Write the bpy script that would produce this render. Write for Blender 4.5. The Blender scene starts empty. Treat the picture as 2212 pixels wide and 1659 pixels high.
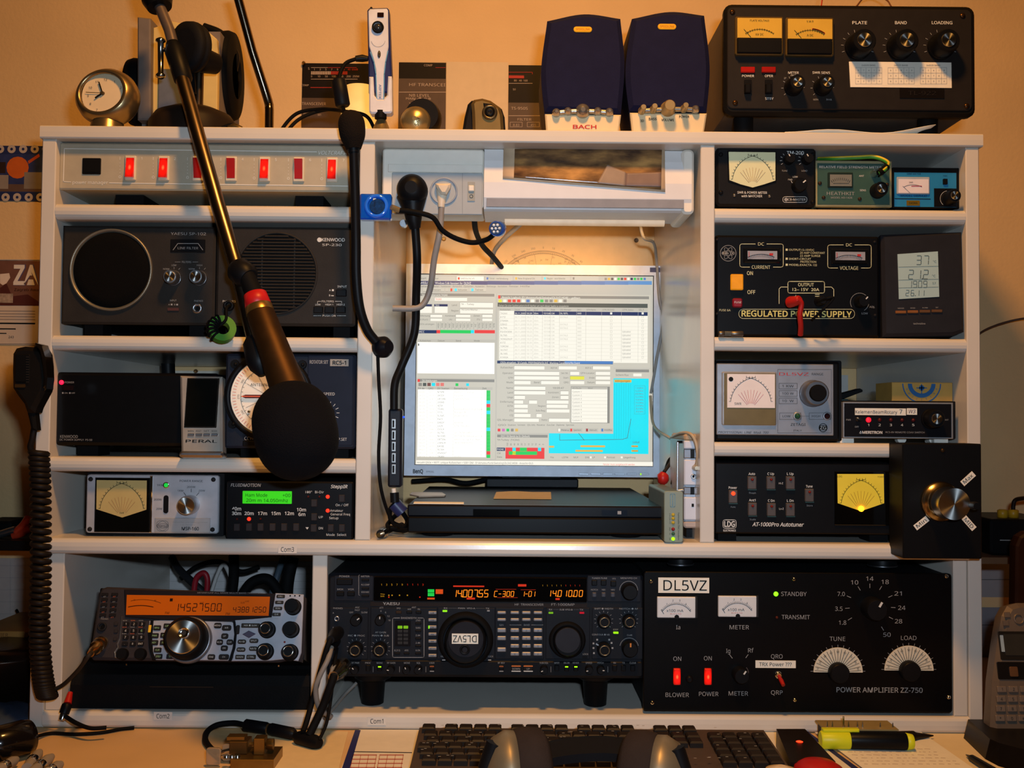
import bpy, bmesh, math, random
from mathutils import Vector, Matrix
random.seed(7)
S = bpy.context.scene; COL = S.collection
PI = math.pi
# ---------------------------------------------------------------- camera
W, H, FPX = 2212., 1659., 2250.
VPX, VPY, ROLL = 1095., 905., .008          # where the depth axis vanishes; small roll of the hand-held camera
ZF = 1.3235                                  # camera to shelf front
cy = Vector((VPX-W/2, -(VPY-H/2), -FPX)).normalized()
cx = Vector((1, -ROLL, 0)); cx = (cx-cy*cx.dot(cy)).normalized()
cz = cx.cross(cy)
RC = Matrix((cx, cy, cz))                    # camera -> world
CAM = Vector((0, -ZF, 1.132))
cam_d = bpy.data.cameras.new('camera'); cam = bpy.data.objects.new('camera', cam_d); COL.objects.link(cam)
cam_d.sensor_width = 36; cam_d.lens = 36*FPX/W; cam_d.clip_start = .02
cam.matrix_world = Matrix.Translation(CAM) @ RC.to_4x4()
S.camera = cam
# ---------------------------------------------------------------- world, light, exposure
S.view_settings.view_transform = 'Standard'; S.view_settings.look = 'None'
S.view_settings.exposure = 0; S.view_settings.gamma = 1; S.view_settings.use_curve_mapping = False
wd = bpy.data.worlds.new('room_ambient'); S.world = wd; wd.use_nodes = True
bg = wd.node_tree.nodes['Background']; bg.inputs[0].default_value = (1, .62, .34, 1); bg.inputs[1].default_value = .008
def area(name, loc, target, size, power, col, sizey=None):
    l = bpy.data.lights.new(name, 'AREA'); l.energy = power; l.color = col; l.size = size
    if sizey: l.shape = 'RECTANGLE'; l.size_y = sizey
    o = bpy.data.objects.new(name, l); COL.objects.link(o); o.location = loc
    o.rotation_euler = (Vector(target)-Vector(loc)).to_track_quat('-Z', 'Y').to_euler(); return o
area('ceiling_lamp', (.07, -.68, 2.36), (.05, -.15, .8), .14, 20.5, (1, .46, .105))
fl = area('camera_flash', (.06, -ZF-.015, 1.132+.075), (0, 0, 1.2), .05, 3.1, (.64, .81, 1), .025); fl.data.spread = math.radians(88)
# ---------------------------------------------------------------- pixel -> world
def ray(px, py): return RC @ Vector(((px-W/2)/FPX, -(py-H/2)/FPX, -1))
def onY(px, py, Y):
    d = ray(px, py); return CAM+d*((Y-CAM.y)/d.y)
def onZ(px, py, z):
    d = ray(px, py); return CAM+d*((z-CAM.z)/d.z)
def onX(px, py, x):
    d = ray(px, py); return CAM+d*((x-CAM.x)/d.x)
# ---------------------------------------------------------------- materials
def lin(h):
    h = h.lstrip('#')
    return tuple((c/12.92 if c <= .04045 else ((c+.055)/1.055)**2.4) for c in (int(h[i:i+2], 16)/255 for i in (0, 2, 4)))
MATS = {}
def M(col, rough=.5, metal=0, e=0, ecol=None, noise=.08, scale=60, bump=0, bscale=900, aniso=0, coat=0, trans=0, spec=.3, alpha=1):
    key = (col, rough, metal, e, ecol, noise, scale, bump, bscale, aniso, coat, trans, spec, alpha)
    if key in MATS: return MATS[key]
    m = bpy.data.materials.new('mat_%d' % len(MATS)); m.use_nodes = True; nt = m.node_tree; N = nt.nodes; L = nt.links
    b = N['Principled BSDF']; c = lin(col)
    if max(c) < .06 and not metal: c = tuple(v*.6 for v in c); spec = min(spec, .12)      # matt black plastics
    b.inputs['Roughness'].default_value = rough; b.inputs['Metallic'].default_value = metal
    b.inputs['Specular IOR Level'].default_value = spec
    b.inputs['Coat Weight'].default_value = coat; b.inputs['Coat Roughness'].default_value = .08
    b.inputs['Transmission Weight'].default_value = trans; b.inputs['Alpha'].default_value = alpha
    tc = N.new('ShaderNodeTexCoord')
    nz = N.new('ShaderNodeTexNoise'); nz.inputs['Scale'].default_value = scale; nz.inputs['Detail'].default_value = 3
    L.new(tc.outputs['Object'], nz.inputs['Vector'])
    cr = N.new('ShaderNodeValToRGB')
    cr.color_ramp.elements[0].position = .3; cr.color_ramp.elements[1].position = .7
    cr.color_ramp.elements[0].color = (*[v*(1-noise) for v in c], 1); cr.color_ramp.elements[1].color = (*[min(1, v*(1+noise)) for v in c], 1)
    L.new(nz.outputs['Fac'], cr.inputs['Fac']); L.new(cr.outputs['Color'], b.inputs['Base Color'])
    if e:
        b.inputs['Emission Color'].default_value = (*lin(ecol or col), 1); b.inputs['Emission Strength'].default_value = e
    if bump:
        n2 = N.new('ShaderNodeTexNoise'); n2.inputs['Scale'].default_value = bscale; n2.inputs['Detail'].default_value = 2
        bp = N.new('ShaderNodeBump'); bp.inputs['Strength'].default_value = bump; bp.inputs['Distance'].default_value = .001
        L.new(tc.outputs['Object'], n2.inputs['Vector']); L.new(n2.outputs['Fac'], bp.inputs['Height']); L.new(bp.outputs['Normal'], b.inputs['Normal'])
    if aniso:
        tg = N.new('ShaderNodeTangent'); tg.direction_type = 'RADIAL'; tg.axis = 'Y'
        b.inputs['Anisotropic'].default_value = aniso; L.new(tg.outputs['Tangent'], b.inputs['Tangent'])
    MATS[key] = m; return m
def GLOW(col, ecol, s):
    """red plastic with a small lamp inside: brightest at the middle of the part"""
    k = ('glow', col, ecol, s)
    if k in MATS: return MATS[k]
    m = bpy.data.materials.new('mat_glow_%d' % len(MATS)); m.use_nodes = True; N = m.node_tree.nodes; L = m.node_tree.links; b = N['Principled BSDF']
    b.inputs['Base Color'].default_value = (*lin(col), 1); b.inputs['Roughness'].default_value = .3
    tc = N.new('ShaderNodeTexCoord'); vm = N.new('ShaderNodeVectorMath'); vm.operation = 'DISTANCE'; vm.inputs[1].default_value = (.5, .5, .5)
    mp = N.new('ShaderNodeMapping'); mp.inputs['Scale'].default_value = (.75, 0, 1); mp.inputs['Location'].default_value = (.125, .5, 0)
    cr = N.new('ShaderNodeValToRGB'); e = cr.color_ramp.elements; e[0].position = 0; e[0].color = (1, .22, .06, 1); e[1].position = .55; e[1].color = (*[v*.22 for v in lin(ecol)], 1); q = e.new(.16); q.color = (*lin(ecol), 1)
    L.new(tc.outputs['Generated'], mp.inputs['Vector']); L.new(mp.outputs['Vector'], vm.inputs[0]); L.new(vm.outputs['Value'], cr.inputs['Fac']); L.new(cr.outputs['Color'], b.inputs['Emission Color']); b.inputs['Emission Strength'].default_value = s
    MATS[k] = m; return m
def E(col, s=1.): return M('#050505', .35, e=s, ecol=col, noise=0, spec=.15)
BLK = M('#141416', .45); BLKM = M('#1b1b1d', .7, bump=.25); RUB = M('#0c0c0d', .75); DKG = M('#2b2a2c', .55, bump=.15)
CHR = M('#c9c6c0', .16, 1); SIL = M('#b4b6ba', .34, 1, bump=.05); SPUN = M('#d8d4cd', .28, 1, aniso=.9); BRS = M('#b98f4c', .28, 1)
WHT = M('#d8d2c6', .5); LET = M('#c9c7c0', .6, noise=0); LETD = M('#8f8e8c', .6, noise=0); LETB = M('#171717', .6, noise=0); LETR = M('#b02420', .6, noise=0)
PAP = M('#e2dccb', .8, noise=.03); CREAM = M('#b8a468', .7, noise=.03)
# ---------------------------------------------------------------- mesh collecting
class MB:
    def __init__(s): s.v = []; s.f = []; s.m = []; s.s = []; s.mats = []
    def mi(s, m):
        if m not in s.mats: s.mats.append(m)
        return s.mats.index(m)
    def add(s, vs, fs, mat, smooth=False):
        o = len(s.v); k = s.mi(mat); s.v += [tuple(p) for p in vs]
        for f in fs: s.f.append([i+o for i in f]); s.m.append(k); s.s.append(smooth)
    def build(s, name, parent=None):
        me = bpy.data.meshes.new(name); me.from_pydata(s.v, [], s.f)
        for m in s.mats: me.materials.append(m)
        me.polygons.foreach_set('material_index', s.m); me.polygons.foreach_set('use_smooth', s.s); me.update()
        o = bpy.data.objects.new(name, me); COL.objects.link(o)
        if parent: o.parent = parent
        return o
def tag(o, label, cat, group=None, kind=None):
    if label: o['label'] = label
    if cat: o['category'] = cat
    if group: o['group'] = group
    if kind: o['kind'] = kind
    return o
def rrect(x0, z0, x1, z1, r=0, seg=4):
    if x0 > x1: x0, x1 = x1, x0
    if z0 > z1: z0, z1 = z1, z0
    r = min(r, (x1-x0)/2.01, (z1-z0)/2.01)
    if r <= 0: return [(x0, z0), (x1, z0), (x1, z1), (x0, z1)]
    out = []
    for cx_, cz_, a in ((x1-r, z0+r, -PI/2), (x1-r, z1-r, 0), (x0+r, z1-r, PI/2), (x0+r, z0+r, PI)):
        for k in range(seg+1):
            t = a+k*PI/2/seg; out.append((cx_+r*math.cos(t), cz_+r*math.sin(t)))
    return out
def inset(pts, d):
    n = len(pts); out = []
    for i in range(n):
        a, b, c = Vector(pts[i-1]), Vector(pts[i]), Vector(pts[(i+1) % n])
        e1 = (b-a).normalized() if (b-a).length > 1e-9 else Vector((0, 0)); e2 = (c-b).normalized() if (c-b).length > 1e-9 else e1
        n1 = Vector((-e1.y, e1.x)); n2 = Vector((-e2.y, e2.x)); nn = n1+n2
        if nn.length < 1e-6: nn = n1
        nn.normalize(); k = max(.35, nn.dot(n1)); out.append(tuple(b+nn*(d/k)))
    return out
def area2(p): return sum(p[i-1][0]*p[i][1]-p[i][0]*p[i-1][1] for i in range(len(p)))
def prism(mb, pts, n0, n1, mat, ch=0, smooth=False, frame=None, capmat=None, back=True):
    """polygon in the (u,v) face plane pushed from n0 to n1 (towards the viewer); local x=u, y=-n, z=v"""
    if area2(pts) < 0: pts = pts[::-1]
    rings = [(pts, n0)]
    if ch > 0: rings += [(pts, n1-ch), (inset(pts, ch), n1)]
    else: rings += [(pts, n1)]
    k = len(pts); vs = []; fs = []
    for p, n in rings: vs += [(q[0], -n, q[1]) for q in p]
    for r in range(len(rings)-1):
        for i in range(k):
            j = (i+1) % k; fs.append([r*k+i, r*k+j, (r+1)*k+j, (r+1)*k+i])
    mb.add(vs, fs, mat, smooth)
    top = [(q[0], -n1, q[1]) for q in rings[-1][0]]
    mb.add(top, [list(range(k))], capmat or mat)
    if back: mb.add([(q[0], -n0, q[1]) for q in pts], [list(range(k))[::-1]], mat)
def lathe(mb, cu, cv, prof, mat, seg=32, cap=True, smooth=True, flat_cap=None, squash=1.):
    """profile [(radius, n)...] turned about the outward axis through (cu,cv)"""
    vs = []; fs = []
    for r, n in prof:
        for i in range(seg):
            t = 2*PI*i/seg; vs.append((cu+r*math.cos(t), -n, cv+r*math.sin(t)*squash))
    for k in range(len(prof)-1):
        for i in range(seg):
            j = (i+1) % seg; fs.append([k*seg+i, k*seg+j, (k+1)*seg+j, (k+1)*seg+i])
    mb.add(vs, fs, mat, smooth)
    if cap:
        o = (len(prof)-1)*seg; mb.add(vs[o:o+seg], [list(range(seg))], flat_cap or mat)
def catmull(P, n=8):
    P = [Vector(p) for p in P]; Q = [P[0]*2-P[1]]+P+[P[-1]*2-P[-2]]; out = []
    for i in range(1, len(Q)-2):
        for k in range(n):
            t = k/n; a, b, c, d = Q[i-1], Q[i], Q[i+1], Q[i+2]
            out.append(.5*((2*b)+(c-a)*t+(2*a-5*b+4*c-d)*t*t+(3*b-a-3*c+d)*t*t*t))
    out.append(P[-1]); return out
def tube(mb, path, r, mat, seg=8, caps=True):
    path = [Vector(p) for p in path]; n = len(path); rs = r if isinstance(r, (list, tuple)) else [r]*n
    T = [(path[min(i+1, n-1)]-path[max(i-1, 0)]).normalized() for i in range(n)]
    up = Vector((0, 0, 1)) if abs(T[0].z) < .9 else Vector((1, 0, 0)); a = T[0].cross(up).normalized(); vs = []; fs = []
    for i in range(n):
        a = (a-T[i]*a.dot(T[i])); a = a.normalized() if a.length > 1e-6 else T[i].orthogonal().normalized(); b = T[i].cross(a)
        for k in range(seg):
            t = 2*PI*k/seg; vs.append(path[i]+(a*math.cos(t)+b*math.sin(t))*rs[i])
    for i in range(n-1):
        for k in range(seg):
            j = (k+1) % seg; fs.append([i*seg+k, i*seg+j, (i+1)*seg+j, (i+1)*seg+k])
    mb.add(vs, fs, mat, True)
    if caps: mb.add(vs[:seg], [list(range(seg))[::-1]], mat); mb.add(vs[-seg:], [list(range(seg))], mat)
def wbox(mb, x0, x1, y0, y1, z0, z1, mat, r=0, ch=0):
    """axis-aligned box in world axes (front at y0)"""
    prism(mb, rrect(x0, z0, x1, z1, max(r, ch*1.15) if r > 0 else 0), -y1, -y0, mat, ch)
# ---------------------------------------------------------------- lettering
_fc = {}
FONT = None
try:
    import os
    FONT = bpy.data.fonts.load(os.path.join(bpy.utils.system_resource('DATAFILES'), 'fonts', 'NotoSansHebrew-Regular.woff2'))   # sans face that ships with Blender
except Exception: FONT = None
def glyphs(s, bold=0.):
    k = (s, bold)
    if k not in _fc:
        cu = bpy.data.curves.new('t', 'FONT'); cu.body = s; cu.size = 1; cu.resolution_u = 2; cu.fill_mode = 'FRONT'; cu.offset = bold
        asc = FONT and all(ord(c) < 127 for c in s)
        if asc: cu.font = FONT
        ob = bpy.data.objects.new('t', cu); me = ob.to_mesh()
        vs = [(v.co.x, v.co.y) for v in me.vertices]; fs = [list(p.vertices) for p in me.polygons]
        ob.to_mesh_clear(); bpy.data.objects.remove(ob); bpy.data.curves.remove(cu)
        if not asc and 'H' in CH: q = CH['H']/CH.get('B', CH['H']); vs = [(x*q, y*q) for x, y in vs]
        _fc[k] = (vs, fs)
    return _fc[k]
CH = {}
def _ch(t):
    v = [p[1] for p in glyphs(t)[0]]; return max(v)-min(v)
CAPH = _ch('H'); _b = _ch('H\u00b7'); CH = {'H': CAPH, 'B': _b}; _fc.clear()
SEG7 = {'0': 'abcdef', '1': 'bc', '2': 'abged', '3': 'abgcd', '4': 'fgbc', '5': 'afgcd', '6': 'afgedc', '7': 'abc', '8': 'abcdefg', '9': 'abcdfg', '-': 'g', 'C': 'afed', 'F': 'afge', 'M': 'efabc', ' ': ''}
class Dev:
    """a thing with a flat face: pixel coordinates are cast onto the face plane at its real depth; parts are children"""
    def __init__(s, name, label, cat, ref, Y=0., tilt=0., yaw=0., rolla=0., group=None, O=None):
        s.O = Vector(O) if O else onY(ref[0], ref[1], Y)
        t, y = math.radians(tilt), math.radians(yaw)
        s.R = Matrix.Rotation(y, 3, 'Z') @ Matrix.Rotation(-t, 3, 'X') @ Matrix.Rotation(math.radians(rolla), 3, 'Y')
        s.U = s.R @ Vector((1, 0, 0)); s.N = s.R @ Vector((0, -1, 0)); s.V = s.R @ Vector((0, 0, 1))
        s.e = bpy.data.objects.new(name, None); COL.objects.link(s.e); s.e.empty_display_size = .02
        s.e.matrix_world = Matrix.Translation(s.O) @ s.R.to_4x4()
        tag(s.e, label, cat, group); s.pr = {}; s.k0 = .0005
        a = s.p(ref[0], ref[1]); b = s.p(ref[0]+10, ref[1]); s.px = math.hypot(b[0]-a[0], b[1]-a[1])/10
    def p(s, px, py, n=0.):
        d = ray(px, py); o = s.O+s.N*n; t = (o-CAM).dot(s.N)/d.dot(s.N); q = CAM+d*t-s.O
        return (q.dot(s.U), q.dot(s.V))
    def world(s, u, v, n): return s.O+s.U*u+s.V*v+s.N*n
    def vz(s, z): return (z-s.O.z)/s.V.z                      # local v of a world height (upright faces)
    def rect(s, x0, y0, x1, y1, n=0.):
        xm, ym = (x0+x1)/2, (y0+y1)/2
        return s.p(x0, ym, n)[0], s.p(xm, y1, n)[1], s.p(x1, ym, n)[0], s.p(xm, y0, n)[1]
    def rr(s, name, x0, y0, x1, y1, n0, n1, mat, r=0, ch=0, parent=None, capmat=None, at=None, label=None):
        q_ = r*s.px; q_ = max(q_, ch*1.15) if q_ > 0 else 0
        mb = MB(); prism(mb, rrect(*s.rect(x0, y0, x1, y1, n1 if at is None else at), q_), n0, n1, mat, ch, capmat=capmat); o = mb.build(name, parent or s.e)
        if label: o['label'] = label
        return o
    def poly(s, name, pts, n0, n1, mat, ch=0, parent=None, at=None, smooth=False):
        mb = MB(); prism(mb, [s.p(x, y, n1 if at is None else at) for x, y in pts], n0, n1, mat, ch, smooth); return mb.build(name, parent or s.e)
    def lat(s, name, x, y, prof, mat, parent=None, seg=32, capm=None, n=0., cap=True):
        mb = MB(); u, v = s.p(x, y, n); lathe(mb, u, v, [(r*s.px, h) for r, h in prof], mat, seg, cap, flat_cap=capm); return mb.build(name, parent or s.e)
    def knob(s, x, y, R, h, mat=None, cap=None, rc=.8, skirt=None, ptr=None, pm=None, n0=0., name='knob', ribs=0, ring=None):
        mat = mat or BLK; mb = MB(); u, v = s.p(x, y, n0); r = R*s.px
        if skirt: lathe(mb, u, v, [(r*skirt, n0), (r*skirt, n0+h*.14), (r*1.02, n0+h*.2)], mat, 32)
        if ribs:
            vs = []; K = ribs*2; 
            for nn, q in ((n0, 1.), (n0+h*.9, .97), (n0+h, .88)):
                for i in range(K): t = 2*PI*i/K; rad = r*q*(1 if i % 2 else .93); vs.append((u+rad*math.cos(t), -nn, v+rad*math.sin(t)))
            mb.add(vs, [[k*K+i, k*K+(i+1) % K, (k+1)*K+(i+1) % K, (k+1)*K+i] for k in (0, 1) for i in range(K)], mat); mb.add(vs[2*K:], [list(range(K))], mat)
        else: lathe(mb, u, v, [(r, n0), (r, n0+h*.3), (r*.95, n0+h*.9), (r*.86, n0+h)], mat, 32)
        if ptr is not None:
            t = math.radians(90-ptr); c, sn = math.cos(t), math.sin(t); w = r*.09; a, b = r*.35, r*(skirt or .98)
            if skirt: nz = n0+h*.16; a = r*1.02; b = r*skirt*.97
            else: nz = n0+h+.0003; b = r*.84
            P = [(u+c*a-sn*w, v+sn*a+c*w), (u+c*a+sn*w, v+sn*a-c*w), (u+c*b+sn*w, v+sn*b-c*w), (u+c*b-sn*w, v+sn*b+c*w)]
            prism(mb, P, nz-.0004, nz+.0003, pm or LET)
        o = mb.build(name, s.e)
        if ring: m3 = MB(); lathe(m3, u, v, [(r*.72, n0+h), (r*.7, n0+h+.0012), (r*.62, n0+h+.0012), (r*.6, n0+h)], ring, 32, cap=False); m3.build('ring', o)
        if cap:
            m2 = MB(); rr_ = r*rc; lathe(m2, u, v, [(rr_, n0+h*.97), (rr_, n0+h+.0008), (rr_*.93, n0+h+.0016)], cap, 40, flat_cap=cap); m2.build('cap', o)
        return o
    def led(s, x, y, r, mat, h=.002, n0=0., name='indicator_lamp', ring=None):
        q = r*s.px
        o = s.lat(name, x, y, [(r, n0), (r, n0+h*.3), (r*.8, n0+h*.75), (r*.35, n0+h)], mat, seg=16, n=n0)
        if ring: s.lat('bezel', x, y, [(r*1.45, n0), (r*1.4, n0+h*.35), (r, n0+h*.35)], ring, parent=o, seg=16, n=n0, cap=False)
        return o
    def screw(s, x, y, r=5, mat=None, n0=0.):
        o = s.lat('screw', x, y, [(r, n0), (r*.9, n0+.0014), (r*.4, n0+.002)], mat or CHR, seg=14, n=n0); return o
    # flat print, kept a hair above the face
    def _b(s, mat, key='lettering'):
        return s.pr.setdefault(key, MB())
    def txt(s, st, x, y, h, mat=None, al='C', w=None, rot=0., n=None, bold=0., slant=0., key='lettering', sx=1.):
        mat = mat or LET; n = s.k0 if n is None else n; vs, fs = glyphs(st, bold)
        if not vs: return
        x0 = min(v[0] for v in vs); x1 = max(v[0] for v in vs); hh = h*s.px/CAPH; kx = hh*sx
        if w: kx = w*s.px/max(1e-6, x1-x0)
        c = {'L': x0, 'C': (x0+x1)/2, 'R': x1}[al]; u, v = s.p(x, y, n); r = math.radians(rot); co, si = math.cos(r), math.sin(r); out = []
        for a, b in vs:
            a2, b2 = (a-c)*kx+slant*(b-CAPH/2)*hh, (b-CAPH/2)*hh; out.append((u+a2*co-b2*si, -n, v+a2*si+b2*co))
        s._b(mat, key).add(out, fs, mat)
    def quad(s, P, mat, n=None, key='lettering'):
        n = s.k0 if n is None else n; q = [s.p(x, y, n) for x, y in P]
        if area2(q) < 0: q = q[::-1]
        s._b(mat, key).add([(a, -n, b) for a, b in q], [list(range(len(q)))], mat)
    def rc(s, x0, y0, x1, y1, mat, n=None, key='lettering', r=0):
        n = s.k0 if n is None else n; q = rrect(*s.rect(x0, y0, x1, y1, n), r*s.px)
        s._b(mat, key).add([(a, -n, b) for a, b in q], [list(range(len(q)))], mat)
    def ln(s, P, w, mat=None, n=None, key='lettering'):
        mat = mat or LET; n = s.k0 if n is None else n; q = [Vector(s.p(x, y, n)) for x, y in P]; hw = w*s.px/2
        for a, b in zip(q, q[1:]):
            d = (b-a)
            if d.length < 1e-9: continue
            d.normalize(); m = Vector((-d.y, d.x))*hw; a2, b2 = a-d*hw*.5, b+d*hw*.5
            s._b(mat, key).add([(t.x, -n, t.y) for t in (a2-m, b2-m, b2+m, a2+m)], [[0, 1, 2, 3]], mat)
    def box(s, x0, y0, x1, y1, w, mat=None, n=None, r=0):
        P = rrect(x0, y0, x1, y1, r); s.ln(P+[P[0]], w, mat, n)
    def arc(s, x, y, r, a0, a1, w, mat=None, n=None, k=20, ry=None):
        ry = ry or r
        s.ln([(x+r*math.cos(math.radians(a0+(a1-a0)*i/k)), y-ry*math.sin(math.radians(a0+(a1-a0)*i/k))) for i in range(k+1)], w, mat, n)
    def ticks(s, x, y, r0, r1, a0, a1, k, w, mat=None, n=None):
        for i in range(k):
            t = math.radians(a0+(a1-a0)*i/max(1, k-1)); s.ln([(x+r0*math.cos(t), y-r0*math.sin(t)), (x+r1*math.cos(t), y-r1*math.sin(t))], w, mat, n)
    def dot(s, x, y, r, mat, n=None, key='lettering', seg=16):
        n = s.k0 if n is None else n; u, v = s.p(x, y, n); q = r*s.px
        s._b(mat, key).add([(u+q*math.cos(2*PI*i/seg), -n, v+q*math.sin(2*PI*i/seg)) for i in range(seg)], [list(range(seg))], mat)
    def seg7(s, st, x, y, h, pitch, mat, n=None, slant=.12, w=None, wd=.52, key='lettering'):
        """seven-segment figures; x = left edge, y = middle"""
        t = w or h*.11; i = 0
        for ch in st:
            if ch == '.': s.dot(x+i*pitch-pitch*.16, y+h/2-t*.4, t*.95, mat, n, key, 8); continue
            a = x+i*pitch; b = h*wd
            def q(fx, fy): return (a+fx*b-(fy-.5)*h*slant, y+(fy-.5)*h)
            L = {'a': ((.08, 0), (.92, 0)), 'd': ((.08, 1), (.92, 1)), 'g': ((.08, .5), (.92, .5)), 'f': ((0, .05), (0, .45)), 'e': ((0, .55), (0, .95)), 'b': ((1, .05), (1, .45)), 'c': ((1, .55), (1, .95))}
            for sg in SEG7.get(ch, ''):
                s.ln([q(*L[sg][0]), q(*L[sg][1])], t, mat, n, key)
            i += 1
    def feet(s, xs, w, py, z, n0=-.02, n1=-.05, mat=None):
        """small feet from the underside down to the surface at height z"""
        for x in xs:
            u0, u1 = s.p(x-w/2, py)[0], s.p(x+w/2, py)[0]; v = s.p(x, py)[1]; mb = MB()
            prism(mb, rrect(u0, s.vz(z), u1, v+.001, 0), n1, n0, mat or RUB); mb.build('foot', s.e)
    def done(s, names=None):
        for k, mb in s.pr.items(): mb.build((names or {}).get(k, k), s.e)['kind'] = 'stuff'
        s.pr = {}; return s.e
def cable(name, label, pts, r, mat, n=8, cat='cable', seg=8, parent=None, group=None):
    """pts: (px, py, Y) points cast to their own depth"""
    mb = MB(); tube(mb, catmull([onY(*p) for p in pts], n), r, mat, seg); o = mb.build(name, parent)
    if not parent: tag(o, label, cat, group)
    return o
def empty(name, label, cat, loc, group=None, rz=0):
    e = bpy.data.objects.new(name, None); COL.objects.link(e); e.location = loc; e.empty_display_size = .02; e.rotation_euler = (0, 0, rz); tag(e, label, cat, group); return e
def sub(mb, name, parent):
    """mesh given in world coordinates, parented to an unrotated thing"""
    o = mb.build(name, parent); pw = parent; off = Vector((0, 0, 0))
    while pw: off += Vector(pw.location); pw = pw.parent
    o.location = -off; return o
def crossmeter(d, x0, y0, x1, y1, cxp, ypt, mat, ln=None, n=None, red=None):
    """printed cross-needle scale: two arcs with ticks and a fan of lines"""
    ln = ln or LETB; w = x1-x0; h = y1-y0; red = red or ln
    for sg in (1, -1):
        bx = cxp-sg*w*.14; R = w*.585; by = y1-h*.10
        a0, a1 = (6, 86) if sg > 0 else (174, 94)
        d.arc(bx, by, R, a0, a1, .9, ln, n, 14); d.ticks(bx, by, R, R+h*.05, a0, a1, 13, .8, ln, n)
    for i in range(9):
        t = math.radians(50+i*10); r = h*.62; d.ln([(cxp+r*.3*math.cos(t), ypt-r*.3*math.sin(t)), (cxp+r*math.cos(t), ypt-r*math.sin(t))], .6, red, n)
# ================================================================ the room and the shelf unit
DESK_Z = .740; WALL_Y = .432
WALLM = M('#d9b682', .85, noise=.05, scale=7, bump=.5, bscale=160)
MELA = M('#ccc5b9', .24, noise=.03, scale=12, bump=.02, bscale=300, spec=.5)
mb = MB(); wbox(mb, -1.7, 1.7, WALL_Y, WALL_Y+.1, 0, 2.6, WALLM); tag(mb.build('wall_back'), 'warm white painted wall behind the shelf unit', 'wall', kind='structure')
mb = MB(); wbox(mb, -1.7, 1.7, -2.2, WALL_Y+.1, -.05, 0, M('#7d6a55', .6, noise=.15, scale=8)); tag(mb.build('floor'), 'brown floor under the desk', 'floor', kind='structure')
DESKM = M('#cda874', .5, noise=.08, scale=9, bump=.06, bscale=300)
dk = empty('desk', 'light wooden desk carrying the radio shelf', 'desk', (0, 0, DESK_Z))
mb = MB(); wbox(mb, -1.4, 1.4, -.62, WALL_Y-.002, DESK_Z-.035, DESK_Z, DESKM, .004, .003); sub(mb, 'desktop', dk)
for x in (-1.34, 1.34):
    for y in (-.56, .37):
        mb = MB(); wbox(mb, x-.03, x+.03, y-.03, y+.03, 0, DESK_Z-.036, DESKM); sub(mb, 'leg', dk)
def zl(xa, ya, xb, yb): return (onY(xa, ya, 0).z+onY(xb, yb, 0).z)/2
XL0, XL1 = (onY(89, 300, 0).x+onY(66, 1500, 0).x)/2, (onY(122, 310, 0).x+onY(101, 1180, 0).x)/2
XR0, XR1 = (onY(2085, 340, 0).x+onY(2093, 1200, 0).x)/2, (onY(2114, 360, 0).x+onY(2123, 1300, 0).x)/2
XD0, XD1 = (onY(781, 330, 0).x+onY(763, 1150, 0).x)/2, (onY(815, 330, 0).x+onY(794, 1150, 0).x)/2
XE0, XE1 = (onY(1515, 340, 0).x+onY(1511, 1170, 0).x)/2, (onY(1545, 340, 0).x+onY(1542, 1170, 0).x)/2
ZT0, ZT1 = zl(90, 293, 2120, 325), zl(90, 265, 2120, 297)
ZM0, ZM1 = zl(420, 1200, 1900, 1207), zl(420, 1166, 1900, 1173)
ZB0, ZB1 = DESK_Z+.0005, zl(300, 1540, 1800, 1544)
LS = [(zl(440, 475, 440, 475), zl(440, 441, 440, 441)), (zl(440, 758, 440, 758), zl(440, 726, 440, 726)), (zl(440, 1021, 440, 1021), zl(440, 989, 440, 989))]
RS = [(zl(1800, 481, 1800, 481), zl(1800, 450, 1800, 450)), (zl(1800, 759, 1800, 759), zl(1800, 729, 1800, 729)), (zl(1800, 988, 1800, 988), zl(1800, 957, 1800, 957))]
sh = empty('shelf_unit', 'large white laminate shelf unit holding the radio equipment', 'shelf unit', (0, .2, DESK_Z))
SD = .42
def panel(name, x0, x1, z0, z1, y0=0., y1=SD):
    mb = MB(); wbox(mb, x0, x1, y0, y1, z0, z1, MELA, 0, .0012); sub(mb, name, sh)
def board(name, x0, x1, z0, z1, y0=0., y1=SD, k=.9):
    t = z1-z0; r = t/2*k; pr = [(y1, z0), (y1, z1)]
    for i in range(9):
        a = PI/2+PI*i/8; pr.append((y0+r+r*math.cos(a), (z1-r+r*math.sin(a)) if i < 4 else ((z0+r+r*math.sin(a)) if i > 4 else (z0+z1)/2)))
    n = len(pr); vs = [(x0, y, z) for y, z in pr]+[(x1, y, z) for y, z in pr]; mb = MB()
    for i in range(n):
        j = (i+1) % n; mb.add([vs[i], vs[n+i], vs[n+j], vs[j]], [[0, 1, 2, 3]], MELA, 2 <= i < n-2)
    mb.add(vs[:n], [list(range(n))], MELA); mb.add(vs[n:], [list(range(n))[::-1]], MELA)
    bmx = sub(mb, name, sh); return bmx
panel('side_panel', XL0, XL1, ZB0, ZT0); panel('side_panel', XR0, XR1, ZB0, ZT0)
panel('divider', XD0, XD1, ZM1, ZT0); panel('divider', XE0, XE1, ZM1, ZT0)
XI0, XI1 = onY(135, 1300, 0).x, onY(2062, 1300, 0).x
panel('side_panel', XL1+.0005, XI0, ZB1, ZM0, .003); panel('side_panel', XI1, XR0-.0005, ZB1, ZM0, .003)
XF0, XF1 = onY(671, 1400, 0).x, onY(703, 1400, 0).x
panel('divider', XF0, XF1, ZB1, ZM0, .004)
board('cover_board', onY(89, 280, 0).x, onY(2121, 310, 0).x, ZT0, ZT1, -.004, SD, .35)
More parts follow.
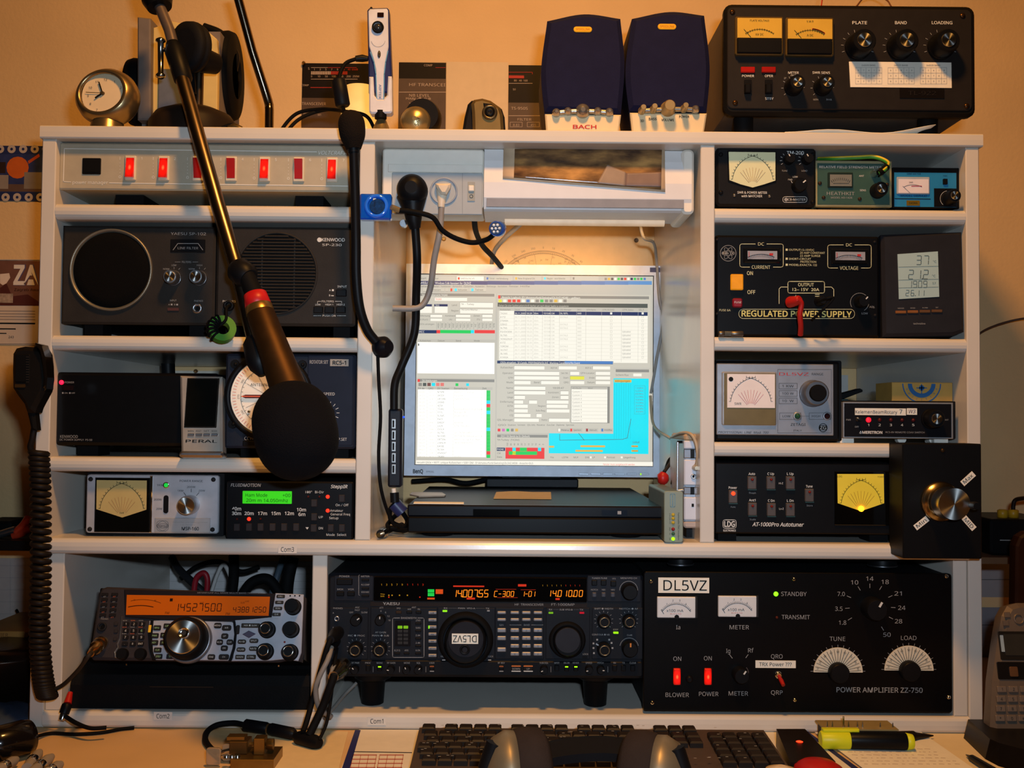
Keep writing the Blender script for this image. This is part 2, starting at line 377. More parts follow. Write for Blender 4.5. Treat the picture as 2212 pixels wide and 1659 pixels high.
for a, b in LS: board('shelf_board', XL1+.0003, XD0-.0003, a, b)
for a, b in RS: board('shelf_board', XE1+.0003, XR0-.0003, a, b)
board('shelf_board', XL1+.0003, XR0-.0003, ZM0, ZM1, -.006, SD, .8)
board('base_board', XL1+.0003, XR0-.0003, ZB0, ZB1, -.004, SD, .7)
# printed stickers on the board edges
for st, x, y, Y in (('Com3', 621, 1187, -.0068), ('Com2', 352, 1547, -.0048), ('Com1', 814, 1558, -.0048)):
    t = Dev('x', None, None, (x, y), Y); t.rr('sticker', x-20, y-9, x+20, y+8, 0, .0002, M('#d2cbbf', .3)); t.txt(st, x, y, 10, LETB, w=28, n=.0004); o = t.done()
    for c in list(t.e.children):
        c.name = 'sticker' if 'sticker' in c.name else 'sticker_lettering'; c.parent = sh; c.location = t.O-Vector((0, .2, DESK_Z))
    bpy.data.objects.remove(t.e)
L1, L2, L3 = [b for a, b in LS]; R1, R2, R3 = [b for a, b in RS]
# ================================================================ left bay
BEI = M('#a99f88', .5, noise=.04, bump=.08); WLN = M('#ded9cc', .6, noise=0)
RON = GLOW('#b01410', '#ff1206', 1.0); ROFF = M('#a01512', .35, noise=.03)
d = Dev('power_switch_panel', 'long beige power panel with seven red rocker switches on the top left shelf', 'power panel', (445, 412), .012)
d.rr('case', 128, 312, 761, 412, -.24, -.004, BEI, 0, 0); d.rr('front_panel', 127, 311, 762, 412, -.004, .001, BEI, 2, .002); d.k0 = .0014
d.ln([(684, 328), (139, 321), (137, 392), (153, 393)], 1.6, WLN); d.ln([(236, 395), (752, 402)], 1.6, WLN)
d.txt('power manager', 195, 394, 7, WLN, w=76); d.txt('VOLTCRAFT', 717, 330, 8, WLN, w=60, slant=.25)
d.rr('power_socket', 177, 341, 217, 376, .001, .003, BLK, 2, .001); d.rc(181, 345, 213, 372, RUB, n=.0034)
for i, x in enumerate((281, 353, 427, 499, 571, 645, 717)):
    y = 362+(x-281)*.009; on = i in (0, 1, 4, 6)
    o = d.rr('rocker_switch', x-12, y-26, x+12, y+27, .001, .004, M('#cbbfa6', .5), 1, .001)
    mb = MB(); a = d.rect(x-8.5, y-21, x+8.5, y+21, .004); um, vm = (a[0]+a[2])/2, (a[1]+a[3])/2
    t = (.0085, .006, .0045) if not on else (.0045, .006, .0085)      # wedge profile of the rocker
    V = []
    for v, n in ((a[3], t[0]), (vm, t[1]), (a[1], t[2])): V += [(a[0], -n, v), (a[2], -n, v)]
    V += [(a[0], -.003, a[3]), (a[2], -.003, a[3]), (a[0], -.003, a[1]), (a[2], -.003, a[1])]
    mb.add(V, [[0, 2, 3, 1], [2, 4, 5, 3], [6, 0, 1, 7], [4, 8, 9, 5], [6, 8, 4, 2, 0], [7, 1, 3, 5, 9]], RON if on else ROFF); mb.build('rocker', o)
    d.txt(str(i+1), x+25, y-20, 5.5, WLN); d.txt('I', x-22, y-20, 5.5, WLN); d.txt('O', x-22, y+20, 5.5, WLN)
    for k in range(4): d.txt('\u00b7', x-22, y-10+k*7, 8, WLN)
d.feet((262, 659), 62, 412, L1, -.03, -.09); d.done()

SPG = M('#37332f', .6, bump=.2)
d = Dev('communication_speaker', 'dark grey speaker box with round black grille in a pale ring', 'speaker', (299, 700), .018)
d.rr('case', 135, 489, 463, 700, -.2, -.004, BLKM); d.rr('front_panel', 134, 488, 464, 701, -.004, .003, SPG, 3, .003); d.k0 = .0035
d.lat('grille', 243, 584, [(82, .003), (81, .005), (60, .0062), (20, .007)], M('#0b0a0a', .9, bump=1, bscale=1600), seg=48)
d.lat('grille_ring', 243, 584, [(89, .003), (89, .006), (87, .0075), (84.5, .006), (82, .0035)], M('#8a8474', .4, .7), seg=64, cap=False)
d.txt('YAESU SP-102', 407, 505, 6, LETD, w=76); d.rr('badge', 368, 517, 443, 545, .003, .0042, BLK, 1, .0005)
d.k0 = .0046; d.ln([(374, 540), (384, 526), (428, 526), (438, 540)], 1.2, LETD); d.txt('LINE FILTER', 406, 536, 5, LETD, w=44); d.k0 = .0035
d.txt('FILTERS', 403, 566, 4, LETD, w=20); d.ln([(378, 566), (390, 566)], .7, LETD); d.ln([(416, 566), (428, 566)], .7, LETD)
for x, t in ((376, 'LOW'), (431, 'HIGH')):
    d.txt(t, x, 573, 3.5, LETD); d.txt('NORM', x-17, 581, 3.2, LETD); d.ln([(x, 577), (x, 581)], .8, LETD); d.ln([(x+10, 582), (x+13, 579)], .8, LETD)
    d.knob(x, 601, 16, .017, SIL, SPUN, .72, skirt=1.08, n0=.003)
d.txt('INPUT', 374, 649, 3.5, LETD); d.txt('PHONES', 429, 650, 3.5, LETD); d.txt('A \u25a0  B \u25a0', 374, 658, 3.5, LETD)
d.rr('slide_switch', 362, 665, 386, 671, .003, .0045, M('#4a2a26', .5)); o = d.lat('headphone_jack', 428, 667, [(11, .003), (10.5, .006), (6, .006), (5.5, .002)], SIL, cap=False, seg=24); d.dot(428, 667, 6, RUB, n=.0034)
d.feet((196, 424), 40, 700, L2, -.01, -.04); d.done()

d = Dev('station_speaker', 'dark grey speaker box with round horizontal slat grille behind the boom arm', 'speaker', (617, 703), .014)
d.rr('case', 468, 492, 766, 703, -.2, -.004, BLKM); d.rr('front_panel', 466, 490, 768, 704, -.004, .003, SPG, 5, .0035); d.k0 = .0035
d.lat('grille_recess', 598, 591, [(87, .003), (85, .0036)], M('#0c0b0b', .8), seg=48)
mb = MB()
for i in range(24):
    y = 591-80+i*160/23; hw = math.sqrt(max(0, 84**2-(y-591)**2))
    if hw > 8: prism(mb, rrect(*d.rect(598-hw, y-2.1, 598+hw, y+1.9, .004)), .0036, .0066, SPG, .001)
for x in (566, 636): prism(mb, rrect(*d.rect(x-1.5, 591-76, x+1.5, 591+76, .004)), .0036, .005, SPG)
mb.build('slat_grille', d.e)
d.lat('grille_rim', 598, 591, [(90, .003), (89, .005), (86.5, .005), (85, .003)], SPG, seg=64, cap=False)
d.dot(690, 518, 5, LET); d.txt('KENWOOD', 720, 518, 7, LET, w=50, bold=.01); d.txt('SP-230', 717, 529, 5, LET, w=42)
d.txt('INPUT', 739, 619, 4.5, LET, w=20); d.txt('A \u25a0', 716, 627, 4, LET); d.txt('B \u25ac', 716, 638, 4, LET)
d.rr('push_button', 726, 625, 748, 640, .003, .0065, BLK, 1, .0008)
d.txt('FILTERS', 708, 651, 4, LET, w=26); d.ln([(686, 655), (686, 651), (693, 651)], .8); d.ln([(724, 651), (738, 651), (738, 655)], .8)
for x, t in ((687, 'LOW'), (711, 'HIGH 1'), (736, 'HIGH 2')):
    d.txt(t, x, 658, 3.8, LET); d.rr('push_button', x-10, 662, x+10, 676, .003, .0065, BLK, 1, .0008)
d.txt('PUSH ON', 711, 682, 4, LET, w=28); d.ln([(677, 682), (694, 682)], .8); d.ln([(728, 682), (747, 682)], .8)
d.txt('PHONES', 495, 651, 4.5, LET, w=28); d.lat('headphone_jack', 496, 661, [(12, .003), (11, .007), (6, .007), (5, .002)], BLK, seg=24, cap=False)
d.feet((500, 735), 36, 703, L2, -.012, -.045); d.done()

t = empty('toroid_choke', 'green ferrite ring wound with black cable hanging from the speaker jack', 'ferrite choke', onY(480, 712, -.02))
c = onY(480, 712, -.018); ax = Vector((.35, -.9, .25)).normalized(); a1 = ax.orthogonal().normalized(); a2 = ax.cross(a1)
mb = MB(); K, J = 28, 4; rr_, hh, ww = .0125, .0065, .0042; V = []
for i in range(K):
    th = 2*PI*i/K; rd = a1*math.cos(th)+a2*math.sin(th)
    for s1, s2 in ((-1, -1), (1, -1), (1, 1), (-1, 1)): V.append(c+rd*(rr_+s1*ww)+ax*(s2*hh))
mb.add(V, [[i*4+k, i*4+(k+1) % 4, ((i+1) % K)*4+(k+1) % 4, ((i+1) % K)*4+k] for i in range(K) for k in range(4)], M('#3f7a22', .45)); sub(mb, 'ferrite_ring', t)
mb = MB()
for i in range(7):
    th = math.radians(250+i*19); rd = a1*math.cos(th)+a2*math.sin(th); pth = []
    for k in range(17):
        f = 2*PI*k/16; pth.append(c+rd*(rr_+(ww+.0022)*math.cos(f))+ax*((hh+.0022)*math.sin(f)))
    tube(mb, pth, .0017, RUB, 6, False)
sub(mb, 'winding', t)
mb = MB(); tube(mb, catmull([c+a1*.002+Vector((0, -.004, .006)), onY(488, 690, -.02), onY(489, 668, -.014), onY(495, 660, -.004), onY(496, 661, .010)]), .0019, RUB); sub(mb, 'lead', t)

d = Dev('desktop_power_supply', 'plain black power supply with one red light on the third left shelf', 'power supply', (290, 962), .02)
d.rr('case', 119, 806, 470, 962, -.26, -.006, BLK, 8); d.rr('front_panel', 118, 805, 471, 963, -.006, .002, M('#101113', .38), 9, .004); d.k0 = .0025
d.led(133, 826, 5, M('#e01020', .3, e=3.5, ecol='#ff1030'), n0=.002); d.txt('POWER', 150, 826, 4, LETD, w=20); d.rr('rocker_switch', 137, 833, 158, 843, .002, .004, M('#221314', .4), 1)
d.txt('\u25a0 ON  \u25a0 OFF', 148, 849, 3, LETD, w=28); d.txt('KENWOOD', 149, 943, 6, LETD, w=38); d.txt('DC POWER SUPPLY  PS-50', 164, 950, 4, LETD, w=70)
d.feet((176, 440), 46, 962, L3, -.02, -.06); d.done()

d = Dev('weather_clock', 'silver upright digital clock with a blank dark display in front of the black power supply', 'clock', (434, 984), -.0005, tilt=9)
d.poly('case', [(388, 811), (479, 813), (480, 985), (391, 986)], -.016, .004, M('#a29b90', .4, .3), .003); d.k0 = .0044
d.rr('base', 386, 974, 482, 988, -.006, .012, SIL, 4, .003)
d.rr('display_frame', 401, 817, 471, 924, .003, .0046, CHR, 1); d.rr('display', 403, 819, 468, 921, .004, .005, M('#10110e', .25), 0)
for i, tx in enumerate(('MIN', 'RESET', 'SET', 'MODE')):
    x = 412+i*17; d.txt(tx, x, 931, 3.2, LETB, w=12); d.rr('button', x-7, 936, x+7, 942, .004, .006, SIL, 1, .0006)
d.txt('PERAL', 435, 953, 6, LETB, w=68, bold=.01); d.done()

ROT = M('#2a2f3c', .5, bump=.15)
d = Dev('rotator_controller', 'blue-grey antenna rotator controller with a round compass dial partly behind the foam microphone', 'controller', (628, 968), .012)
d.rr('case', 488, 767, 767, 968, -.2, -.004, BLKM); d.rr('front_panel', 486, 765, 768, 969, -.004, .003, ROT, 5, .003); d.k0 = .0036
d.rr('side_plate', 664, 768, 762, 962, .003, .0042, M('#22283a', .5), 2, .0006)
d.lat('dial_bezel', 582, 857, [(96, .003), (95, .006), (88, .0085), (83, .006)], BLK, seg=56, cap=False); d.lat('dial', 582, 857, [(83, .003), (82, .0045)], M('#e8dcc8', .6, e=.12, ecol='#fff0d8', noise=.02), seg=56)
n = .0052; RD = M('#c0392b', .6, noise=0)
d.ticks(582, 857, 73, 80, 0, 350, 72, .9, RD, n); d.arc(582, 857, 62, 0, 360, .8, LETB, n, 60); d.ticks(582, 857, 58, 62, 0, 350, 36, .8, LETB, n)
for i, tx in enumerate(('0', '30', '60', '90', '120', '150', '180', '210', '240', '270', '300', '330')):
    a = math.radians(90-i*30); d.txt(tx, 582+67*math.cos(a), 857-67*math.sin(a), 4.2, LETB, n=n, rot=-i*30)
for a in (150, 205, 232, 118, 90, 30, 330): d.ticks(582, 857, 14, 56, a, a, 1, .7, LETB, n)
d.txt('ANTENNA', 562, 831, 6, LETB, w=42, n=n)
d.lat('dial_hub', 582, 857, [(11, .004), (10, .009), (6, .0105)], RUB, seg=24)
d.poly('needle', [(520, 856), (530, 852.5), (580, 853), (580, 860), (530, 860)], .006, .0078, M('#5a1d16', .4), .0003); d.ln([(522, 856), (575, 856.5)], 1.2, M('#ff7a50', .5, e=.4, ecol='#ff5a30'), .0083)
d.screw(538, 889, 3.4, n0=.005)
for x, y in ((509, 787), (654, 788), (504, 916), (658, 918)): d.lat('bezel_lug', x, y, [(10, .003), (9, .006)], BLK, seg=16); d.screw(x, y, 4, BLK, .006)
d.txt('ROTATOR SET', 689, 782, 7, LETD, w=40, n=.0047, bold=.02); d.rr('name_plate', 713, 776, 753, 791, .004, .0052, M('#8f8a80', .5)); d.txt('RC5-1', 733, 783.5, 8, LETB, w=29, n=.0056, bold=.02)
d.txt('SPEED', 711, 851, 6, LET, w=24, n=.0047); d.ticks(708, 892, 19, 25, 100, -50, 7, 1.1, LET, .0047); d.knob(708, 892, 15, .014, BLK, n0=.004)
d.txt('CCW', 538, 947, 7, LET, w=20); d.txt('CW', 610, 948, 7, LET, w=14); d.txt('P.SET', 740, 949, 6, LET, w=18, n=.0047)
for x in (538, 610): d.rr('rocker_switch', x-14, 952, x+14, 964, .003, .006, BLK, 1, .001)
d.feet((535, 730), 40, 968, L3, -.012, -.05); d.done()

FACE = M('#b0b3b9', .42, .25, bump=.04)
d = Dev('cross_needle_meter', 'silver faced power meter with large cream cross-needle scale on the lower left shelf', 'meter', (328, 1152), .02)
d.rr('case', 187, 1022, 484, 1157, -.16, -.004, BLKM, 3); d.rr('front_panel', 186, 1026, 472, 1152, -.004, .002, FACE, 6, .0015); d.k0 = .0025
d.rr('meter_window', 204, 1032, 322, 1150, .001, .0035, M('#0d0e0d', .15, coat=.6), 0, .0008); d.rr('divider_strip', 322, 1028, 328, 1151, .002, .004, CHR, 0, .001)
d.poly('meter_scale', [(209, 1037), (317, 1038), (316, 1101), (301, 1106), (264, 1118), (224, 1105), (208, 1100)], .003, .0042, CREAM); crossmeter(d, 210, 1040, 316, 1112, 263, 1118, None, n=.0046, red=M('#a06a3a', .6, noise=0)); d.txt('SWR', 263, 1108, 3.5, LETB, n=.0046)
d.txt('POWER RANGE', 413, 1039, 4.5, LETB, w=50); d.txt('1KW', 346, 1048, 4, LETB, w=14); d.txt('200W', 341, 1079, 4, LETB, w=17); d.txt('20W', 344, 1099, 4, LETB, w=13)
d.led(359, 1048, 4.8, M('#1c9a3a', .3, e=.5, ecol='#20ff50'), n0=.002, ring=CHR); d.rr('slot', 353, 1070, 363.5, 1109, .001, .003, BLK, 5)
d.txt('1KW', 390, 1060, 4, LETB, w=13); d.txt('200W', 413, 1052, 4, LETB, w=18); d.txt('20W', 436, 1060, 4, LETB, w=14)
d.ln([(397, 1064), (402, 1071)], 1, LETB); d.ln([(413, 1056), (413, 1063)], 1, LETB); d.ln([(430, 1064), (424, 1071)], 1, LETB)
d.knob(411, 1090, 21, .018, SIL, SPUN, .9, n0=.002)
d.rr('name_plate', 334, 1119, 454, 1150, .002, .0034, M('#b9bbbd', .4, .6), 0, .0004); d.txt('MSP-160', 411, 1142, 7, LETB, w=37, n=.0038, bold=.015)
d.txt('Stehwellen- und Leistungsmesser', 411, 1128, 3.2, LETD, w=76, n=.0038); d.txt('1.8 - 160 MHz', 406, 1134, 3.2, LETD, w=32, n=.0038); d.txt('Hansa', 351, 1136, 6, LETB, w=20, n=.0038, slant=.3)
for r in (0, 60, 120): d.ln([(351+13*math.cos(math.radians(r+a))*1, 1136-0-(5*math.sin(math.radians(a))*math.cos(math.radians(r))+13*math.cos(math.radians(a))*math.sin(math.radians(r)))) for a in range(0, 361, 30)], .5, LETB, .0038)
for x, y in ((196, 1035), (461, 1036), (194, 1143), (459, 1144)): d.screw(x, y, 5, DKG, .002)
d.feet((240, 420), 40, 1156, ZM1, -.012, -.05); d.done()

d = Dev('antenna_tuner_controller', 'black antenna controller with a lit green two line display on the lower left shelf', 'controller', (626, 1167), .006)
d.rr('case', 489, 1041, 762, 1167, -.18, -.004, BLKM, 4); d.rr('front_panel', 488, 1040, 763, 1168, -.004, .002, M('#141518', .4), 5, .002); d.k0 = .0026
d.txt('FLUIDMOTION', 531, 1048, 6.5, LETD, w=64, slant=.2, bold=.015); d.txt('SteppIR', 733, 1051, 7, LET, w=36, slant=.2, bold=.015)
d.rr('display', 524, 1061, 630, 1088, .002, .0034, M('#2fae1c', .3, e=.5, ecol='#3ee51c', noise=.02), 1)
LCDT = M('#0c3a0a', .5, noise=0); d.txt('Ham Mode', 554, 1069.5, 7, LCDT, w=47, n=.0038); d.txt('+00', 619, 1070, 7, LCDT, w=17, n=.0038); d.txt('20m m 14.050mhz', 577, 1081, 7, LCDT, w=90, n=.0038)
for tx, x, y in (('40m', 511, 1099), ('30m', 511, 1109), ('20m', 538, 1109), ('17m', 567, 1109), ('15m', 596, 1109), ('12m', 625, 1109), ('10m', 651, 1101), ('6m', 652, 1111)): d.txt(tx, x, y, 7, LET, w=20 if len(tx) > 2 else 15, bold=.02)
KEYM = M('#3b3738', .5)
for x in (511, 537, 562, 588, 613, 639): d.rr('push_button', x-6.5, 1131, x+6.5, 1147, .002, .005, KEYM, 1, .0008)
for x, y in ((678, 1087), (678, 1117), (677, 1141), (714, 1141), (738, 1141), (738, 1077)): d.rr('push_button', x-6.5, y-8, x+6.5, y+8, .002, .005, KEYM, 1, .0008)
RL = M('#e01010', .3, e=4, ecol='#ff2010'); RLO = M('#4a1210', .4)
for x, y, m in ((538, 1121, RL), (708, 1073, RL), (708, 1103, RL), (512, 1121, RLO), (563, 1121, RLO), (666, 1073, RLO), (690, 1073, RLO)): d.led(x, y, 4 if m is RL else 2.4, m, n0=.002)
for tx, x, y, w in (('180\u00b0', 667, 1063, 14), ('Bi-Dir', 690, 1063, 19), ('On / Off', 739, 1091, 28), ('Amateur', 727, 1103, 28), ('General Freq', 735, 1111, 42), ('Setup', 721, 1119, 20), ('UP', 693, 1117, 9), ('DN', 693, 1141, 9), ('Mode', 714, 1155, 18), ('Select', 738, 1155, 20)): d.txt(tx, x, y, 5, LET, w=w)
d.quad([(660, 1139), (667, 1139), (663.5, 1144)], LET)
d.feet((520, 735), 40, 1167, ZM1, -.008, -.04); d.done()

# ---- tilted transceiver on its black stand
st = Dev('radio_stand', 'black padded stand box under the tilted orange-lit transceiver', 'stand', (410, 1535), .012)
STM = M('#121213', .75, bump=.4, bscale=500)
mb = MB(); u0, v0 = st.p(152, 1536); u1 = st.p(668, 1536)[0]; vb = st.vz(ZB1); vt = st.p(410, 1424, -.03)[1]
sec = [(0., vb), (.002, vb+.030), (-.004, vb+.042), (-.022, vb+.046), (-.034, vt-.004), (-.040, vt), (-.30, vt), (-.30, vb)]
V = [(u0+.0015*(i in (0, 7)), -n, v) for i, (n, v) in enumerate(sec)]+[(u1, -n, v) for n, v in sec]; K = len(sec)
mb.add(V, [[i, i+K, (i+1) % K+K, (i+1) % K] for i in range(K)]+[list(range(K)), list(range(K, 2*K))[::-1]], STM); mb.build('body', st.e)
u2 = st.p(275, 1460, -.03)[0]; u3 = st.p(603, 1460, -.03)[0]
for uu in (u2, u3): mb = MB(); prism(mb, rrect(uu-.0008, vb+.048, uu+.0008, vt-.004), -.032, -.026, CHR); mb.build('stand_wire', st.e)
mb = MB(); prism(mb, rrect(st.p(325, 1490)[0], vb+.028, st.p(462, 1490)[0], vb+.0292), 0, .003, M('#3a2c22', .5)); mb.build('seam', st.e)
st.done()

TSD = M('#3f3a3c', .5, bump=.12); TSG = M('#a6a8b0', .45, .2, bump=.06)
d = Dev('multiband_transceiver', 'tilted compact transceiver with orange backlit display and large silver tuning knob', 'radio', (425, 1426), -.022, tilt=20)
d.poly('case', [(216, 1269), (655, 1286), (662, 1300), (656, 1424), (197, 1420), (214, 1272)], -.25, -.004, BLK, at=0)
d.poly('front_panel', [(230, 1267), (652, 1284), (661, 1292), (655, 1410), (651, 1430), (627, 1424), (600, 1430), (200, 1425), (193, 1416), (214, 1282), (219, 1271)], -.006, .003, TSD, .003)
d.k0 = .0046
d.poly('silver_panel', [(595, 1281), (656, 1284), (651, 1410), (644, 1428), (612, 1424), (584, 1427), (499, 1428), (503, 1420), (507, 1337), (586, 1332)], .003, .0042, TSG, .0008)
d.poly('keypad_panel', [(322, 1341), (352, 1339), (500, 1343), (505, 1345), (508, 1380), (504, 1408), (496, 1427), (330, 1425), (322, 1400)], .003, .0042, TSG, .0008)
d.poly('panel_trim', [(325, 1340), (331, 1340), (328, 1380), (330, 1408), (336, 1426), (329, 1426), (322, 1400), (320, 1370)], .003, .006, BLK, .0005)
d.poly('panel_trim', [(503, 1342), (508, 1341), (511, 1370), (508, 1400), (499, 1428), (493, 1428), (502, 1400), (506, 1370)], .003, .006, BLK, .0005)
LCD = M('#8a4008', .3, e=.20, ecol='#ff6a05', noise=.05, scale=30)
d.poly('display_bezel', [(268, 1273), (594, 1282), (586, 1333), (545, 1337), (500, 1340), (350, 1339), (270, 1332)], .003, .006, M('#2c2628', .35), .001)
d.poly('display', [(274, 1285), (583, 1289), (580, 1330), (272, 1328)], .0055, .0068, LCD)
n = .0072; LT = M('#2a1204', .5, noise=0)
d.seg7('14527500', 377, 1312, 16, 13.2, LT, n, w=1.7); d.seg7('43881250', 504, 1317, 11, 9.2, LT, n, w=1.3); d.txt('FM', 361, 1324, 5, LT, n=n); d.txt('FM', 492, 1326, 5, LT, n=n); d.txt('\u25a0', 370, 1296, 6, LT, n=n)
d.arc(304, 1420, 112, 76, 104, 1.6, LT, n, 12); d.arc(308, 1400, 105, 68, 104, .8, LT, n, 12); d.txt('10', 290, 1296, 3, LT, n=n); d.txt('40', 335, 1297, 3, LT, n=n)
for tx, x, y in (('VHF', 436, 1302), ('UHF', 534, 1299), ('SUB', 524, 1302)): d.txt(tx, x, y, 3.4, LT, n=n)
d.txt('HF/VHF/UHF ALL MODE MULTI BAND TRANSCEIVER', 500, 1281, 2.6, LETD, w=150, n=.0064)
GL = M('#97c58a', .6, noise=0); OR = M('#b85c30', .6, noise=0)
for r_ in range(5):
    for c_ in range(2):
        x = 226-r_*1.2+c_*21; y = 1284+r_*11.2; d.rr('function_key', x-7, y-3.5, x+7, y+3.5, .003, .0048, M('#262425', .5), 1, .0005); d.txt('ATT', x, y+5, 2.6, OR if (r_+c_) % 2 else LETD, n=.0044)
for i, tx in enumerate('123456789'):
    x = 272+(i % 3)*17.3-(i//3)*.8; y = 1348+(i//3)*14.2; d.rr('number_key', x-6, y-4.6, x+6, y+4.6, .003, .0052, M('#232122', .5), 2, .0005); d.txt(tx, x, y, 5, GL if i == 5 else LET, n=.0056); d.txt('MODE', x-2, y-7.5, 2.4, OR if i % 2 else LETD, n=.0044)
for i, tx in enumerate(('.', '0', 'ENT')): x = 269+i*17.3; d.rr('number_key', x-6, 1386, x+6, 1395, .003, .0052, M('#232122', .5), 2, .0005); d.txt(tx, x, 1390.5, 4, LET, n=.0056)
d.rr('indicator_bar', 320, 1350, 326, 1366, .004, .0066, M('#c9951f', .4, e=.15, ecol='#ffc030'), 1, .0005)
o = d.lat('headphone_jack', 223, 1355, [(10, .003), (9.5, .006), (6.5, .006), (6, .003)], DKG, seg=24, cap=False); d.dot(223, 1355, 6.5, RUB, n=.0046); d.txt('PHONES', 226, 1337, 3, LETD)
d.poly('curved_trim', [(262, 1330), (264, 1330), (260, 1380), (255, 1392), (256, 1400), (250, 1410), (252, 1422), (247, 1420), (246, 1408), (253, 1398), (252, 1390), (257, 1378)], .003, .0054, SIL, .0005)
for x, y in ((250, 1347), (250, 1363), (248, 1380)): d.rr('function_key', x-4, y-4, x+4, y+4, .003, .005, KEYM, 2, .0005)
for x in (268, 307): d.knob(x, 1414, 12.5, .010, BLK)
for x, y, tx in ((339, 1356, 'MHz'), (334, 1373, 'PWR'), (333, 1388, 'KEY'), (340, 1404, 'CLR'), (342, 1418, 'STEP'), (367, 1418, 'TF'), (361, 1352, 'LSB'), (354, 1372, 'CW'), (353, 1388, 'FM')):
    d.rr('function_key', x-8, y-5.5, x+8, y+5.5, .004, .006, M('#2c2a2b', .5), 2, .0006); d.txt(tx, x, y, 3.6, GL, n=.0064)
for x, y, w, tx in ((470, 1351, 8, 'MENU'), (489, 1356, 10, 'A/B'), (485, 1374, 7.5, 'UP'), (474, 1387, 7, 'M.IN'), (496, 1387, 7, 'CLR'), (484, 1400, 7.5, 'DN'), (456, 1419, 8, 'FINE'), (483, 1419, 11, 'CH')):
    d.rr('function_key', x-w, y-6, x+w, y+6, .004, .0062, M('#35312f', .5), 4, .0008); d.txt(tx, x, y, 3.4, LET, n=.0066)
for x, y, w, tx in ((541, 1351, 20, 'MGR  \u25a0  SLOW'), (522, 1386, 9, 'A=B'), (548, 1384, 9.5, 'SPLIT'), (520, 1403, 9.5, 'SUB'), (547, 1401, 9.5, 'M/S'), (518, 1419, 10, 'MAIN'), (542, 1419, 10, 'CTRL')):
    d.rr('function_key', x-w, y-4.8, x+w, y+4.8, .004, .0062, M('#45403a', .5), 4 if w < 10 else 1.5, .0008); d.txt(tx, x, y, 3.2, LET, n=.0066, w=w*1.4)
d.poly('sub_key', [(523, 1370), (537, 1362), (552, 1369), (537, 1378)], .004, .0062, M('#4a4658', .4), .0008); d.rr('tall_key', 509, 1350, 517, 1370, .004, .006, M('#35312f', .5), 3, .0008)
for i, (x, y) in enumerate(((606, 1288), (603, 1301), (600, 1314), (597, 1327))): d.rr('function_key', x-9, y-3.6, x+9, y+3.6, .004, .006, M('#45403a', .5), 2, .0006); d.txt(('CALL', 'VFO', 'SCAN', 'Q-M')[i], x, y, 3, LET, n=.0064)
for x in (627, 637, 647): d.dot(x, 1287, 1.8, LETB)
for x, y, R in ((634, 1312, 16), (630, 1361, 16)): d.knob(x, y, R, .016, BLK, skirt=1.12, n0=.004)
for x, y, R in ((578, 1361, 16), (574, 1408, 16), (627, 1410, 16)): d.knob(x, y, R, .014, BLK, skirt=1.14, n0=.004, ring=CHR)
d.led(615, 1387, 2.2, M('#8a2a20', .4), n0=.004); d.txt('MULTI', 634, 1335, 3, LETD); d.txt('MIC  PWR', 592, 1336, 3, LETD)
d.lat('tuning_ring', 411, 1384, [(50, .003), (49.5, .008), (46, .0115), (44, .010)], M('#74767c', .35, .6), seg=64, cap=False)
k = d.knob(408, 1382, 46, .024, BLK, n0=.004, name='tuning_knob')
mb = MB(); u, v = d.p(408, 1382, .004); lathe(mb, u, v, [(36*d.px, .027), (36*d.px, .0292), (34.5*d.px, .030)], SPUN, 64); mb.build('cap', k)
mb = MB(); u, v = d.p(397, 1367, .03); lathe(mb, u, v, [(11.5*d.px, .030), (11.5*d.px, .0315), (10*d.px, .0315), (9*d.px, .0308), (5*d.px, .0303)], CHR, 24, flat_cap=M('#5c5a58', .3, .8)); mb.build('finger_dimple', k)
d.lat('microphone_socket', 222, 1391, [(15, .003), (14, .007), (10, .008)], SIL, seg=28)
d.done()
# microphone plug of the hand microphone
t = empty('microphone_plug', 'gold metal microphone plug in the lower left of the tilted transceiver', 'plug', onY(217, 1393, -.03))
a, b = d.world(*d.p(222, 1391), .008), onY(196, 1412, -.068)
mb = MB(); dr = (b-a); tube(mb, [a+dr*s for s in (0, .12, .14, .2, .22, .5, .52, 1)], [.0085, .0085, .0075, .0075, .0082, .0078, .0062, .0042], M('#b08a55', .25, 1), 20); sub(mb, 'shell', t)
mb = MB(); tube(mb, catmull([b-dr*.1, b+dr*.25, onY(170, 1446, -.06), onY(138, 1478, -.035), onY(112, 1492, -.025)]), .0026, M('#3a332c', .6)); sub(mb, 'cord', t)
# ================================================================ right bay
METG = M('#c9c9a0', .6, e=.05, ecol='#e8e0a0', noise=.05, scale=20)
d = Dev('antenna_matcher', 'black power meter and matcher with greenish cross-needle scale on the top right shelf', 'meter', (1655, 444), .016)
d.rr('case', 1549, 320, 1762, 445, -.14, -.006, BLKM, 8); d.rr('front_panel', 1547, 318, 1763, 446, -.006, .002, M('#1d1b1b', .5, bump=.15), 10, .003); d.k0 = .0025
d.poly('meter_bezel', [(1572, 325), (1677, 326), (1677, 393), (1651, 401), (1627, 408), (1600, 401), (1573, 392)], .001, .0034, BLK, .0006)
d.poly('meter_scale', [(1574, 328), (1675, 329), (1675, 390), (1651, 398), (1626, 405), (1600, 398), (1576, 389)], .003, .0042, METG); crossmeter(d, 1576, 332, 1675, 400, 1626, 404, None, n=.0046, red=M('#9a6a30', .6, noise=0))
d.txt('TM-200', 1718, 330, 7, LET, w=37, bold=.01)
for x in (1703, 1742): d.knob(x, 346, 11, .012, BLK, ptr=-30, n0=.002); d.ticks(x, 346, 14, 18, 210, 130, 4, .9, LET)
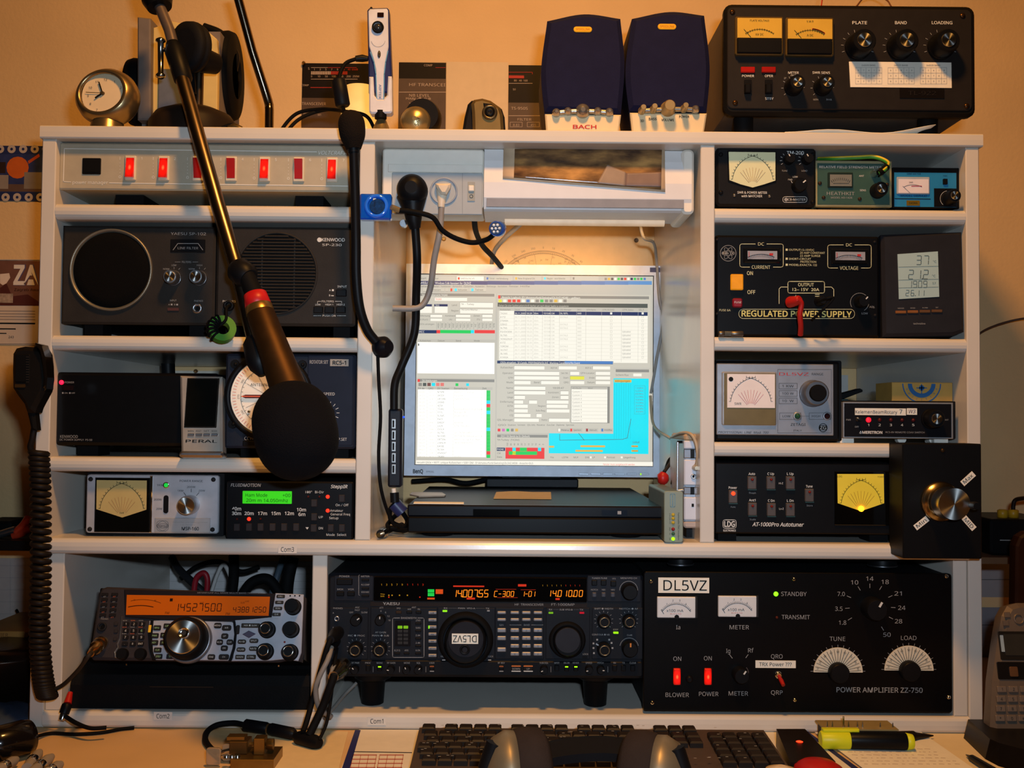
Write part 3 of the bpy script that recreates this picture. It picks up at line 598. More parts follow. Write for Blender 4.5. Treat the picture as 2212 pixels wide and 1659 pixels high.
d.txt('TUNE', 1695, 369, 3.6, LETD); d.txt('LOAD', 1738, 369, 3.6, LETD); d.txt('LOW', 1718, 382, 3.6, LET); d.txt('FWD', 1707, 388, 3.2, LET); d.txt('SWR', 1733, 388, 3.2, LET)
d.ln([(1709, 391), (1712, 396)], 1, LET); d.ln([(1730, 391), (1727, 396)], 1, LET); d.knob(1724, 403, 15, .014, BLK, ptr=50, n0=.002)
d.txt('SWR & POWER METER', 1625, 416, 5, LET, w=64, bold=.01); d.txt('with MATCHER', 1624, 423.5, 5, LET, w=45, bold=.01)
d.box(1691, 425, 1743, 437, 1, LET, r=5); d.txt('CB-MASTER', 1721, 431, 5, LET, w=38); d.dot(1698, 431, 4, LETD)
for x, y in ((1586, 422), (1662, 424)): d.screw(x, y, 3.5, SIL, .002)
for x, y in ((1557, 334), (1557, 416), (1756, 334), (1756, 437)): d.screw(x, y, 5, BLK, .002)
d.feet((1580, 1730), 30, 445, R1, -.01, -.03); d.done()

HKG = M('#2f4d44', .5, bump=.1)
d = Dev('field_strength_meter', 'small green field strength meter in a tan trimmed case on the top right shelf', 'meter', (1845, 446), .02)
d.rr('case', 1764, 349, 1925, 446, -.08, -.004, M('#7e7a5c', .5), 2); d.rr('case_rim', 1762, 347, 1927, 447, -.006, .002, M('#8b8460', .5), 2, .001); d.rr('front_panel', 1766, 353, 1922, 442, .001, .003, HKG, 0, .0005); d.k0 = .0034
d.txt('RELATIVE FIELD STRENGTH METER', 1837, 361, 5, LET, w=134)
d.rr('meter_bezel', 1789, 372, 1843, 405, .003, .006, M('#2a3b36', .3), 1, .001); d.rr('meter_scale', 1793, 377, 1840, 402, .005, .0066, M('#6f7068', .4, noise=.04)); d.ticks(1816, 425, 36, 41, 60, 120, 11, .8, LETB, .007); d.ln([(1800, 396), (1834, 396)], .8, LETB, .007)
d.txt('ANT', 1861, 380, 4, LET); d.txt('SENS', 1864, 411, 4, LET); d.txt('HEATHKIT', 1816, 418, 7, LETD, w=60); d.txt('MODEL HD-1426', 1818, 427, 4, LETD, w=46)
d.lat('antenna_socket', 1887, 377, [(9, .003), (8.5, .010), (6, .018), (5, .026)], CHR, seg=24); d.knob(1895, 413, 16, .016, BLK, SPUN, .62, skirt=1.05, n0=.003)
for x, y in ((1771, 396), (1916, 399), (1779, 427), (1857, 430)): d.screw(x, y, 4.2, M('#3a2f28', .4, .6), .003)
d.feet((1785, 1905), 26, 446, R1, -.008, -.03); d.done()
mb = MB(); P = [onY(1768, 344, .05), onY(1800, 343, .02), onY(1850, 341, .012), (onY(1890, 340, .008)), onY(1918, 352, -.002), onY(1912, 366, -.012), onY(1898, 374, -.012)]
t = empty('earth_wire', 'green and yellow earth wire lying over the green field strength meter', 'cable', P[2]); Q = catmull(P, 10); mb = MB(); tube(mb, Q, .0024, M('#3f8a2c', .45)); sub(mb, 'insulation', t)
mb = MB(); tube(mb, [q+Vector((0, -.0008, .0012)) for q in Q], .0017, M('#c7b02a', .45)); sub(mb, 'yellow_stripe', t)
mb = MB(); tube(mb, [P[-1]+Vector((-.0, 0, 0)), onY(1905, 370, -.011), onY(1916, 360, -.008)], .0042, RUB, 14); sub(mb, 'plug_sleeve', t)

BLU = M('#2277a8', .45, noise=.05)
d = Dev('blue_meter', 'small bright blue meter in a black case at the right end of the top shelf', 'meter', (2003, 449), .022)
d.rr('case', 1929, 364, 2074, 449, -.07, -.003, BLK, 2); d.rr('case_rim', 1928, 362, 2075, 450, -.004, .002, BLK, 2, .001); d.rr('front_panel', 1932, 373, 2066, 447, .001, .003, BLU); d.rr('corner_panel', 2018, 407, 2066, 447, .002, .0036, BLK); d.k0 = .0034
d.txt('SWR METER', 1974, 375.5, 3.5, LETB, w=30); d.rr('meter_bezel', 1938, 382, 2009, 419, .003, .0055, M('#9aa3ac', .3), 1, .001); d.rr('meter_scale', 1941, 387, 2006, 417, .005, .0062, M('#d9cfd2', .5, noise=.03))
d.arc(1972, 440, 41, 62, 118, .8, LETB, .0066); d.ln([(1969, 402), (1991, 402)], 1.6, LETR, .0066); d.txt('SWR', 1968, 394, 3, LETB, n=.0066); d.ln([(1950, 402), (1966, 417)], .6, LETB, .0066)
d.txt('MODEL SWR430', 1974, 423, 4.5, LETB, w=56); d.ln([(1933, 429), (2010, 430)], 1.6, LETB); d.rr('badge', 1959, 433, 1987, 444, .003, .0044, M('#8f7424', .4, .6)); d.txt('DAIWA', 1973, 438.5, 4, LETB, n=.0048)
d.rr('slide_switch', 2038, 386, 2047, 398, .002, .0055, BLK, 1); d.txt('FWD', 2042, 380, 3, LETB); d.arc(2048, 429, 17, 100, 230, .8, LET, .004); d.knob(2047, 430, 15, .022, BLK, SPUN, .62, n0=.0036)
d.feet((1950, 2050), 22, 449, R1, -.008, -.03); d.done()

YLT = M('#c6c49a', .6, noise=0)
d = Dev('regulated_power_supply', 'black bench power supply with amber rocker and two small meters on the second right shelf', 'power supply', (1722, 727), .01)
d.rr('case', 1546, 510, 1898, 728, -.3, -.005, BLKM, 3); d.rr('front_panel', 1545, 509, 1900, 728, -.005, .002, M('#0d0d0f', .45), 5, .003); d.k0 = .0025
for x0, x1, xm, y, a, b in ((1598, 1692, 1644, 527, 'DC', 'CURRENT'), (1788, 1882, 1834, 529, 'DC', 'VOLTAGE')):
    d.box(x0, y, x1, y+50, 1.3, YLT, r=5); d.rc(xm-12, y-4, xm+12, y+5, M('#0d0d0f', .45), n=.0027); d.txt(a, xm, y, 6.5, YLT, w=13, n=.003); d.rc(xm-24, y+44, xm+26, y+55, M('#0d0d0f', .45), n=.0027); d.txt(b, xm, y+50, 7.5, YLT, w=40, n=.003)
    o = d.rr('panel_meter', x0+8, y+8, x1-5, y+41, .001, .006, M('#17181a', .2, coat=.5), 2, .0015); d.rr('meter_scale', x0+17, y+15, x1-13, y+33, .005, .0066, M('#8f9097', .4, noise=.05), parent=o)
    d.arc(xm, y+90, 68, 65, 115, .9, LETB, .007); d.ticks(xm, y+90, 62, 68, 66, 114, 17, .7, LETB, .007); d.ln([(x0+20, y+17), (x0+20, y+28)], 1.2, LETR, .007); d.rc(x1-30, y+20, x1-22, y+25, LETR, n=.007)
d.arc(1573, 547, 17, 0, 360, 1.1, LETD, k=30)
for r in (0, 60, 120): d.ln([(1573+14*math.cos(math.radians(a))*math.cos(math.radians(r))-5*math.sin(math.radians(a))*math.sin(math.radians(r)), 547-14*math.cos(math.radians(a))*math.sin(math.radians(r))-5*math.sin(math.radians(a))*math.cos(math.radians(r))) for a in range(0, 361, 24)], .8, LETD)
d.txt('BIG TX', 1573, 547, 4, LET, w=24)
for i, (tx, x) in enumerate((('\u25a0 OUTPUT:12-15VDC', 1697), ('20 AMP CONSTANT', 1728), ('22 AMP SURGE', 1728), ('\u25a0 SHORT-CIRCUIT', 1697), ('PROTECTION', 1729), ('\u25a0 MODEL:EXACTA 122', 1697))): d.txt(tx, x, 539.5+i*6.5, 4.3, YLT, al='L', w=(62, 54, 44, 55, 34, 68)[i])
d.rr('power_rocker', 1577, 590, 1608, 628, .001, .004, BLK, 1); d.rr('rocker', 1579, 592, 1606, 626, .003, .008, M('#b37410', .35, e=.35, ecol='#ff9a10', noise=.12, scale=120), 1, .0012)
d.txt('ON', 1620, 590, 8, YLT, w=13, bold=.01); d.txt('OFF', 1623, 631, 8, YLT, w=17, bold=.01)
d.rr('fuse_holder', 1583, 644, 1604, 664, .001, .007, M('#7d1220', .4), 4, .0015); d.txt('FUSE', 1594, 653, 4, LET, w=15, n=.0075); d.txt('FUSE 6A', 1566, 670, 4.5, YLT, w=24)
d.box(1702, 608, 1781, 633, 1.5, YLT, r=4); d.txt('OUTPUT', 1741, 615, 7, YLT, w=34, bold=.01); d.txt('12\u2013 15V  20A', 1741, 625.5, 6.5, YLT, w=58, bold=.01)
d.ln([(1702, 620), (1687, 620), (1683, 624), (1683, 656)], 1.4, YLT); d.ln([(1781, 620), (1796, 620), (1801, 625), (1801, 640)], 1.4, YLT); d.txt('+', 1719, 640, 9, YLT); d.ln([(1761, 636), (1770, 636)], 1.4, YLT); d.ln([(1761, 640), (1770, 640)], 1.4, YLT)
d.box(1596, 668, 1846, 688, 1, YLT, r=9); d.txt('REGULATED POWER SUPPLY', 1721, 678, 12.5, M('#c9bf70', .6, noise=0), w=238, bold=.02)
for x, m in ((1706, M('#a01818', .35)), (1768, BLK)): d.lat('binding_post', x, 652, [(11, .002), (11, .006), (9, .007), (9, .018), (7, .020)], m, seg=20)
d.arc(1857, 653, 20, -60, 210, .9, LETD); d.knob(1857, 653, 13, .018, BLK, n0=.002, ptr=40); d.txt('ADJ.', 1884, 663, 4, LETD, w=12); d.txt('LOW', 1868, 677, 4, LETD, w=13)
for x, y in ((1889, 523), (1890, 681), (1549, 518), (1549, 678)): d.screw(x, y, 3, DKG, .002)
d.feet((1580, 1870), 40, 727, R2, -.01, -.05); d.done()
RDW = M('#a81a14', .4)
t = empty('red_banana_lead', 'red banana plug with lead hanging from the black bench power supply', 'cable', onY(1716, 652, -.01))
mb = MB(); a = onY(1704, 656, -.012); b = onY(1728, 647, -.03); tube(mb, [a, a.lerp(b, .3), a.lerp(b, .9), b], [.0055, .0062, .0058, .004], RDW, 14); sub(mb, 'plug', t)
mb = MB(); tube(mb, catmull([b-Vector((.003, 0, 0)), onY(1731, 656, -.028), onY(1728, 680, -.024), onY(1730, 706, -.018), onY(1729, 724, -.012)]), .0034, RDW); sub(mb, 'lead', t)
cable('black_banana_lead', 'thin black lead looping from the black post of the bench power supply', [(1768, 652, -.01), (1785, 645, -.028), (1800, 643, -.03), (1792, 655, -.028), (1770, 676, -.022), (1755, 690, -.014)], .0016, RUB)
t = Dev('glass_fuse', 'clear glass fuse tube lying at the left front of the bench power supply', 'fuse', (1592, 719), -.002); gz = R2+.0036
mb = MB(); a = onY(1552, 719, -.001); b = onY(1605, 719, -.001); a.z = b.z = gz; 
off = lambda v: (v.x-t.O.x, v.y-t.O.y, v.z-t.O.z)
tube(mb, [off(a.lerp(b, .22)), off(a.lerp(b, .9))], .0032, M('#8a8a80', .08, trans=.7), 14); mb.build('glass_tube', t.e)
for f0, f1 in ((0, .25), (.5, 1)): mb = MB(); tube(mb, [off(a.lerp(b, f0)), off(a.lerp(b, f0+.02)), off(a.lerp(b, f1-.02)), off(a.lerp(b, f1))], [.003, .0036, .0036, .003], M('#6b6257', .35, .8), 14); mb.build('end_cap', t.e)
t.done()

d = Dev('weather_station', 'dark grey weather station with a pale number display right of the bench power supply', 'weather station', (1995, 727), .006, tilt=4, yaw=-4)
WS = M('#2b2b30', .5, bump=.1)
d.poly('case', [(1904, 506), (2079, 500), (2084, 716), (2060, 724), (1908, 727)], -.03, .004, WS, .004); d.k0 = .0046
d.poly('display', [(1939, 549), (2026, 543), (2029, 641), (1942, 646)], .003, .0052, M('#8fa09c', .3, e=.10, ecol='#b8d4cc', noise=.04, scale=20)); n = .0056; LG = M('#4c5a5a', .5, noise=0)
d.seg7('37', 1980, 562, 19, 16, LG, n, w=1.6, slant=.05); d.seg7('21.2', 1963, 593, 19, 16, LG, n, w=1.6, slant=.05); d.seg7('1909', 1962, 614, 14, 11, LG, n, w=1.3, slant=.05); d.seg7('26.11', 1957, 633, 12, 11, LG, n, w=1.2, slant=.05)
d.txt('\u00b0C', 2019, 565, 5, LG, n=n); d.txt('\u00b0C', 2017, 596, 5, LG, n=n); d.txt('57', 2018, 612, 5, LG, n=n)
for y in (577, 605, 622): d.ln([(1941, y), (2027, y-2)], .8, LG, n)
for i in range(4): d.rr('button', 1935+i*26, 671-i*.8, 1958+i*26, 677-i*.8, .004, .0062, M('#7a4a20' if i < 2 else '#5a3c22', .45), 1, .0006)
for i, tx in enumerate(('SNOOZE', 'MODE', 'ALARM', 'SET')): d.txt(tx, 1946+i*26, 666-i*.6, 2.6, LETD)
d.txt('technoline', 1986, 699, 4, LETD, w=26); d.poly('stand_foot', [(1915, 722), (2058, 718), (2056, 728), (1916, 728)], -.05, -.002, BLK)
d.done()

SVF = M('#8f9196', .45, .55, bump=.05)
d = Dev('silver_wattmeter', 'silver wattmeter with white cross-needle scale and large black-capped knob on the third right shelf', 'meter', (1680, 950), .014)
d.rr('case', 1546, 778, 1818, 952, -.14, -.008, BLK, 4); d.rr('case_rim', 1545, 780, 1814, 953, -.012, .0, BLK, 4, .003); d.rr('front_panel', 1548, 786, 1801, 940, -.002, .002, SVF, 2, .001); d.k0 = .0026
d.rr('meter_frame', 1559, 803, 1678, 919, .001, .0045, M('#a9abae', .3, .5), 4, .0015); d.rr('meter_window', 1564, 806, 1676, 918, .004, .0055, M('#6a5f40', .3, coat=.4), 2, .0006)
d.rr('meter_scale', 1571, 808, 1674, 881, .005, .0064, M('#d8ccc4', .6, e=.05, noise=.04)); crossmeter(d, 1573, 812, 1672, 880, 1622, 884, None, n=.0068, red=LETR); d.txt('SWR', 1594, 872, 5, LETB, w=15, n=.0068); d.dot(1579, 819, 5, LETB, n=.0068)
d.txt('DL5VZ', 1715, 808, 6.5, LETR, w=64); d.txt('RANGE', 1766, 808, 5, LETB, w=25); d.box(1680, 798, 1796, 935, .6, LETB)
for y, tx in ((834, '1 KW'), (850, '100 W'), (866, '10  W')): d.box(1683, y-6, 1722, y+6, .7, LETB); d.txt(tx, 1702, y, 5, LETB, w=25)
d.knob(1755, 850, 28, .020, M('#777a80', .35, .8), n0=.002, skirt=1.05); o = d.lat('knob_cap', 1755, 850, [(18, .020), (18, .025), (16, .0265)], RUB, seg=40)
for x, tx, m in ((1722, 'LOW', M('#1d4a34', .3)), (1786, 'HIGH', M('#3a1c1e', .3))): d.led(x, 899, 6.5, m, .005, .002, ring=SVF); 
d.box(1684, 892, 1730, 906, .6, LETB); d.txt('LOW', 1699, 899, 4.5, LETB, w=17); d.box(1748, 892, 1794, 906, .6, LETB); d.txt('HIGH', 1763, 899, 4.5, LETB, w=18); d.ln([(1730, 899), (1748, 899)], .5, LETB)
d.txt('ZETAGI', 1724, 917, 5.5, LETB, w=32); d.txt('ITALY', 1723, 930, 3.5, LETB, w=18); d.txt('PROFESSIONAL LINE  Mod. 700', 1606, 934, 4.5, LETB, w=108, slant=.2); d.dot(1778, 924, 9.5, LETB); d.dot(1778, 924, 8, SVF, n=.0028); d.rc(1770, 919, 1786, 929, LETB, n=.003); d.txt('ZG', 1778, 924, 6.5, LET, w=13, n=.0033)
d.feet((1575, 1785), 34, 952, R3, -.012, -.05); d.done()

d = Dev('coax_switch_controller', 'low black remote antenna switch box with one lit red lamp on the third right shelf', 'switch box', (1940, 946), .012)
d.rr('case', 1823, 866, 2064, 947, -.13, -.004, BLKM, 2); d.rr('front_frame', 1821, 869, 2059, 947, -.005, .002, M('#a3a6aa', .35, .6), 1, .0005); d.rr('front_panel', 1824, 872, 2055, 944, .001, .003, M('#161519', .45)); d.k0 = .0034
d.rr('name_sticker', 1847, 882, 1957, 897, .003, .0038, PAP); d.txt('KelemenBeamRotary', 1893, 890, 7, M('#3a2630', .6, noise=0), w=90, n=.0042); d.txt('7', 1946, 889, 9, LETB, n=.0042)
d.rr('initials_sticker', 1959, 882, 1981, 896, .003, .0038, PAP); d.txt('W3', 1970, 888.5, 8, M('#5a3040', .6, noise=0), w=15, n=.0042, slant=.2)
for i in range(5):
    x = 1876+i*24.2; d.led(x, 907+i*.2, 5.5 if i == 0 else 4, M('#d01018', .3, e=3, ecol='#ff1020') if i == 0 else M('#4a1014', .35), n0=.003); d.txt(str(i+1), x, 918, 5, LET, w=5 if i else 3)
d.txt('PWR', 1833, 907, 3.5, LETD); d.txt('OFF', 1851, 922, 3.5, LETD); d.lat('toggle_base', 1850, 906, [(5, .003), (4.5, .006), (2.5, .007), (2.5, .014), (3, .018)], CHR, seg=14)
d.txt('AMERITRON', 1881, 934, 5.5, LET, w=50, bold=.03); d.txt('RCS-8V REMOTE COAX SWITCH', 1955, 934, 3.5, LETD, w=84); d.txt('ANT', 2045, 907, 3, LETD)
d.knob(2011, 905, 20, .018, BLK, SPUN, .58, n0=.003, skirt=1.1)
for x in (1835, 1961, 2030): d.lat('foot', x, 949, [(10, -.03), (10, -.02)], WHT, seg=12)
d.feet((1835, 2040), 30, 947, R3, -.01, -.04, WHT); d.done()
t = Dev('emblem_box', 'yellowish cardboard box with blue round emblem on top of the remote antenna switch', 'box', (1978, 866), .04)
YB = M('#b58c45', .7, noise=.06); zb = onY(1940, 866, .012).z
mb = MB(); a = t.rect(1927, 826, 2058, 866); prism(mb, rrect(a[0], t.vz(zb), a[2], a[3]), -.06, 0, YB, .0008); mb.build('carton', t.e); t.k0 = .0006; BE = M('#24598c', .6, noise=.08)
for r0, r1 in ((30, 21), (42, 39.5)):
    u, v = t.p(1991, 829, t.k0); K = 40
    for i in range(K):
        a0, a1 = PI+PI*i/K, PI+PI*(i+1)/K; q = [(u+r*t.px*math.cos(a), v+r*t.px*math.sin(a)) for r, a in ((r0, a0), (r0, a1), (r1, a1), (r1, a0))]
        q = [(x, min(max(z, t.vz(zb)+.0005), a[3] if False else 9)) for x, z in q]; t._b(BE).add([(x, -t.k0, z) for x, z in q], [[0, 1, 2, 3]], BE)
t.dot(1991, 838, 6, BE); t.ln([(1980, 838), (2002, 838)], 2, BE); t.ln([(1991, 830), (1991, 850)], 2, BE)
for i in range(9): a = math.radians(200+i*17.5); t.txt('AMICITIA'[i % 8], 1991+34*math.cos(a), 829-34*math.sin(a), 4, BE, rot=math.degrees(a)+90)
t.done()
t = Dev('black_flat_clip', 'flat black plastic lever leaning out right of the silver wattmeter', 'clip', (1840, 850), .10)
t.poly('lever', [(1806, 853), (1858, 839), (1864, 842), (1864, 846), (1812, 866), (1806, 866)], -.02, 0, BLK, .001); t.poly('foot', [(1806, 860), (1832, 862), (1838, 872), (1806, 872)], -.03, -.002, M('#3a4a48', .4, .5), .001); t.done()
t = empty('cord_reel', 'black round reel standing beside the remote antenna switch box', 'reel', onY(2072, 890, .06)); c = onY(2070, 888, .07); c.z = max(c.z, R3+.0225); mb = MB()
vs = []
for k, (r, x) in enumerate(((.021, -.012), (.0225, -.010), (.0225, .006), (.020, .008), (.006, .008))):
    vs += [(c.x+x, c.y+r*math.cos(2*PI*i/32), c.z+r*math.sin(2*PI*i/32)) for i in range(32)]
mb.add(vs, [[k*32+i, k*32+(i+1) % 32, (k+1)*32+(i+1) % 32, (k+1)*32+i] for k in range(4) for i in range(32)]+[list(range(32))], BLKM, True); sub(mb, 'drum', t)
mb = MB(); prism(mb, rrect(c.x-.011, R3+.0002, c.x+.006, c.z-.018), -c.y-.012, -c.y+.012, BLK); sub(mb, 'foot', t)

d = Dev('automatic_tuner', 'black automatic antenna tuner with glowing amber cross-needle meter on the fourth right shelf', 'tuner', (1745, 1152), .01)
d.rr('case', 1546, 1001, 1952, 1153, -.24, -.005, BLKM, 2); d.rr('front_panel', 1544, 1000, 1954, 1154, -.005, .002, M('#121214', .45), 3, .002); d.k0 = .0026
KG = M('#4a4442', .5)
for x, y, a, b, on in ((1584, 1071, 'Power', 'Func', 1), (1625, 1041, 'Auto', 'Thresh', 0), (1666, 1041, 'C Up', '', 0), (1708, 1041, 'L Up', '', 0), (1626, 1098, 'Ant1', 'Scale', 0), (1667, 1099, 'C Dn', '', 0), (1708, 1099, 'L Dn', '', 0), (1749, 1068, 'Tune', 'Store', 0)):
    o = d.rr('push_button', x-9.5, y-12, x+9.5, y+16, .002, .006, KG, 1, .001); d.led(x, y-5, 4.2 if on else 3, M('#e01410', .3, e=5, ecol='#ff2a10') if on else M('#6a1512', .35), n0=.006); d.rc(x-9.5, y+15.5, x+9.5, y+18, M('#2c4a44', .4), n=.003)
    d.txt(a, x-1, y-17.5, 5, LET, w=len(a)*3.6, bold=.015)
    if b: d.txt(b, x, y+24, 3.6, LETD, w=len(b)*2.6)
d.txt('Hi-Z', 1687, 1044, 4, LET, w=9); d.txt('Lo-Z', 1688, 1099, 4, LET, w=10); d.txt('AT-1000Pro Autotuner', 1681, 1133, 8, LET, w=110, slant=.2, bold=.02)
d.box(1562, 1123, 1590, 1141, 1.5, LET, r=4); d.txt('LDG', 1576, 1132, 11.5, LET, w=23, bold=.03); d.txt('ELECTRONICS', 1576, 1146, 4, LET, w=27, bold=.02)
d.rr('meter_window', 1803, 1018, 1935, 1135, .002, .0045, M('#0b0a09', .12, coat=.6), 1, .0008)
d.poly('meter_scale', [(1809, 1024), (1909, 1024), (1910, 1087), (1884, 1096), (1860, 1104), (1836, 1096), (1810, 1087)], .004, .0055, M('#b09a2c', .5, e=.42, ecol='#d8b02a', noise=.12, scale=25))
d.led(1860, 1099, 6, M('#ffb020', .3, e=9, ecol='#ff9a10'), .004, .0055, name='meter_lamp'); crossmeter(d, 1811, 1028, 1908, 1100, 1860, 1105, None, n=.006, red=M('#8a5a10', .6, noise=0)); d.txt('LDG', 1814, 1029, 4, LETB, n=.006); d.txt('POWER', 1903, 1030, 3, LETB, n=.006)
d.feet((1575, 1905), 40, 1153, ZM1, -.012, -.05); d.done()

d = Dev('antenna_tuning_box', 'black control box with a big silver knob on the right front edge of the shelf', 'control box', (2036, 1083), -.046)
d.rr('case', 1950, 958, 2121, 1207, -.0445, 0, M('#0f0f10', .5, bump=.2), 3, .0015); d.k0 = .0005
for st, x, y, r in (('Max', 2091, 1034, 42), ('Min', 1990, 1130, 38), ('MID', 2093, 1130, -48)):
    u, v = d.p(x, y); mb = MB(); a = math.radians(r); P = [(u+(sx*17*math.cos(a)-sy*6.5*math.sin(a))*d.px, v+(sx*17*math.sin(a)+sy*6.5*math.cos(a))*d.px) for sx, sy in ((-1, -1), (1, -1), (1, 1), (-1, 1))]; prism(mb, P, 0, .0005, PAP); mb.build('paper_tag', d.e); d.txt(st, x, y, 8, LETB, w=25, rot=r, n=.0009)
d.screw(2036, 973, 4.5, M('#3a2c1c', .4, .7))
k = d.lat('knob', 2030, 1083, [(43, 0), (43, .004), (40, .007), (33, .008), (33, .020), (34, .022)], M('#a89470', .25, 1), seg=64); mb = MB(); u, v = d.p(2030, 1083); lathe(mb, u, v, [(34*d.px, .021), (34*d.px, .040), (33*d.px, .0425)], SPUN, 64); mb.build('cap', k)
mb = MB(); u, v = d.p(2045, 1085, .0); lathe(mb, u+.012, v, [(8*d.px, .042), (7*d.px, .0445), (9*d.px, .049), (7*d.px, .056)], BLK, 24); mb.build('crank_grip', k)
d.done()

AMP = M('#0a0a0b', .38, bump=.06)
d = Dev('power_amplifier', 'large black linear amplifier with two white half-round dials at the lower right', 'amplifier', (1722, 1536), .006)
d.rr('case', 1394, 1240, 2052, 1537, -.34, -.004, BLKM, 2); d.rr('front_panel', 1390, 1237, 2057, 1538, -.004, .003, AMP, 7, .001); d.k0 = .0036
d.rr('call_sign_sticker', 1422, 1248, 1532, 1281, .003, .0038, PAP); d.txt('DL5VZ', 1480, 1264.5, 22, LETB, w=94, n=.0042)
for x, y in ((1406, 1256), (1715, 1251), (2044, 1245), (1409, 1518), (1717, 1512), (2049, 1506)): d.screw(x, y, 4.5, n0=.003)
for x0, y0, tx, xt in ((1420, 1290, 'Ia', 1465), (1552, 1288, 'METER', 1597)):
    o = d.rr('panel_meter', x0, y0, x0+86, y0+45, .003, .0075, M('#cfd0cf', .35, noise=.03), 1, .001); d.rr('meter_edge', x0+82, y0-1, x0+86, y0+45, .004, .0082, M('#3a3a3c', .3), parent=o)
    n = .0079; d.arc(x0+41, y0+52, 37, 35, 145, .8, LETB, n); d.ticks(x0+41, y0+52, 37, 41, 40, 140, 21, .7, LETB, n); d.txt('x100 mA', x0+38, y0+29, 5.5, LETB, w=36, n=n); d.txt('KL.0-5 mA', x0+40, y0+36, 2.4, LETR, w=24, n=n)
    for i, c_ in enumerate('012345'): a = math.radians(150-i*24); d.txt(c_, x0+41+44*math.cos(a)*.8, y0+52-46*math.sin(a), 4, LETB, n=n)
    d.ln([(x0+8, y0+27), (x0+14, y0+36)], 1, LETB, n); d.txt(tx, xt, 1355, 9, LETD, w=9 if tx == 'Ia' else 42); d.dot(x0+42, y0+43, 5, LETB, n=n)
d.led(1676, 1283, 5, M('#40d010', .3, e=4, ecol='#60ff10'), n0=.003); d.txt('STANDBY', 1715, 1283, 9, LETD, w=55); d.led(1678, 1334, 3.2, M('#4a1a16', .3), n0=.003); d.txt('TRANSMIT', 1719, 1333, 9, LETD, w=61)
for tx, x, y in (('ON', 1463, 1423), ('ON', 1529, 1422), ('BLOWER', 1463, 1501), ('POWER', 1531, 1499), ('METER', 1595, 1498), ('Ig', 1573, 1406), ('Rf', 1622, 1405), ('QRO', 1678, 1418), ('QRP', 1678, 1496), ('TUNE', 1809, 1380), ('LOAD', 1963, 1378)): d.txt(tx, x, y, 9, LETD, w={'Ig': 9, 'Rf': 12, 'ON': 17}.get(tx, len(tx)*8.4))
for x in (1463, 1530):
    o = d.rr('rocker_switch', x-10, 1443, x+10, 1482, .003, .0055, BLK, 1, .0008); d.rr('rocker', x-7.5, 1445, x+7.5, 1480, .005, .0095, GLOW('#b01008', '#ff1206', 1.1), 1, .0012, parent=o)
d.lat('lamp_holder', 1488, 1465, [(8, .003), (7, .007), (4, .008)], BLK, seg=16)
d.ln([(1576, 1414), (1582, 1422)], 1.3, LETD); d.ln([(1616, 1414), (1611, 1421)], 1.3, LETD); d.knob(1597, 1455, 17, .016, BLK, n0=.003, ptr=35); d.arc(1597, 1455, 20, -20, 40, 1.2, SIL)
d.rr('power_question_sticker', 1632, 1427, 1719, 1443, .003, .0038, PAP); d.txt('TRX Power ???', 1675, 1435, 7.5, LETB, w=70, n=.0042)
d.lat('toggle_switch', 1679, 1456, [(8.5, .003), (8, .007), (5, .008)], CHR, seg=18); mb = MB(); u, v = d.p(1679, 1457); tube(mb, [(u, -.007, v), (u+.001, -.016, v-.004), (u+.002, -.022, v-.008)], [.002, .0028, .0024], M('#a01a14', .35), 10); mb.build('toggle_lever', d.e)
n0 = 1886
for i, (tx, x, y) in enumerate((('1.8', 1820, 1345), ('3.5', 1812, 1315), ('7.0', 1817, 1283), ('10', 1846, 1258), ('14', 1879, 1250), ('18', 1912, 1257), ('21', 1940, 1282), ('24', 1948, 1313), ('28', 1941, 1342), ('50', 1916, 1371))):
    d.txt(tx, x, y, 9, LETD, w=16); q = Vector((1879-x, 1310-y)).normalized(); d.ln([(x+q.x*14, y+q.y*11), (x+q.x*23, y+q.y*20)], 1.2, LETD)
d.knob(1882, 1312, 24, .022, BLK, n0=.003, ptr=30); d.arc(1870, 1312, 31, -20, 38, 1.6, M('#b8a060', .3, .8))
for x, y in ((1810, 1452), (1963, 1448)):
    u, v = d.p(x, y, .003); r1, r0 = 53*d.px, 20*d.px; K = 32; P = [(u+r1*math.cos(PI*i/K), v+r1*math.sin(PI*i/K)) for i in range(K+1)]; mb = MB(); prism(mb, P, .003, .0042, M('#d2c7ae', .6, noise=.03)); mb.build('half_dial', d.e)
    d.ticks(x, y, 22, 50, 4, 176, 19, .9, LETB, .0047); d.ticks(x, y, 53, 59, 2, 178, 15, .9, LETD)
    for i in range(9): a = math.radians(10+i*20); d.txt(str((9-i)*10), x+44*math.cos(a), y-44*math.sin(a), 4, LETB, n=.005, rot=math.degrees(a)-90)
    d.knob(x, y, 22, .010, BLK, n0=.004)
d.txt('POWER AMPLIFIER ZZ-750', 1900, 1490.5, 10.5, LETD, w=186, bold=.01)
d.feet((1420, 1722, 2025), 30, 1536, ZB1, -.02, -.06); d.done()
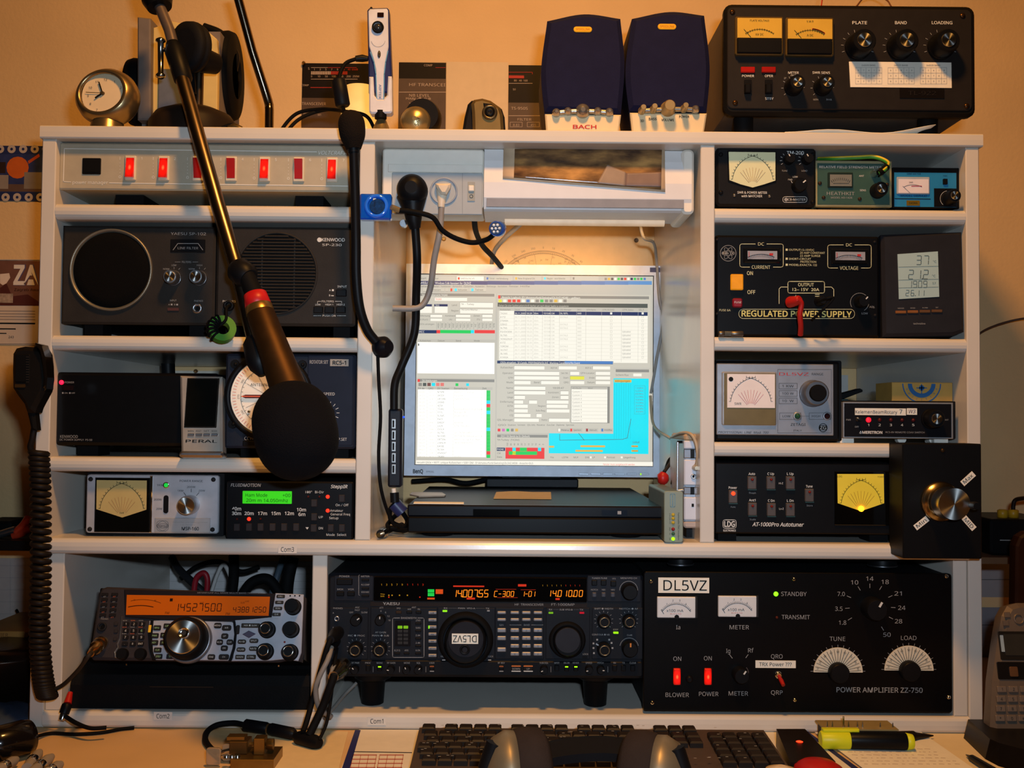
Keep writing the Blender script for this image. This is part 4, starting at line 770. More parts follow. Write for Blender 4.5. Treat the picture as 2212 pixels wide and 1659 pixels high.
for x, w, lb in ((1470, 27, 'round black foot between middle board and amplifier, above the call sign sticker'), (1906, 30, 'round black foot between middle board and amplifier, above the band switch')):
    t = Dev('spacer_foot', lb, 'foot', (x, 1225), .06, group='round feet on top of the amplifier'); a = onY(x, 1225, .06); za = onY(1722, 1237, .006).z; r = w*t.px*1.02; mb = MB()
    tube(mb, [(0, 0, za-t.O.z+.0007), (0, 0, za-t.O.z+.003), (0, 0, ZM0-t.O.z-.004), (0, 0, ZM0-t.O.z-.0005)], [r*.98, r, r*.93, r*.85], BLK, 32); mb.build('foot_body', t.e)
    mb = MB(); K = 32; tube(mb, [(r*math.cos(2*PI*i/K), r*math.sin(2*PI*i/K), za-t.O.z+.0028) for i in range(K+1)], .0007, SIL, 6, False); mb.build('foot_rim', t.e); t.done()
# ================================================================ centre: large transceiver
FTB = M('#1c1e24', .5, bump=.08); FTD = M('#101114', .45)
d = Dev('base_station_transceiver', 'wide black transceiver with amber number display under the middle board', 'radio', (1048, 1462), .012)
d.rr('case', 706, 1242, 1392, 1462, -.36, -.012, BLKM, 3); d.rr('front_panel', 704, 1241, 1394, 1465, -.012, .002, FTB, 12, .005); d.k0 = .0027
d.rr('display_window', 807, 1246, 1268, 1300, .002, .005, M('#080809', .08, coat=.8, noise=.02), 2, .0015); d.rr('switch_panel', 722, 1244, 806, 1298, .002, .0035, M('#23262f', .5), 2, .0005); d.rr('memory_panel', 1269, 1244, 1384, 1300, .002, .0035, M('#23262f', .5), 2, .0005)
d.rr('name_strip', 800, 1301, 1268, 1311, .002, .0032, M('#2b211c', .5)); d.rr('control_strip', 714, 1428, 1388, 1460, .002, .0042, M('#16171b', .45), 4, .0012)
for x0, x1 in ((712, 795), (800, 944), (1070, 1175), (1179, 1274), (1279, 1388)): d.rr('sub_panel', x0, 1313, x1, 1424, .002, .0034, M('#1f2229', .5), 1, .0006)
d.rr('tuning_panel', 945, 1313, 1069, 1424, .002, .0034, M('#1f2229', .5), 1, .0006)
d.txt('YAESU', 845, 1304, 5.5, LETD, w=36, n=.0037, bold=.02); d.txt('HF  TRANSCEIVER', 1143, 1306, 4.5, LETD, w=62, n=.0037); d.txt('FT-1000MP', 1216, 1306, 5, LETD, w=50, n=.0037)
AM = E('#ff8a14', 1.1); RDE = E('#e0300c', .8); GRE = E('#1fd24a', .9); n = .0056; YLW = E('#d89a1a', .7)
d.seg7('14.007.55', 978, 1282, 15, 11.4, AM, n, w=1.7); d.seg7('C', 1068, 1283, 12, 10, AM, n, w=1.4); d.seg7('-300', 1077, 1283, 11, 9, AM, n, w=1.4); d.seg7('1-01', 1127, 1283, 11, 7.6, AM, n, w=1.3); d.seg7('14.010.00', 1183, 1282, 13, 11.4, AM, n, w=1.6)
d.rc(924, 1273, 938, 1280, GRE, n=n); d.rc(924, 1281, 938, 1288, GRE, n=n); d.rc(941, 1273, 957, 1283, E('#e8500c', .8), n=n); d.rc(923, 1291, 939, 1295, E('#e0500c', .8), n=n); d.rc(1008, 1291, 1026, 1295, RDE, n=n); d.rc(1119, 1262, 1137, 1267, RDE, n=n); d.rc(1200, 1292, 1209, 1296, RDE, n=n); d.rc(979, 1265, 1046, 1268, RDE, n=n)
d.ln([(1071, 1273), (1115, 1273)], .6, RDE, n); d.ln([(1074, 1291), (1118, 1291)], .6, RDE, n); d.ln([(1125, 1274), (1157, 1274)], .6, RDE, n)
for i in range(9): d.txt('1357911'[i % 7], 824+i*11.2, 1263, 4, YLW if i < 5 else RDE, n=n); d.txt('1', 1172+i*10, 1265, 3.6, YLW if i < 5 else RDE, n=n)
for x in (840, 847, 863, 880): d.txt('\u25a0', x, 1286, 2.4, YLW, n=n)
d.txt('SWR', 826, 1288, 3, YLW, n=n); d.ln([(822, 1283), (831, 1284)], .8, YLW, n); d.dot(907, 1290, 1.5, RDE, n=n); d.dot(840, 1290, 1.5, RDE, n=n)
# upper left
d.txt('POWER', 744, 1245, 4, LETD, w=22, n=.004); d.rr('power_button', 727, 1250, 761, 1264, .003, .0062, FTD, 1, .001)
for x, tx in ((735, 'MOX'), (758, 'VOX')): d.txt(tx, x, 1273, 3.6, LETD, w=13, n=.004); d.rr('push_button', x-8, 1278, x+8, 1288, .003, .0055, FTD, 1, .0008)
d.ln([(777, 1242), (775, 1243), (775, 1285), (777, 1286)], .8, LETD, .004)
for y, tx in ((1245, 'METER'), (1263, 'ALC-COMP'), (1279, 'VDD/MIC')): d.txt(tx, 789, y, 3.4, LETD, w=18, n=.004); d.rr('push_button', 781, y+6, 797, y+11, .003, .005, FTD, 1, .0006)
# lower left controls
d.txt('PHONES', 730, 1314, 3.5, LETD, w=20, n=.004)
for y, a in ((1335, 'A'), (1367, 'B')): d.lat('headphone_jack', 729, y, [(6, .003), (5.5, .006), (3.4, .006), (3, .003)], SIL, seg=18, cap=False); d.txt(a, 720, y-11, 3.4, LETD, n=.004)
d.txt('AGC', 772, 1312, 3.5, LETD, n=.004); d.txt('FAST', 772, 1318, 3.5, LETD, n=.004); d.txt('OFF', 759, 1323, 3.5, LETD, n=.004); d.txt('SLOW', 787, 1323, 3.5, LETD, n=.004)
d.knob(771, 1337, 12, .013, BLK, n0=.003, ptr=55); d.knob(823, 1337, 11, .013, BLK, n0=.003, ptr=0)
d.txt('ATT', 824, 1313, 3.5, LETD, n=.004); d.txt('0', 823, 1320, 3.5, LETD, n=.004); d.txt('6', 833, 1323, 3.5, LETD, n=.004); d.txt('12', 839, 1331, 3.5, LETD, n=.004); d.txt('18', 841, 1340, 3.5, LETD, n=.004)
for x, tx, y in ((770, 'MIC \u25cf PROC', 1373), (822, 'MAIN \u25cf SUB', 1373)):
    d.txt(tx, x, y, 3.6, LETD, w=36, n=.004); d.ticks(x, y+27, 17.5, 21, -45, 225, 11, .8, LETD, .004); d.knob(x, y+27, 15, .014, BLK, n0=.003, ring=M('#8f8268', .3, .8))
d.txt('AF GAIN', 822, 1366, 3.6, LETD, w=23, n=.004)
d.txt('IPO', 861, 1314, 3.5, LETD, n=.004); d.txt('ANT', 894, 1312, 3.5, LETD, n=.004); d.txt('A/B', 884, 1316, 3.2, LETD, n=.004); d.txt('RX', 905, 1316, 3.2, LETD, n=.004)
for x in (861, 884, 904): d.rr('push_button', x-6, 1320, x+6, 1326, .003, .005, FTD if x > 870 else M('#3a2a1e', .5), 1, .0006)
d.box(848, 1335, 916, 1420, 1.1, LETD, .004, r=3); d.rc(864, 1332, 902, 1338, M('#1f2229', .5), n=.0043); d.txt('BANDWIDTH', 883, 1335, 4, LETD, w=33, n=.0046)
d.rr('filter_display', 853, 1341, 887, 1396, .003, .0046, M('#141519', .3), 1)
for r_ in range(5):
    for c_ in range(2): d.rr('filter_lamp', 859+c_*12.5, 1352+r_*8.4, 869+c_*12.5, 1358+r_*8.4, .0046, .0056, E('#86c81e', .8) if r_ == 0 else M('#3a3a3a', .5), 1)
for i, tx in enumerate(('250', '500', '2.0K', '2.4K', '6.0K')): d.txt(tx, 903, 1340+i*16.2, 3.6, LETD, w=10, n=.004); d.rr('filter_key', 897, 1345+i*16.2, 910, 1349.5+i*16.2, .003, .005, FTD, 1, .0005)
for x, tx in ((858, '8.215'), (878, '455')): d.txt(tx, x, 1405, 3.6, LETD, n=.004); d.rr('filter_key', x-6, 1410, x+6, 1414, .003, .005, FTD, 1, .0005)
KS = M('#85878c', .4, .4)
for i, tx in enumerate(('LSB', 'USB', 'CW', 'AM', 'FM', 'RTTY', 'PKT')):
    y = 1324+i*15.4; d.rr('mode_key', 925, y-3.2, 943, y+3.2, .003, .0062, KS, 1, .0008); d.txt(tx, 934, y, 3.4, LETB, n=.0066)
d.rc(925, 1351.5, 928, 1358, E('#8cf020', 1), n=.0066)
# main tuning knob with call sign sticker
d.led(960, 1320, 1, E('#8cf020', .2), .0005, .003); d.rr('rx_lamp', 956, 1318, 966, 1322, .003, .0045, E('#9af020', 1), 1); d.rr('tx_lamp', 1052, 1318, 1058, 1321, .003, .0045, M('#8a8a8a', .4), 1)
d.txt('RX \u2500\u2500\u2500 MAIN  VFO-A \u2500\u2500\u2500 TX', 1008, 1314, 3.4, LETD, w=98, n=.004); d.txt('FAST', 957, 1418, 3.2, LETD, n=.004); d.txt('LOCK', 1060, 1418, 3.2, LETD, n=.004); d.rc(955, 1425, 962, 1426.5, LET, n=.0045); d.rc(1054, 1425, 1061, 1426.5, LET, n=.0045)
d.lat('tuning_ring', 1006, 1380, [(60, .003), (59, .008), (50, .014), (47, .012)], RUB, seg=64, cap=False)
k = d.knob(1006, 1381, 45, .026, M('#131417', .4), n0=.004, name='tuning_knob'); mb = MB(); u, v = d.p(1006, 1381, .03); lathe(mb, u, v, [(38*d.px, .0295), (37*d.px, .0312)], M('#2a2c33', .3), 48); mb.build('cap', k)
mb = MB(); u2, v2 = d.p(1004, 1404, .032); lathe(mb, u2, v2, [(11*d.px, .0312), (10.5*d.px, .0325), (8*d.px, .0322), (4*d.px, .0305)], BLK, 24); mb.build('finger_dimple', k)
mb = MB(); q = d.rect(976, 1369, 1033, 1391, .032); prism(mb, rrect(*q), .0312, .0317, PAP); mb.build('call_sign_sticker', k); d.txt('DL5VZ', 1004, 1380, 14, LETB, w=50, rot=180, n=.0321)
# key pads
for y, h in ((1324, 6), (1339, 6)):
    for x in (1083.5, 1112, 1137, 1162): d.rr('key', x-9.5, y-h/2, x+9.5, y+h/2, .003, .0072, KS, 1, .001)
d.txt('GEN', 1083, 1350, 3.4, LETD, n=.004); d.txt('BAND', 1138, 1350, 3.4, LETD, n=.004); d.ln([(1101, 1350), (1126, 1350)], .7, LETD, .004); d.ln([(1148, 1350), (1173, 1350)], .7, LETD, .004)
for i, y in enumerate((1362, 1379, 1396, 1413)):
    for x in (1112, 1137, 1162): d.rr('number_key', x-9.5, y-4, x+9.5, y+4, .003, .0072, KS, 1, .001); d.txt('%d' % ((i*3+int((x-1112)/25)+1) % 10), x, y, 3.6, LETB, n=.0076)
for y in (1362, 1379, 1404): d.rr('function_key', 1074, y-4.5, 1093, y+4.5, .003, .0072, KS, 1, .001)
# sub tuning
d.txt('RX \u2500\u2500 SUB VFO-B \u2500\u2500 TX', 1223, 1317, 3.4, LETD, w=74, n=.004); d.rr('rx_lamp', 1185, 1322, 1195, 1326, .003, .0045, E('#7ab81e', .8), 1); d.rr('tx_lamp', 1252, 1322, 1262, 1326, .003, .0045, E('#c8142a', .8), 1)
d.lat('sub_tuning_ring', 1225, 1381, [(40, .003), (39, .006), (33, .010), (31, .008)], RUB, seg=56, cap=False); k = d.knob(1226, 1382, 31, .02, M('#131417', .4), n0=.004, name='sub_tuning_knob'); mb = MB(); u, v = d.p(1226, 1382, .02); lathe(mb, u, v, [(27*d.px, .0238), (26*d.px, .0250)], M('#33353c', .35), 40); mb.build('cap', k)
d.txt('LOCK', 1265, 1413, 3.4, LETD, n=.004); d.rr('push_button', 1258, 1418, 1269, 1422, .003, .005, FTD, 1)
# right controls
d.txt('TUNER-TUNE', 1295, 1249, 3.4, LETD, w=33, n=.004); d.txt('VFO', 1326, 1250, 3, LETD, n=.004); d.txt('MEM/VFO CH', 1358, 1249, 3.4, LETD, w=35, n=.004)
for x, y in ((1284, 1259), (1304, 1259), (1325, 1261)): d.rr('push_button', x-6, y-6, x+6, y+6, .003, .0055, FTD, 1, .0008)
for x, tx in ((1284, 'NOTCH'), (1304, 'NB1'), (1324, 'NB2')): d.txt(tx, x, 1274, 3.2, LETD, n=.004); d.rr('push_button', x-5, 1280, x+5, 1291, .003, .0062, M('#3a3d46', .45), 2, .0012)
d.knob(1358, 1275, 17, .018, BLK, n0=.004); d.arc(1358, 1275, 19.5, 0, 180, .9, LETD, .004)
for x, y, tx in ((1304, 1340, 'SHIFT \u25cf WIDTH'), (1358, 1340, 'NOTCH \u25cf RF')): d.txt(tx, x, 1315, 3.4, LETD, w=40, n=.004); d.ticks(x, y, 17.5, 20.5, -45, 225, 11, .8, LETD, .004); d.knob(x, y, 14.5, .013, BLK, n0=.003, ring=M('#8f8268', .3, .8))
d.rr('edsp_lamp', 1325, 1365, 1336, 1369, .003, .005, E('#9cf010', 1.2), 1); d.txt('EDSP', 1330, 1360, 3.2, LETD, n=.004); d.txt('CONTOUR \u25cf NR', 1298, 1371, 3.4, LETD, w=38, n=.004); d.knob(1304, 1400, 15, .014, BLK, n0=.003, ring=M('#8f8268', .3, .8)); d.ln([(1288, 1391), (1297, 1397)], 3, SIL, .009)
d.txt('CLAR', 1360, 1372, 3.4, LETD, n=.004); d.knob(1359, 1398, 17, .016, BLK, n0=.003, ptr=0, pm=M('#c87a30', .5)); d.arc(1359, 1398, 20, 10, 170, .9, LETD, .004)
for x, y in ((1282, 1390), (1282, 1400), (1283, 1411), (1290, 1382), (1316, 1382), (1321, 1389), (1323, 1400)): d.txt('\u25a0', x, y, 3.6, LETD, n=.004)
# lower strip
for x, tx, kk in ((768, 'RF PWR', 1), (795, 'PROC', 0), (820, 'MONI', 3), (845, 'RF GAIN', 1), (879, 'MONI', 1), (904, 'SQL', 1), (933, 'USER', 2), (1083, 'RF REV', 4), (1115, '', 5), (1141, '', 5), (1175, 'SUB SQL', 1), (1203, 'SPOT', 0), (1224, 'BK-IN', 3), (1244, 'KEYER', 3), (1272, 'SPEED', 1), (1297, 'PITCH', 1), (1328, 'RX', 0), (1347, 'TX', 0), (1367, 'CLEAR', 0)):
    if tx: d.txt(tx, x, 1432, 3.4, LETD, n=.0047)
    if kk == 1: d.knob(x, 1444, 8.5, .011, BLK, n0=.004, ptr=random.randint(-120, 120))
    elif kk == 5: d.rr('step_key', x-10, 1437, x+10, 1451, .004, .007, M('#2a2522', .45), 1, .0008); d.rc(x-10, 1438, x+10, 1440, M('#b0602a', .5, e=.2, ecol='#ff7020'), n=.0075); d.rc(x-10, 1449, x+10, 1451, LET, n=.0075); d.txt('DOWN' if x < 1120 else 'UP', x, 1445, 4, LETD, n=.0075)
    else:
        d.rr('push_button', x-5, 1437, x+5, 1450, .004, .0065, FTD, 1, .0008)
        if kk == 3: d.rc(x-3.5, 1439, x+3.5, 1442, E('#a8f010', 1.2), n=.007)
        if kk in (2, 4): d.rc(x-4.5, 1438.5, x+4.5, 1441, M('#9a5020', .5), n=.007); d.rc(x-4.5, 1449, x+4.5, 1451, LETD, n=.007)
for x in (806, 863, 920, 1190, 1313): d.ln([(x, 1440), (x, 1452)], .7, LETD, .0047)
d.lat('microphone_socket', 741, 1438, [(13, .003), (12, .007), (9, .008)], SIL, seg=24)
zb = ZB1
for x in (798, 1291):
    mb = MB(); u, v = d.p(x, 1464); tube(mb, [(u, .034, v+.001), (u, .034, v-.007), (u, .034, v-.008), (u, .034, v-.010), (u, .034, v-.0102), (u, .034, d.vz(zb)+.001), (u, .034, d.vz(zb))], [.024, .024, .022, .0185, .0165, .0145, .013], BLK, 28); mb.build('foot', d.e)
for x in (798, 1291):
    mb = MB(); u, v = d.p(x, 1464); tube(mb, [(u, .30, v+.001), (u, .30, d.vz(zb))], .015, BLK, 20); mb.build('foot', d.e)
d.done()

# ---- monitor
d = Dev('computer_monitor', 'silver flat panel monitor showing a bright logging program', 'monitor', (1153, 1028), .36)
BZ = M('#c6cfdd', .4, 0, bump=.04)
d.rr('back_shell', 890, 585, 1420, 1015, -.045, -.014, M('#6f7580', .5), 10, .008)
mb = MB(); o_ = d.rect(876, 573, 1430, 1029); i_ = d.rect(898, 594, 1411, 1006)
for P in ([(o_[0], o_[3]), (o_[2], o_[3]), (i_[2], i_[3]), (i_[0], i_[3])], [(o_[0], o_[1]), (o_[2], o_[1]), (i_[2], i_[1]), (i_[0], i_[1])], [(o_[0], o_[1]), (i_[0], i_[1]), (i_[0], i_[3]), (o_[0], o_[3])], [(o_[2], o_[1]), (i_[2], i_[1]), (i_[2], i_[3]), (o_[2], o_[3])]): prism(mb, P, -.016, .006, BZ)
mb.build('bezel', d.e)
scr = d.rr('screen', 897, 593, 1412, 1007, -.004, .002, M('#060608', .22, e=.0, noise=0)); d.k0 = .0023
def U(c, s=1.): return M('#030303', .36, e=s, ecol=c, noise=0, spec=.6)
UG = U('#c4bfb2', 1.0); UW = U('#f6f1e2', 1.05); UWC = U('#fdfbf4', 1.25); UD = U('#8f8c84'); UT = U('#6d6a62'); UN = U('#1f3366', .8); UB = U('#4f7fc0'); UC = U('#16dff0', 1.05); UR = U('#ee3a34'); UGN = U('#22cf58'); UY = U('#e8e43a'); UOR = U('#e6b84a'); UL = U('#d8d2c2', .9); UDK = U('#5c625c', .8)
lay = [.0023]
def R_(x0, y0, x1, y1, m, k=1): d.rc(x0, y0+(x0+x1-1800)*.0012*0, x1, y1, m, n=.0023+k*.00012, key='screen_image')
def T_(s, x, y, h, m=None, al='L', w=None, k=8, rot=0): d.txt(s, x, y, h, m or UT, al=al, w=w, n=.0023+k*.00012, key='screen_image', rot=rot)
R_(899, 595, 1410, 1005, UG, 0)
R_(901, 596, 1408, 606, UG, 1); x = 925
for i, tx in enumerate(('Digital', 'SWISSLOG V5', 'Total - verbindung', 'New England DX', 'Skype - worldwide', '')):
    R_(x, 597, x+58, 606, UW if i == 1 else UL, 2); T_(tx, x+8, 601.5, 3.4, UDK); R_(x+2, 599, x+6, 604, (UR, UR, UB, UOR, UC, UD)[i], 3); x += 62
T_('Start', 908, 601, 4, UDK, w=13)
for i in range(13): R_(1306+i*7, 600, 1311+i*7, 605, (UD, UOR, UDK, UW, UGN, UDK, UR, UW, UN, UGN, UD, UGN, UB)[i], 3)
for i in range(10): R_(901+i*50.7, 607, 901+(i+1)*50.7, 615, U('#%02x%02x%02x' % (31+i*8, 51+i*12, 110+i*12), .85), 2)
T_('SWISSLOG for Windows 5.6b lizenziert f\u00fcr: DL5VZ', 906, 611, 5, UW, w=112); 
for i, tx in enumerate(('Datei', 'Bearbeiten', 'Funktionen', 'Ansicht', 'Optionen', 'Auswerten', 'Werkzeuge', 'Neue Funktionen', 'Fenster', 'Hilfe')): T_(tx, 904+i*24.5, 618.5, 3.6, w=20)
R_(903, 623, 908, 629, UY, 2)
for x0, x1 in ((914, 960), (962, 969), (971, 978), (980, 1012), (1014, 1050)): R_(x0, 622, x1, 630, UL, 2); R_(x0, 629.4, x1, 630, UD, 3)
R_(973, 623, 977, 629, UR, 3); R_(982, 623, 987, 629, UC, 3); R_(1018, 623, 1023, 629, UC, 3); T_('Verbunden', 989, 626, 4, w=20); T_('Telnet', 1026, 626, 4, w=18); T_('Schliessen', 930, 626, 4, w=22)
# window: station info
R_(901, 633, 1070, 817, UL, 2); R_(903, 634, 1068, 640, UD, 3); T_('Stationsuebersicht TA3AX', 912, 637, 4, UW, w=55); R_(903, 634, 908, 640, UR, 4)
def F_(x0, y0, x1, y1, m=UW, k=4): R_(x0, y0, x1, y1, UD, k-1); R_(x0+.6, y0+.7, x1, y1, m, k)
F_(938, 642, 1009, 650); T_('TA3AX', 940, 646, 4.5, UR, w=14); F_(904, 657, 933, 676); F_(938, 657, 967, 676); R_(904, 657, 933, 662, UN, 5); R_(938, 657, 967, 662, UN, 5); T_('TA', 906, 659.5, 3.6, UW); T_('TA3', 940, 659.5, 3.6, UW)
F_(993, 653, 1065, 664); F_(993, 667, 1065, 677); T_('Land', 976, 659, 3.6); T_('Region', 975, 671, 3.6); T_('TA  -  Turkey', 996, 657, 3.6, w=28); T_('TA3 Izmir/Manisa ...', 996, 669, 3.6, w=40)
for i, (x0, x1) in enumerate(((929, 955), (984, 1016), (1041, 1063))):
    for y0 in (679, 687): F_(x0, y0, x1, y0+6.5)
    T_(('Entfernung', 'Kontinent', 'Zonen')[i], (904, 962, 1023)[i], 682, 3.4); T_(('Azi.(Kurz)', 'Utc', 'ITU')[i], (904, 970, 1030)[i], 690, 3.4)
R_(902, 696, 942, 704, UL, 3); T_('QSOs anzeigen', 905, 700, 3.4)
for i, tx in enumerate(('160m', '80m', '40m', '30m', '20m', '17m', '15m', '12m', '10m', '6m', '2m', '70cm', '23cm', '13cm', '9cm', '6cm')): T_(tx, 947+i*8, 703, 3.4, UDK, al='C', rot=-90); R_(943+i*8, 696, 943.5+i*8, 712, UD, 3)
R_(901, 713, 943, 720, UN, 3); T_('DXCC', 903, 716.5, 4, UW); R_(943, 713, 951, 720, UR, 3); R_(951, 713, 1017, 720, UGN, 3); R_(1017, 713, 1024, 720, UC, 3); R_(1025, 713, 1069, 720, UR, 3)
R_(901, 733, 1070, 739, UG, 3); R_(902, 740, 1068, 807, UWC, 3)
for i, tx in enumerate(('Rufzeichen', 'Datum', 'Band', 'Mode')): T_(tx, 907+i*39, 736, 3.4)
R_(903, 742, 905.5, 747, UDK, 5)
# window: cluster list
R_(901, 818, 1070, 991, UL, 3); R_(903, 819, 1068, 825, UD, 4); T_('DX-Meldungen', 912, 822, 4, UW, w=32); R_(902, 819, 907, 825, UR, 5)
for i in range(6): R_(904+i*9.5, 827, 911.5+i*9.5, 834, (UD, UDK, U('#7a4a40'), UC, U('#e88078'), U('#e87a70'))[i], 4)
R_(984, 828, 990, 834, UGN, 4); R_(1007, 828, 1013, 834, UC, 4)
R_(902, 836, 1050, 987, UWC, 4); R_(902, 836, 1064, 842, UG, 5)
for i, (tx, x) in enumerate((('DX de', 903), ('QRG', 925), ('DX Station', 945), ('Bemerkung', 981), ('Zeit', 1042))): T_(tx, x, 839, 3.8, UDK)
calls = ('N7SPR', 'VK3DX', 'GM7DBW', 'UX0KB', '4J5A', 'TF3ML', 'T77C', '9L1MS', 'P40Y', 'EA8DP', 'LX2A', 'OX5LR', '9L7NS', 'NC3OBS', 'GM7DBW', 'LX4NLM', 'EA9IE', '9L5AA', 'VS4NSAT', 'TA3AX')
rem = ('Hans 07:11  qsx/up', 'try some TU', 'uses 5057.5 SL', '', '', 'Running 4 Yagis + high SigNo', 'Tnx qso, TF', 'OSCAR 5 RTTY', '', 'qsl/lotw', 'IOTA, TNX UK07', '', 'up 1 06 NR 5386+', 'HE37 HA-TR-ONNDDA up 05-D', 'lids in TL, up 1.2, TNX', 'UR 59 CARACAS/TOL', '', '', '', 'strong')
for i in range(20):
    y = 847+i*7.3; T_(calls[i], 945, y, 4, UDK, w=len(calls[i])*2.9); T_('DK%dZX' % (i % 9), 904, y, 3.4, UG); T_('%5.1f' % (14003.5+i*371 % 900), 926, y, 3.4, UG, w=15); R_(902, y+3.6, 1050, y+3.9, UG, 5)
    if rem[i]: T_(rem[i], 981, y, 3.4, UG, w=min(62, len(rem[i])*2.4))
    R_(1051, y-3.6, 1059, y+3.6, UR if i in (4, 18) else (UC if i in (3, 6, 11) else UGN), 5)
for x in (922, 943, 979, 1040): R_(x, 836, x+.4, 987, UG, 6)
# window: logbook
R_(1074, 636, 1405, 794, UL, 3); R_(1076, 639, 1402, 645, UD, 4); T_('Ansicht Logbuch [D:\\Amateurfunk\\Swisslog\\DL5VZ.MDB] \u2013 gefiltert', 1084, 642, 4, UW, w=170); R_(1076, 638, 1081, 645, UR, 5)
for i in range(15): R_(1077+i*10, 647, 1084+i*10, 653, (UY, UW, UR, UR, UR, UW, UB, UW, UD, UGN, UD, UD, UOR, UW, UD)[i], 4)
R_(1075, 655, 1399, 664, UDK, 4); T_('Ziehen Sie eine Spaltenueberschrift hierher um nach dieser Spalte zu gruppieren', 1077, 660, 4, UL, w=152); R_(1075, 665, 1399, 672, UG, 4)
cols = ((1080, 'Rufzeichen'), (1111, 'Datum'), (1136, 'Zeit'), (1152, 'Band'), (1172, 'QRG'), (1189, 'Mode'), (1209, 'QSL-Manager'), (1246, 'DXCC'), (1266, 'IOTA-Name'), (1300, 'LOTW_RECEIVED'), (1343, 'LOTW_Status'), (1379, 'QSL_R'))
for x, tx in cols: T_(tx, x+1, 669, 3.4, w=min(26, len(tx)*2.2)); R_(x-1, 665, x-.5, 782, UG, 7)
R_(1078, 672.5, 1399, 783, UW, 4); R_(1111, 673, 1399, 681, UN, 5)
for i in range(14):
    y = 677+i*7.9
    if y > 779: break
    c = UW if i == 0 else UG; T_(('TA3AX', 'K1TZ', 'IT9ARA', 'IZ8AO', '9L7NS', 'FG/OV3EM', '9L7NS', 'YO9GDN/P', 'K1TZ', 'Y3ROM', 'VU7AT', '9L1MS', 'K1KKIA', 'IS0MV')[i], 1081, y, 3.6, UD); T_('26.11.2009', 1112, y, 3.6, c, w=23); T_('18:%02d' % (28-i), 1137, y, 3.6, c, w=12); T_(('30m', '17m', '30m', '20m')[i % 4], 1153, y, 3.6, c); T_('10104 CW', 1174, y, 3.6, c, w=24)
    if i % 3 != 2: T_('DL1BTL' if i == 0 else 'EA7ALE', 1210, y, 3.6, c)
    T_('VK0', 1247, y, 3.6, c)
    for x in (1318, 1386): R_(x, y-2.2, x+4.5, y+2.2, UG if i else UW, 6); R_(x+.5, y-1.7, x+4, y+1.7, UW, 7)
    if i > 4: T_('Uploaded', 1344, y, 3.6, UD, w=18)
    R_(1078, y+3.9, 1399, y+4.2, UL, 5)
# window: propagation map
R_(1185, 796, 1405, 994, UL, 4); R_(1330, 798, 1402, 804, UD, 5); R_(1186, 817, 1401, 980, UC, 5); R_(1327, 820, 1364, 826, UOR, 6); T_('edingungen', 1329, 823, 4, UDK, w=32); T_('Sichere Flux', 1330, 810, 4, w=28); R_(1368, 807, 1386, 813, UW, 6)
for i in range(8): R_(1327+i*5, 829, 1327.4+i*5, 948, U('#12b8c8'), 6)
R_(1370, 833, 1394, 895, U('#30c4d0'), 6); R_(1371, 834, 1393, 894, UC, 7)
for i in range(9): T_('%4.1f MHz' % (1.8+i*3.5), 1373, 838+i*6.4, 3.2, UT, w=17)
for P in ([(1209, 938), (1209, 951), (1345, 949)], [(1345, 949), (1355, 946), (1363, 905)], [(1250, 936), (1262, 951)]): d.ln(P, .9, UDK, .0033, key='screen_image')
for x0, y0, x1 in ((1254, 962, 1307), (1243, 972, 1302), (1364, 962, 1378), (1364, 972, 1378), (1186, 963, 1197)): R_(x0, y0, x1, y0+4, UOR, 6)
T_('Lokal', 1367, 955, 4.4, UDK, w=14); T_('Home', 1365, 964, 3.4, UDK); T_('TA3AX', 1365, 974, 3.4, UDK)
for i, tx in enumerate(('File', 'LOTW', 'MUF', 'DXB')): T_(tx, 1189+i*25, 988, 3.6)
for x, tx in ((1274, 'LP'), (1305, 'Portrait'), (1341, 'L\u00e4ngerfristig')): R_(x, 986, x+4, 990, UW, 6); T_(tx, x+6, 988, 3.6)
# window: entry form
R_(1073, 779, 1325, 936, UL, 8); R_(1074, 780, 1324, 786, UN, 9); R_(1220, 780, 1324, 786, UB, 10); T_('QSOs eingeben  SF-Conds: PFEFFINGEN/DL5VZ  Working Conditions/No Event', 1081, 783, 4, UW, w=172, k=12)
for i, (tx, y, x1) in enumerate((('Rufzeichen', 794, 1176), ('Operator', 806, 1208), ('QTH', 816, 1208), ('Mode', 826, 1146), ('Name', 838, 1178), ('Land', 848, 1178), ('L\u00e4nge', 858, 1134), ('Entfernung', 868, 1130), ('IOTA', 877, 1140), ('ITU', 887, 1140), ('CQ', 897, 1146), ('QSL-Manager', 907, 1164))):
    T_(tx, 1108, y, 3.8, al='R', k=10); R_(1110, y-4, x1, y+4, UD, 9); R_(1110.6, y-3.3, x1, y+4, UW, 10)
for x0, y, x1, m in ((1206, 794, 1246, UW), (1280, 794, 1318, UW), (1231, 806, 1251, UW), (1231, 816, 1262, UY), (1286, 806, 1318, UW), (1286, 816, 1318, UW), (1231, 826, 1262, UW), (1168, 826, 1208, UW), (1286, 826, 1318, UW), (1210, 848, 1228, UW), (1210, 858, 1228, UW), (1142, 868, 1160, UW), (1180, 868, 1228, UW), (1180, 877, 1226, UW), (1180, 887, 1230, UW), (1158, 897, 1170, UW), (1185, 907, 1230, UW)): R_(x0, y-3.6, x1, y+4, UD, 9); R_(x0+.6, y-3, x1, y+4, m, 10)
